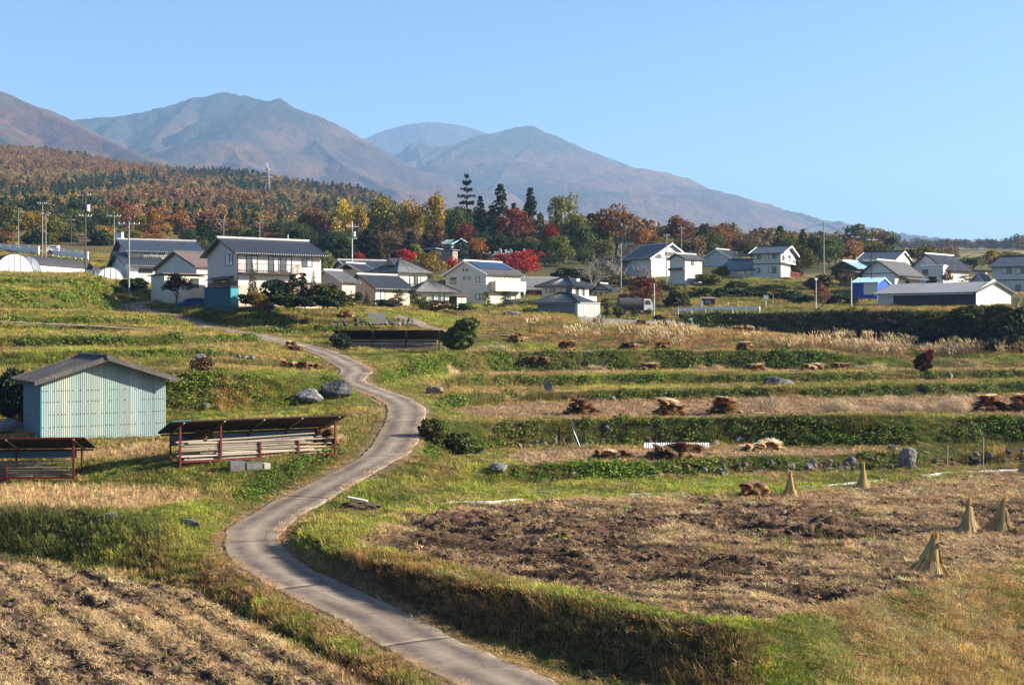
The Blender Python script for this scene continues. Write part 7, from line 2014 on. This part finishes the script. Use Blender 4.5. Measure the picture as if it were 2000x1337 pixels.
T(1780, 505, 487, 12, 300, 'conifer', 'dark', 'tiny conifer between the cream gable and the bright ridge')
T(1938, 530, 484, 50, 300, 'tallround', 'gold', 'yellow-green ginkgo left of the grey town house', v=.9)
T(1640, 548, 520, 60, 250, 'shrub', 'dark', 'dark shrub in front of the teal-roofed house')
T(1655, 560, 530, 46, 240, 'round', 'brown', 'brown bush by the pink roof')
T(1822, 560, 535, 30, 236, 'shrub', 'dark', 'dark round bush in front of the white porch')
T(1850, 560, 525, 26, 238, 'round', 'darkred', 'reddish bush by the slim pole')
T(1885, 565, 536, 34, 236, 'pads', 'dark', 'dark garden pine right of the slim pole')
T(1606, 608, 553, 38, 192, 'round', 'redbrown', 'small red tree on the green bank behind the thin pole', v=1.4)
def gz(px, d): return float(ground_z((px - CX) / F * d, d))
def TB(px, pyt, w, dd, hue, lab, v=1.0, kind='shrub', **k):
    d = float(np.interp(px, [1330, 1500, 1650, 2000, 2200], [191, 183, 176.5, 154.5, 145])) + dd; z = gz(px, d)
    T(px, HY - z / d * F, pyt, w, d, kind, hue, lab, z=z - .3, v=v, **k)
TB(1828, 592, 84, .5, 'lime', 'sunlit yellow-green bush at the left end of the dark thicket', .6)
TB(1885, 580, 96, 1.2, 'green', 'dark bush in the middle of the thicket below the long barn')
TB(1938, 572, 104, .8, 'olive', 'large olive bush in front of the long barn gable', .8)
TB(1990, 580, 96, .0, 'green', 'dark bush at the right edge', .8)
TB(1995, 545, 80, 2.5, 'grey', 'bare branches at the right edge before the grey town house', kind='bare', cat='bare tree')
TB(1795, 622, 90, -1, 'dark', 'low dark bush at the foot of the dark bank')
TB(1862, 622, 110, -2, 'dark', 'broad dark bush above the white pipe')
TB(1955, 620, 130, -2, 'dark', 'broad dark bush at the bank foot near the right edge')
TB(1742, 614, 70, .5, 'dark', 'small dark bush below the left end of the long barn')
TB(1690, 622, 60, -.5, 'dark', 'lowest dark bush on the shaded bank')
TB(1610, 630, 60, -.5, 'dark', 'dark weeds bush at the foot of the bank below the thin pole')
# gardens
T(493, 590, 510, 22, 150, 'column', 'dark', 'tall narrow conical cypress in front of the farmhouse balcony', v=1.3)
T(612, 590, 527, 20, 152, 'column', 'dark', 'conical cypress at the right end of the farmhouse')
T(540, 590, 534, 50, 151, 'shrub', 'dark', 'dark rounded shrub under the farmhouse balcony', v=1.1)
T(572, 592, 533, 38, 151, 'conifer', 'dark', 'dark garden conifer under the farmhouse windows')
T(592, 592, 530, 40, 152, 'conifer', 'blue', 'bluish garden conifer right of the dark one')
T(632, 598, 545, 62, 150, 'shrub', 'olive', 'largest olive garden shrub at the farmhouse corner', v=.6)
T(660, 600, 555, 50, 151, 'shrub', 'green', 'green shrub right of the largest garden shrub', v=.8)
T(640, 600, 570, 44, 148, 'shrub', 'dark', 'low dark shrub in front of the largest garden shrub')
T(560, 598, 568, 56, 148, 'shrub', 'green', 'low clipped green shrub in front of the farmhouse', v=.7)
T(596, 600, 574, 46, 147.5, 'shrub', 'dark', 'low dark shrub right of the clipped one')
T(505, 600, 562, 40, 148, 'shrub', 'gold', 'yellow-green pampas-like shrub beside the teal shed', v=.8)
T(480, 595, 568, 30, 149, 'shrub', 'dark', 'dark shrub at the corner of the teal shed')
T(345, 596, 534, 74, 158, 'wide', 'darkred', 'dark purple-leaved tree in front of the cream outbuilding', v=.35)
T(690, 592, 561, 44, 186, 'shrub', 'dark', 'round dark shrub left of the conical one at the low house')
T(716, 598, 566, 14, 184, 'column', 'dark', 'small conical shrub in front of the low house')
T(678, 606, 578, 40, 170, 'shrub', 'lime', 'bright leafy shrub below the cottage', v=.7)
T(775, 606, 562, 34, 186, 'pads', 'dark', 'garden pine left in front of the hipped house')
T(808, 606, 562, 30, 185, 'pads', 'dark', 'garden pine right in front of the hipped house')
T(765, 606, 578, 22, 184, 'round', 'darkred', 'small reddish bush between the garden pines', v=1.3)
T(825, 612, 574, 34, 178, 'round', 'green', 'airy green sapling in front of the lower glass doors')
T(880, 602, 580, 22, 184, 'shrub', 'dark', 'dark shrub against the garden shed')
T(952, 612, 568, 20, 196, 'pads', 'dark', 'clipped pine left of the solar house porch')
T(985, 614, 566, 36, 195, 'pads', 'dark', 'taller clipped pine in front of the solar house porch')
T(925, 612, 594, 60, 195, 'shrub', 'dark', 'clipped hedge below the solar house')
T(1032, 618, 596, 30, 186, 'shrub', 'olive', 'round olive shrub left of the garage')
T(1185, 618, 590, 22, 190, 'conifer', 'dark', 'dark clipped conifer right of the white store')
T(1208, 620, 592, 26, 188, 'shrub', 'green', 'green shrub in front of the tank lorry')
T(1237, 622, 598, 26, 188, 'conifer', 'green', 'small conifer in front of the lorry cab')
T(1288, 624, 612, 26, 186, 'shrub', 'dark', 'clipped ball shrub at the foot of the plain steel pole')
T(1180, 598, 582, 30, 205, 'pads', 'dark', 'low garden pine before the timber house')
T(262, 566, 536, 60, 172, 'shrub', 'dark', 'dark bushes at the foot of the white crossarm pole')
# lone bushes on the terraces
T(900, 722, 634, 92, 128, 'shrub', 'green', 'large lone bush with reddish foot right of the long pole rack', z=gz(900, 128), v=.9)
T(846, 868, 808, 60, 82, 'shrub', 'olive', 'olive bush overhanging the right edge of the path, throwing its shadow on it', z=gz(846, 82) - .1, v=.6)
T(893, 872, 812, 100, 83, 'shrub', 'green', 'rounded ivy bush beside the shaded path edge', z=gz(893, 83) - .3, v=1.0)
T(1803, 746, 694, 40, 133, 'shrub', 'darkred', 'small dark bush casting a long shadow at the end of the upper strip', z=gz(1803, 133) - .2, v=.45)
T(1815, 722, 686, 26, 133.6, 'shrub', 'red', 'red-leaved sprig on the right shoulder of the small dark bush', z=gz(1815, 133.6) + .9, v=.55)
T(668, 690, 652, 56, 128, 'shrub', 'dark', 'dark bush at the left end of the long pole rack', z=gz(668, 128))
T(395, 745, 708, 60, 93, 'shrub', 'brown', 'brown bramble above the orange weeds', z=gz(395, 92))
T(30, 855, 720, 90, 83, 'shrub', 'dark', 'dark bush behind the left wall of the corrugated shed', z=gz(30, 83))
# denser wood filling, nothing tells these apart
r = random.Random(5)
for i in range(70):
    px = r.uniform(560, 1165); d = r.uniform(352, 420)
    T(px, 492, r.uniform(408, 440) - (18 if 700 < px < 1060 else 0), r.uniform(40, 60), d, r.choice(['round', 'tallround', 'conifer', 'conifer']), r.choice(['dark', 'dark', 'green', 'olive', 'redbrown']), 'dark tree in the dense wood behind the village', 'dense wood behind the village')
for i in range(64):
    px = r.uniform(570, 1160); d = r.uniform(296, 345)
    T(px, 508, r.uniform(436, 468), r.uniform(44, 70), d, r.choice(['round', 'tallround', 'conifer']), r.choice(['dark', 'dark', 'green', 'brown']), 'dark understorey tree at the shaded foot of the wood', 'shaded foot of the wood')
for i, (px, pyb, pyt, w, d, k, h, lab) in enumerate((
    (1165, 505, 440, 60, 335, 'round', 'olive', 'olive tree left of the large orange-brown one'), (1258, 505, 450, 56, 335, 'round', 'rust', 'rusty tree right behind the large orange-brown one'),
    (1300, 520, 470, 60, 318, 'round', 'olive', 'olive bushes behind the white gable house'), (1350, 520, 466, 60, 316, 'round', 'brown', 'brown tree behind the white barn'),
    (1390, 520, 458, 50, 325, 'tallround', 'green', 'green tree behind the far dark roof'), (1468, 515, 462, 60, 325, 'round', 'brown', 'brown tree left behind the deck house roof'),
    (1545, 515, 462, 50, 318, 'round', 'olive', 'olive tree behind the deck house gable'), (1620, 525, 470, 56, 300, 'round', 'green', 'green tree between the evergreen and the dark red tree'),
    (1668, 520, 476, 44, 318, 'round', 'rust', 'rusty tree left of the far dark pole'), (1712, 510, 480, 50, 330, 'round', 'olive', 'olive tree behind the cream gable house'),
    (1800, 520, 486, 60, 320, 'round', 'olive', 'olive tree behind the bright ridge'), (1850, 520, 488, 50, 325, 'round', 'brown', 'brown tree behind the long white house'),
    (1900, 530, 500, 60, 300, 'round', 'green', 'green tree left of the ginkgo'), (1975, 530, 490, 60, 300, 'round', 'olive', 'olive tree behind the grey town house'),
    (1600, 565, 530, 60, 235, 'shrub', 'brown', 'brown shrubs at the foot of the tallest right pole'), (1440, 566, 548, 40, 235, 'shrub', 'green', 'green shrub below the wing of the deck house'),
    (1500, 572, 556, 90, 230, 'shrub', 'green', 'low green hedge below the deck house wall'), (1385, 556, 532, 50, 240, 'shrub', 'olive', 'olive shrub right of the white barn'),
    (1360, 590, 556, 60, 218, 'shrub', 'green', 'ivy-covered bank bush left above the roadside hut'), (1410, 592, 560, 80, 220, 'shrub', 'dark', 'ivy-covered bank bush above the roadside hut'), (1465, 594, 562, 80, 218, 'shrub', 'dark', 'ivy-covered bank bush right above the roadside hut'),
    (1530, 596, 566, 80, 214, 'shrub', 'dark', 'dark bank bush left of the small red tree'), (1565, 600, 574, 60, 208, 'shrub', 'dark', 'dark bank bush at the small red tree'), (1640, 600, 574, 60, 205, 'shrub', 'dark', 'dark bank bush left of the short white pole'),
    (1225, 600, 570, 50, 215, 'shrub', 'brown', 'brown garden bush behind the lorry'), (1160, 560, 530, 50, 255, 'shrub', 'brown', 'brown brush under the bare trees'), (1210, 566, 530, 70, 250, 'shrub', 'brown', 'brown brush below the pale pole'), (1250, 568, 536, 60, 246, 'shrub', 'olive', 'olive brush left of the pole at the white gable house'),
    (1300, 580, 552, 60, 228, 'shrub', 'olive', 'olive bushes below the white barn'), (1110, 552, 520, 60, 262, 'shrub', 'dark', 'dark bushes behind the hip-roofed upper house'),
    (760, 600, 584, 60, 182, 'shrub', 'dark', 'low dark garden hedge before the low house'), (850, 604, 586, 60, 180, 'shrub', 'brown', 'low brown garden bushes before the glass doors'), (905, 606, 592, 40, 182, 'shrub', 'green', 'low green bush right of the garden shed'))):
    T(px, pyb, pyt - (12 if pyb < 530 else 4), w * 1.25, d, k, h, lab, v=1.25)
for px, pyt, w, d, k, h, lab in ((1152, 448, 60, 345, 'tallround', 'brown', 'tall brown tree left of the large orange-brown one'), (1178, 462, 50, 320, 'round', 'olive', 'olive tree before the left flank of the large orange-brown tree'),
    (1235, 470, 60, 300, 'round', 'grey', 'pale grey-brown tree left of the white gable house ridge'), (1262, 440, 50, 350, 'tallround', 'rust', 'tall rusty tree right of the large orange-brown one'),
    (1348, 446, 56, 355, 'round', 'redbrown', 'second red-brown tree behind the far pole'), (1392, 438, 50, 352, 'tallround', 'olive', 'tall olive tree among the reddish ones'), (1430, 446, 48, 352, 'round', 'rust', 'rusty tree at the right end of the reddish row'),
    (1480, 470, 50, 310, 'tallround', 'green', 'green tree behind the left end of the deck house roof'), (1548, 455, 46, 330, 'tallround', 'green', 'tall green tree between the two conifers behind the deck house'), (1585, 462, 44, 320, 'conifer', 'dark', 'dark conifer left of the tallest right pole'),
    (1632, 478, 50, 315, 'round', 'brown', 'brown tree right of the tallest right pole'), (1765, 482, 46, 320, 'round', 'green', 'green tree behind the cream gable'), (1825, 486, 60, 315, 'round', 'olive', 'olive tree behind the bright ridge, right part')):
    T(px, 515, pyt, w * 1.2, d, k, h, lab, v=1.1)
T(1155, 575, 500, 80, 240, 'bare', 'grey', 'bare tree between the hipped upper house and the timber house', cat='bare tree')
T(1240, 560, 486, 80, 270, 'bare', 'grey', 'bare tree left behind the white gable house', cat='bare tree')
r = random.Random(9)
for i in range(26):
    px = r.uniform(-20, 560); d = r.uniform(300, 345)
    T(px, 484, r.uniform(436, 462), r.uniform(40, 66), d, r.choice(['round', 'tallround', 'shrub']), r.choice(['dark', 'green', 'olive', 'gold', 'rust', 'redbrown']), 'tree at the foot of the wooded hill on the left', 'trees along the hill foot')
# ------------------------------------------------------------------ forest on the hill, far hedgerows
hill_c = hidden_col('hill_tree_kinds', [crown('larch', 201, 300, 'leaf_inst', .055), crown('larch', 202, 300, 'leaf_inst', .055), crown('conifer', 203, 360, 'leaf_inst', .05), crown('round', 204, 420, 'leaf_inst', .06), crown('wide', 205, 420, 'leaf_inst', .06)])
def forest(name, dens, seed, sc, pal, kinds, label=None, cap=9000):
    A = np.abs(np.gradient(XH, axis=0) * np.gradient(DH, axis=1)); W = dens * A
    n = int(min(W.sum(), cap)); r = RS(seed); cum = np.cumsum(W.ravel()) / W.sum()
    k = np.minimum(np.searchsorted(cum, r.uniform(0, 1, n)), W.size - 1); i, j = np.unravel_index(k, W.shape)
    px = PXH[i] + r.uniform(-5, 5, n); j = np.clip(j, 0, len(DGH) - 2); d = DGH[j] + (DGH[j + 1] - DGH[j]) * r.uniform(0, 1, n)
    x = (px - CX) / F * d; z = hill_z(x, d)
    t, idx, hs, ws = pal(x, d, r, n)
    H = sc * r.uniform(.75, 1.25, n) * hs
    scatter(name, hill_c, np.stack([x, d, z - .4], 1), np.stack([H * ws, H * ws, H], 1), r.uniform(0, 6.28, n), np.zeros((n, 2)), t, idx, label)
PXm = PH
hilldens = .027 * ((PXm < 900) & (DH > 400) & (DH < 1800)) * sstep(900, 760, PXm)
def pal_hill(x, d, r, n):
    a = fbm(x / 90, d / 200, 3, 7); b = fbm(x / 60 + 9, d / 120, 3, 17)
    c = mixc(np.broadcast_to(np.array([.20, .11, .045]), (n, 3)), np.broadcast_to(np.array([.20, .15, .05]), (n, 3)), sstep(-.2, .4, b + r.normal(size=n) * .25))
    con = (a + r.normal(size=n) * .2) > .24
    c[con] = np.array([.030, .048, .020]) * r.uniform(.8, 1.5, (con.sum(), 1))
    red = (~con) & (r.uniform(size=n) < .10); c[red] = np.array([.15, .06, .035])
    far = sstep(900, 1300, d); c = mixc(c, np.broadcast_to(np.array([.16, .08, .035]), (n, 3)), far * .5 * (~con))
    idx = np.where(con, 2, np.where(r.uniform(size=n) < .62, r.randint(0, 2, n), r.randint(3, 5, n)))
    idx = np.where(red, 4, idx)
    ws = np.where(idx <= 2, 1.15, .95)
    return np.clip(c * (1 + r.normal(size=(n, 1)) * .2), .008, .6), idx, np.where(idx > 2, .9, 1.1), ws
forest('hill_forest', hilldens, 3, 9.0, pal_hill, None, cap=26000)
def pal_far(x, d, r, n):
    c = mixc(np.broadcast_to(np.array([.10, .10, .03]), (n, 3)), np.broadcast_to(np.array([.16, .075, .035]), (n, 3)), r.uniform(size=n) ** 1.5)
    return c * (1 + r.normal(size=(n, 1)) * .2), r.randint(2, 5, n), np.ones(n), np.ones(n) * 1.0
bandf = .45 * (DH > 420) * (DH < 640) * sstep(1120, 1180, PXm) * sstep(1760, 1700, PXm) + .8 * np.exp(-((DH - 1100) / 90) ** 2) * (PXm > 1730) * sstep(-.3, .2, fbm(XH * .02, DH * .01, 2, 8)) + 2.2 * np.exp(-((DH - 1000) / 40) ** 2) * np.exp(-((PXm - 1455) / 40) ** 2) + .35 * (DH > 1100) * (DH < 3000) * (PXm > 880) * sstep(0, .3, fbm(XH * .004, DH * .01, 2, 4))
forest('far_trees', .012 * bandf, 5, 10.5, pal_far, None, cap=5000)
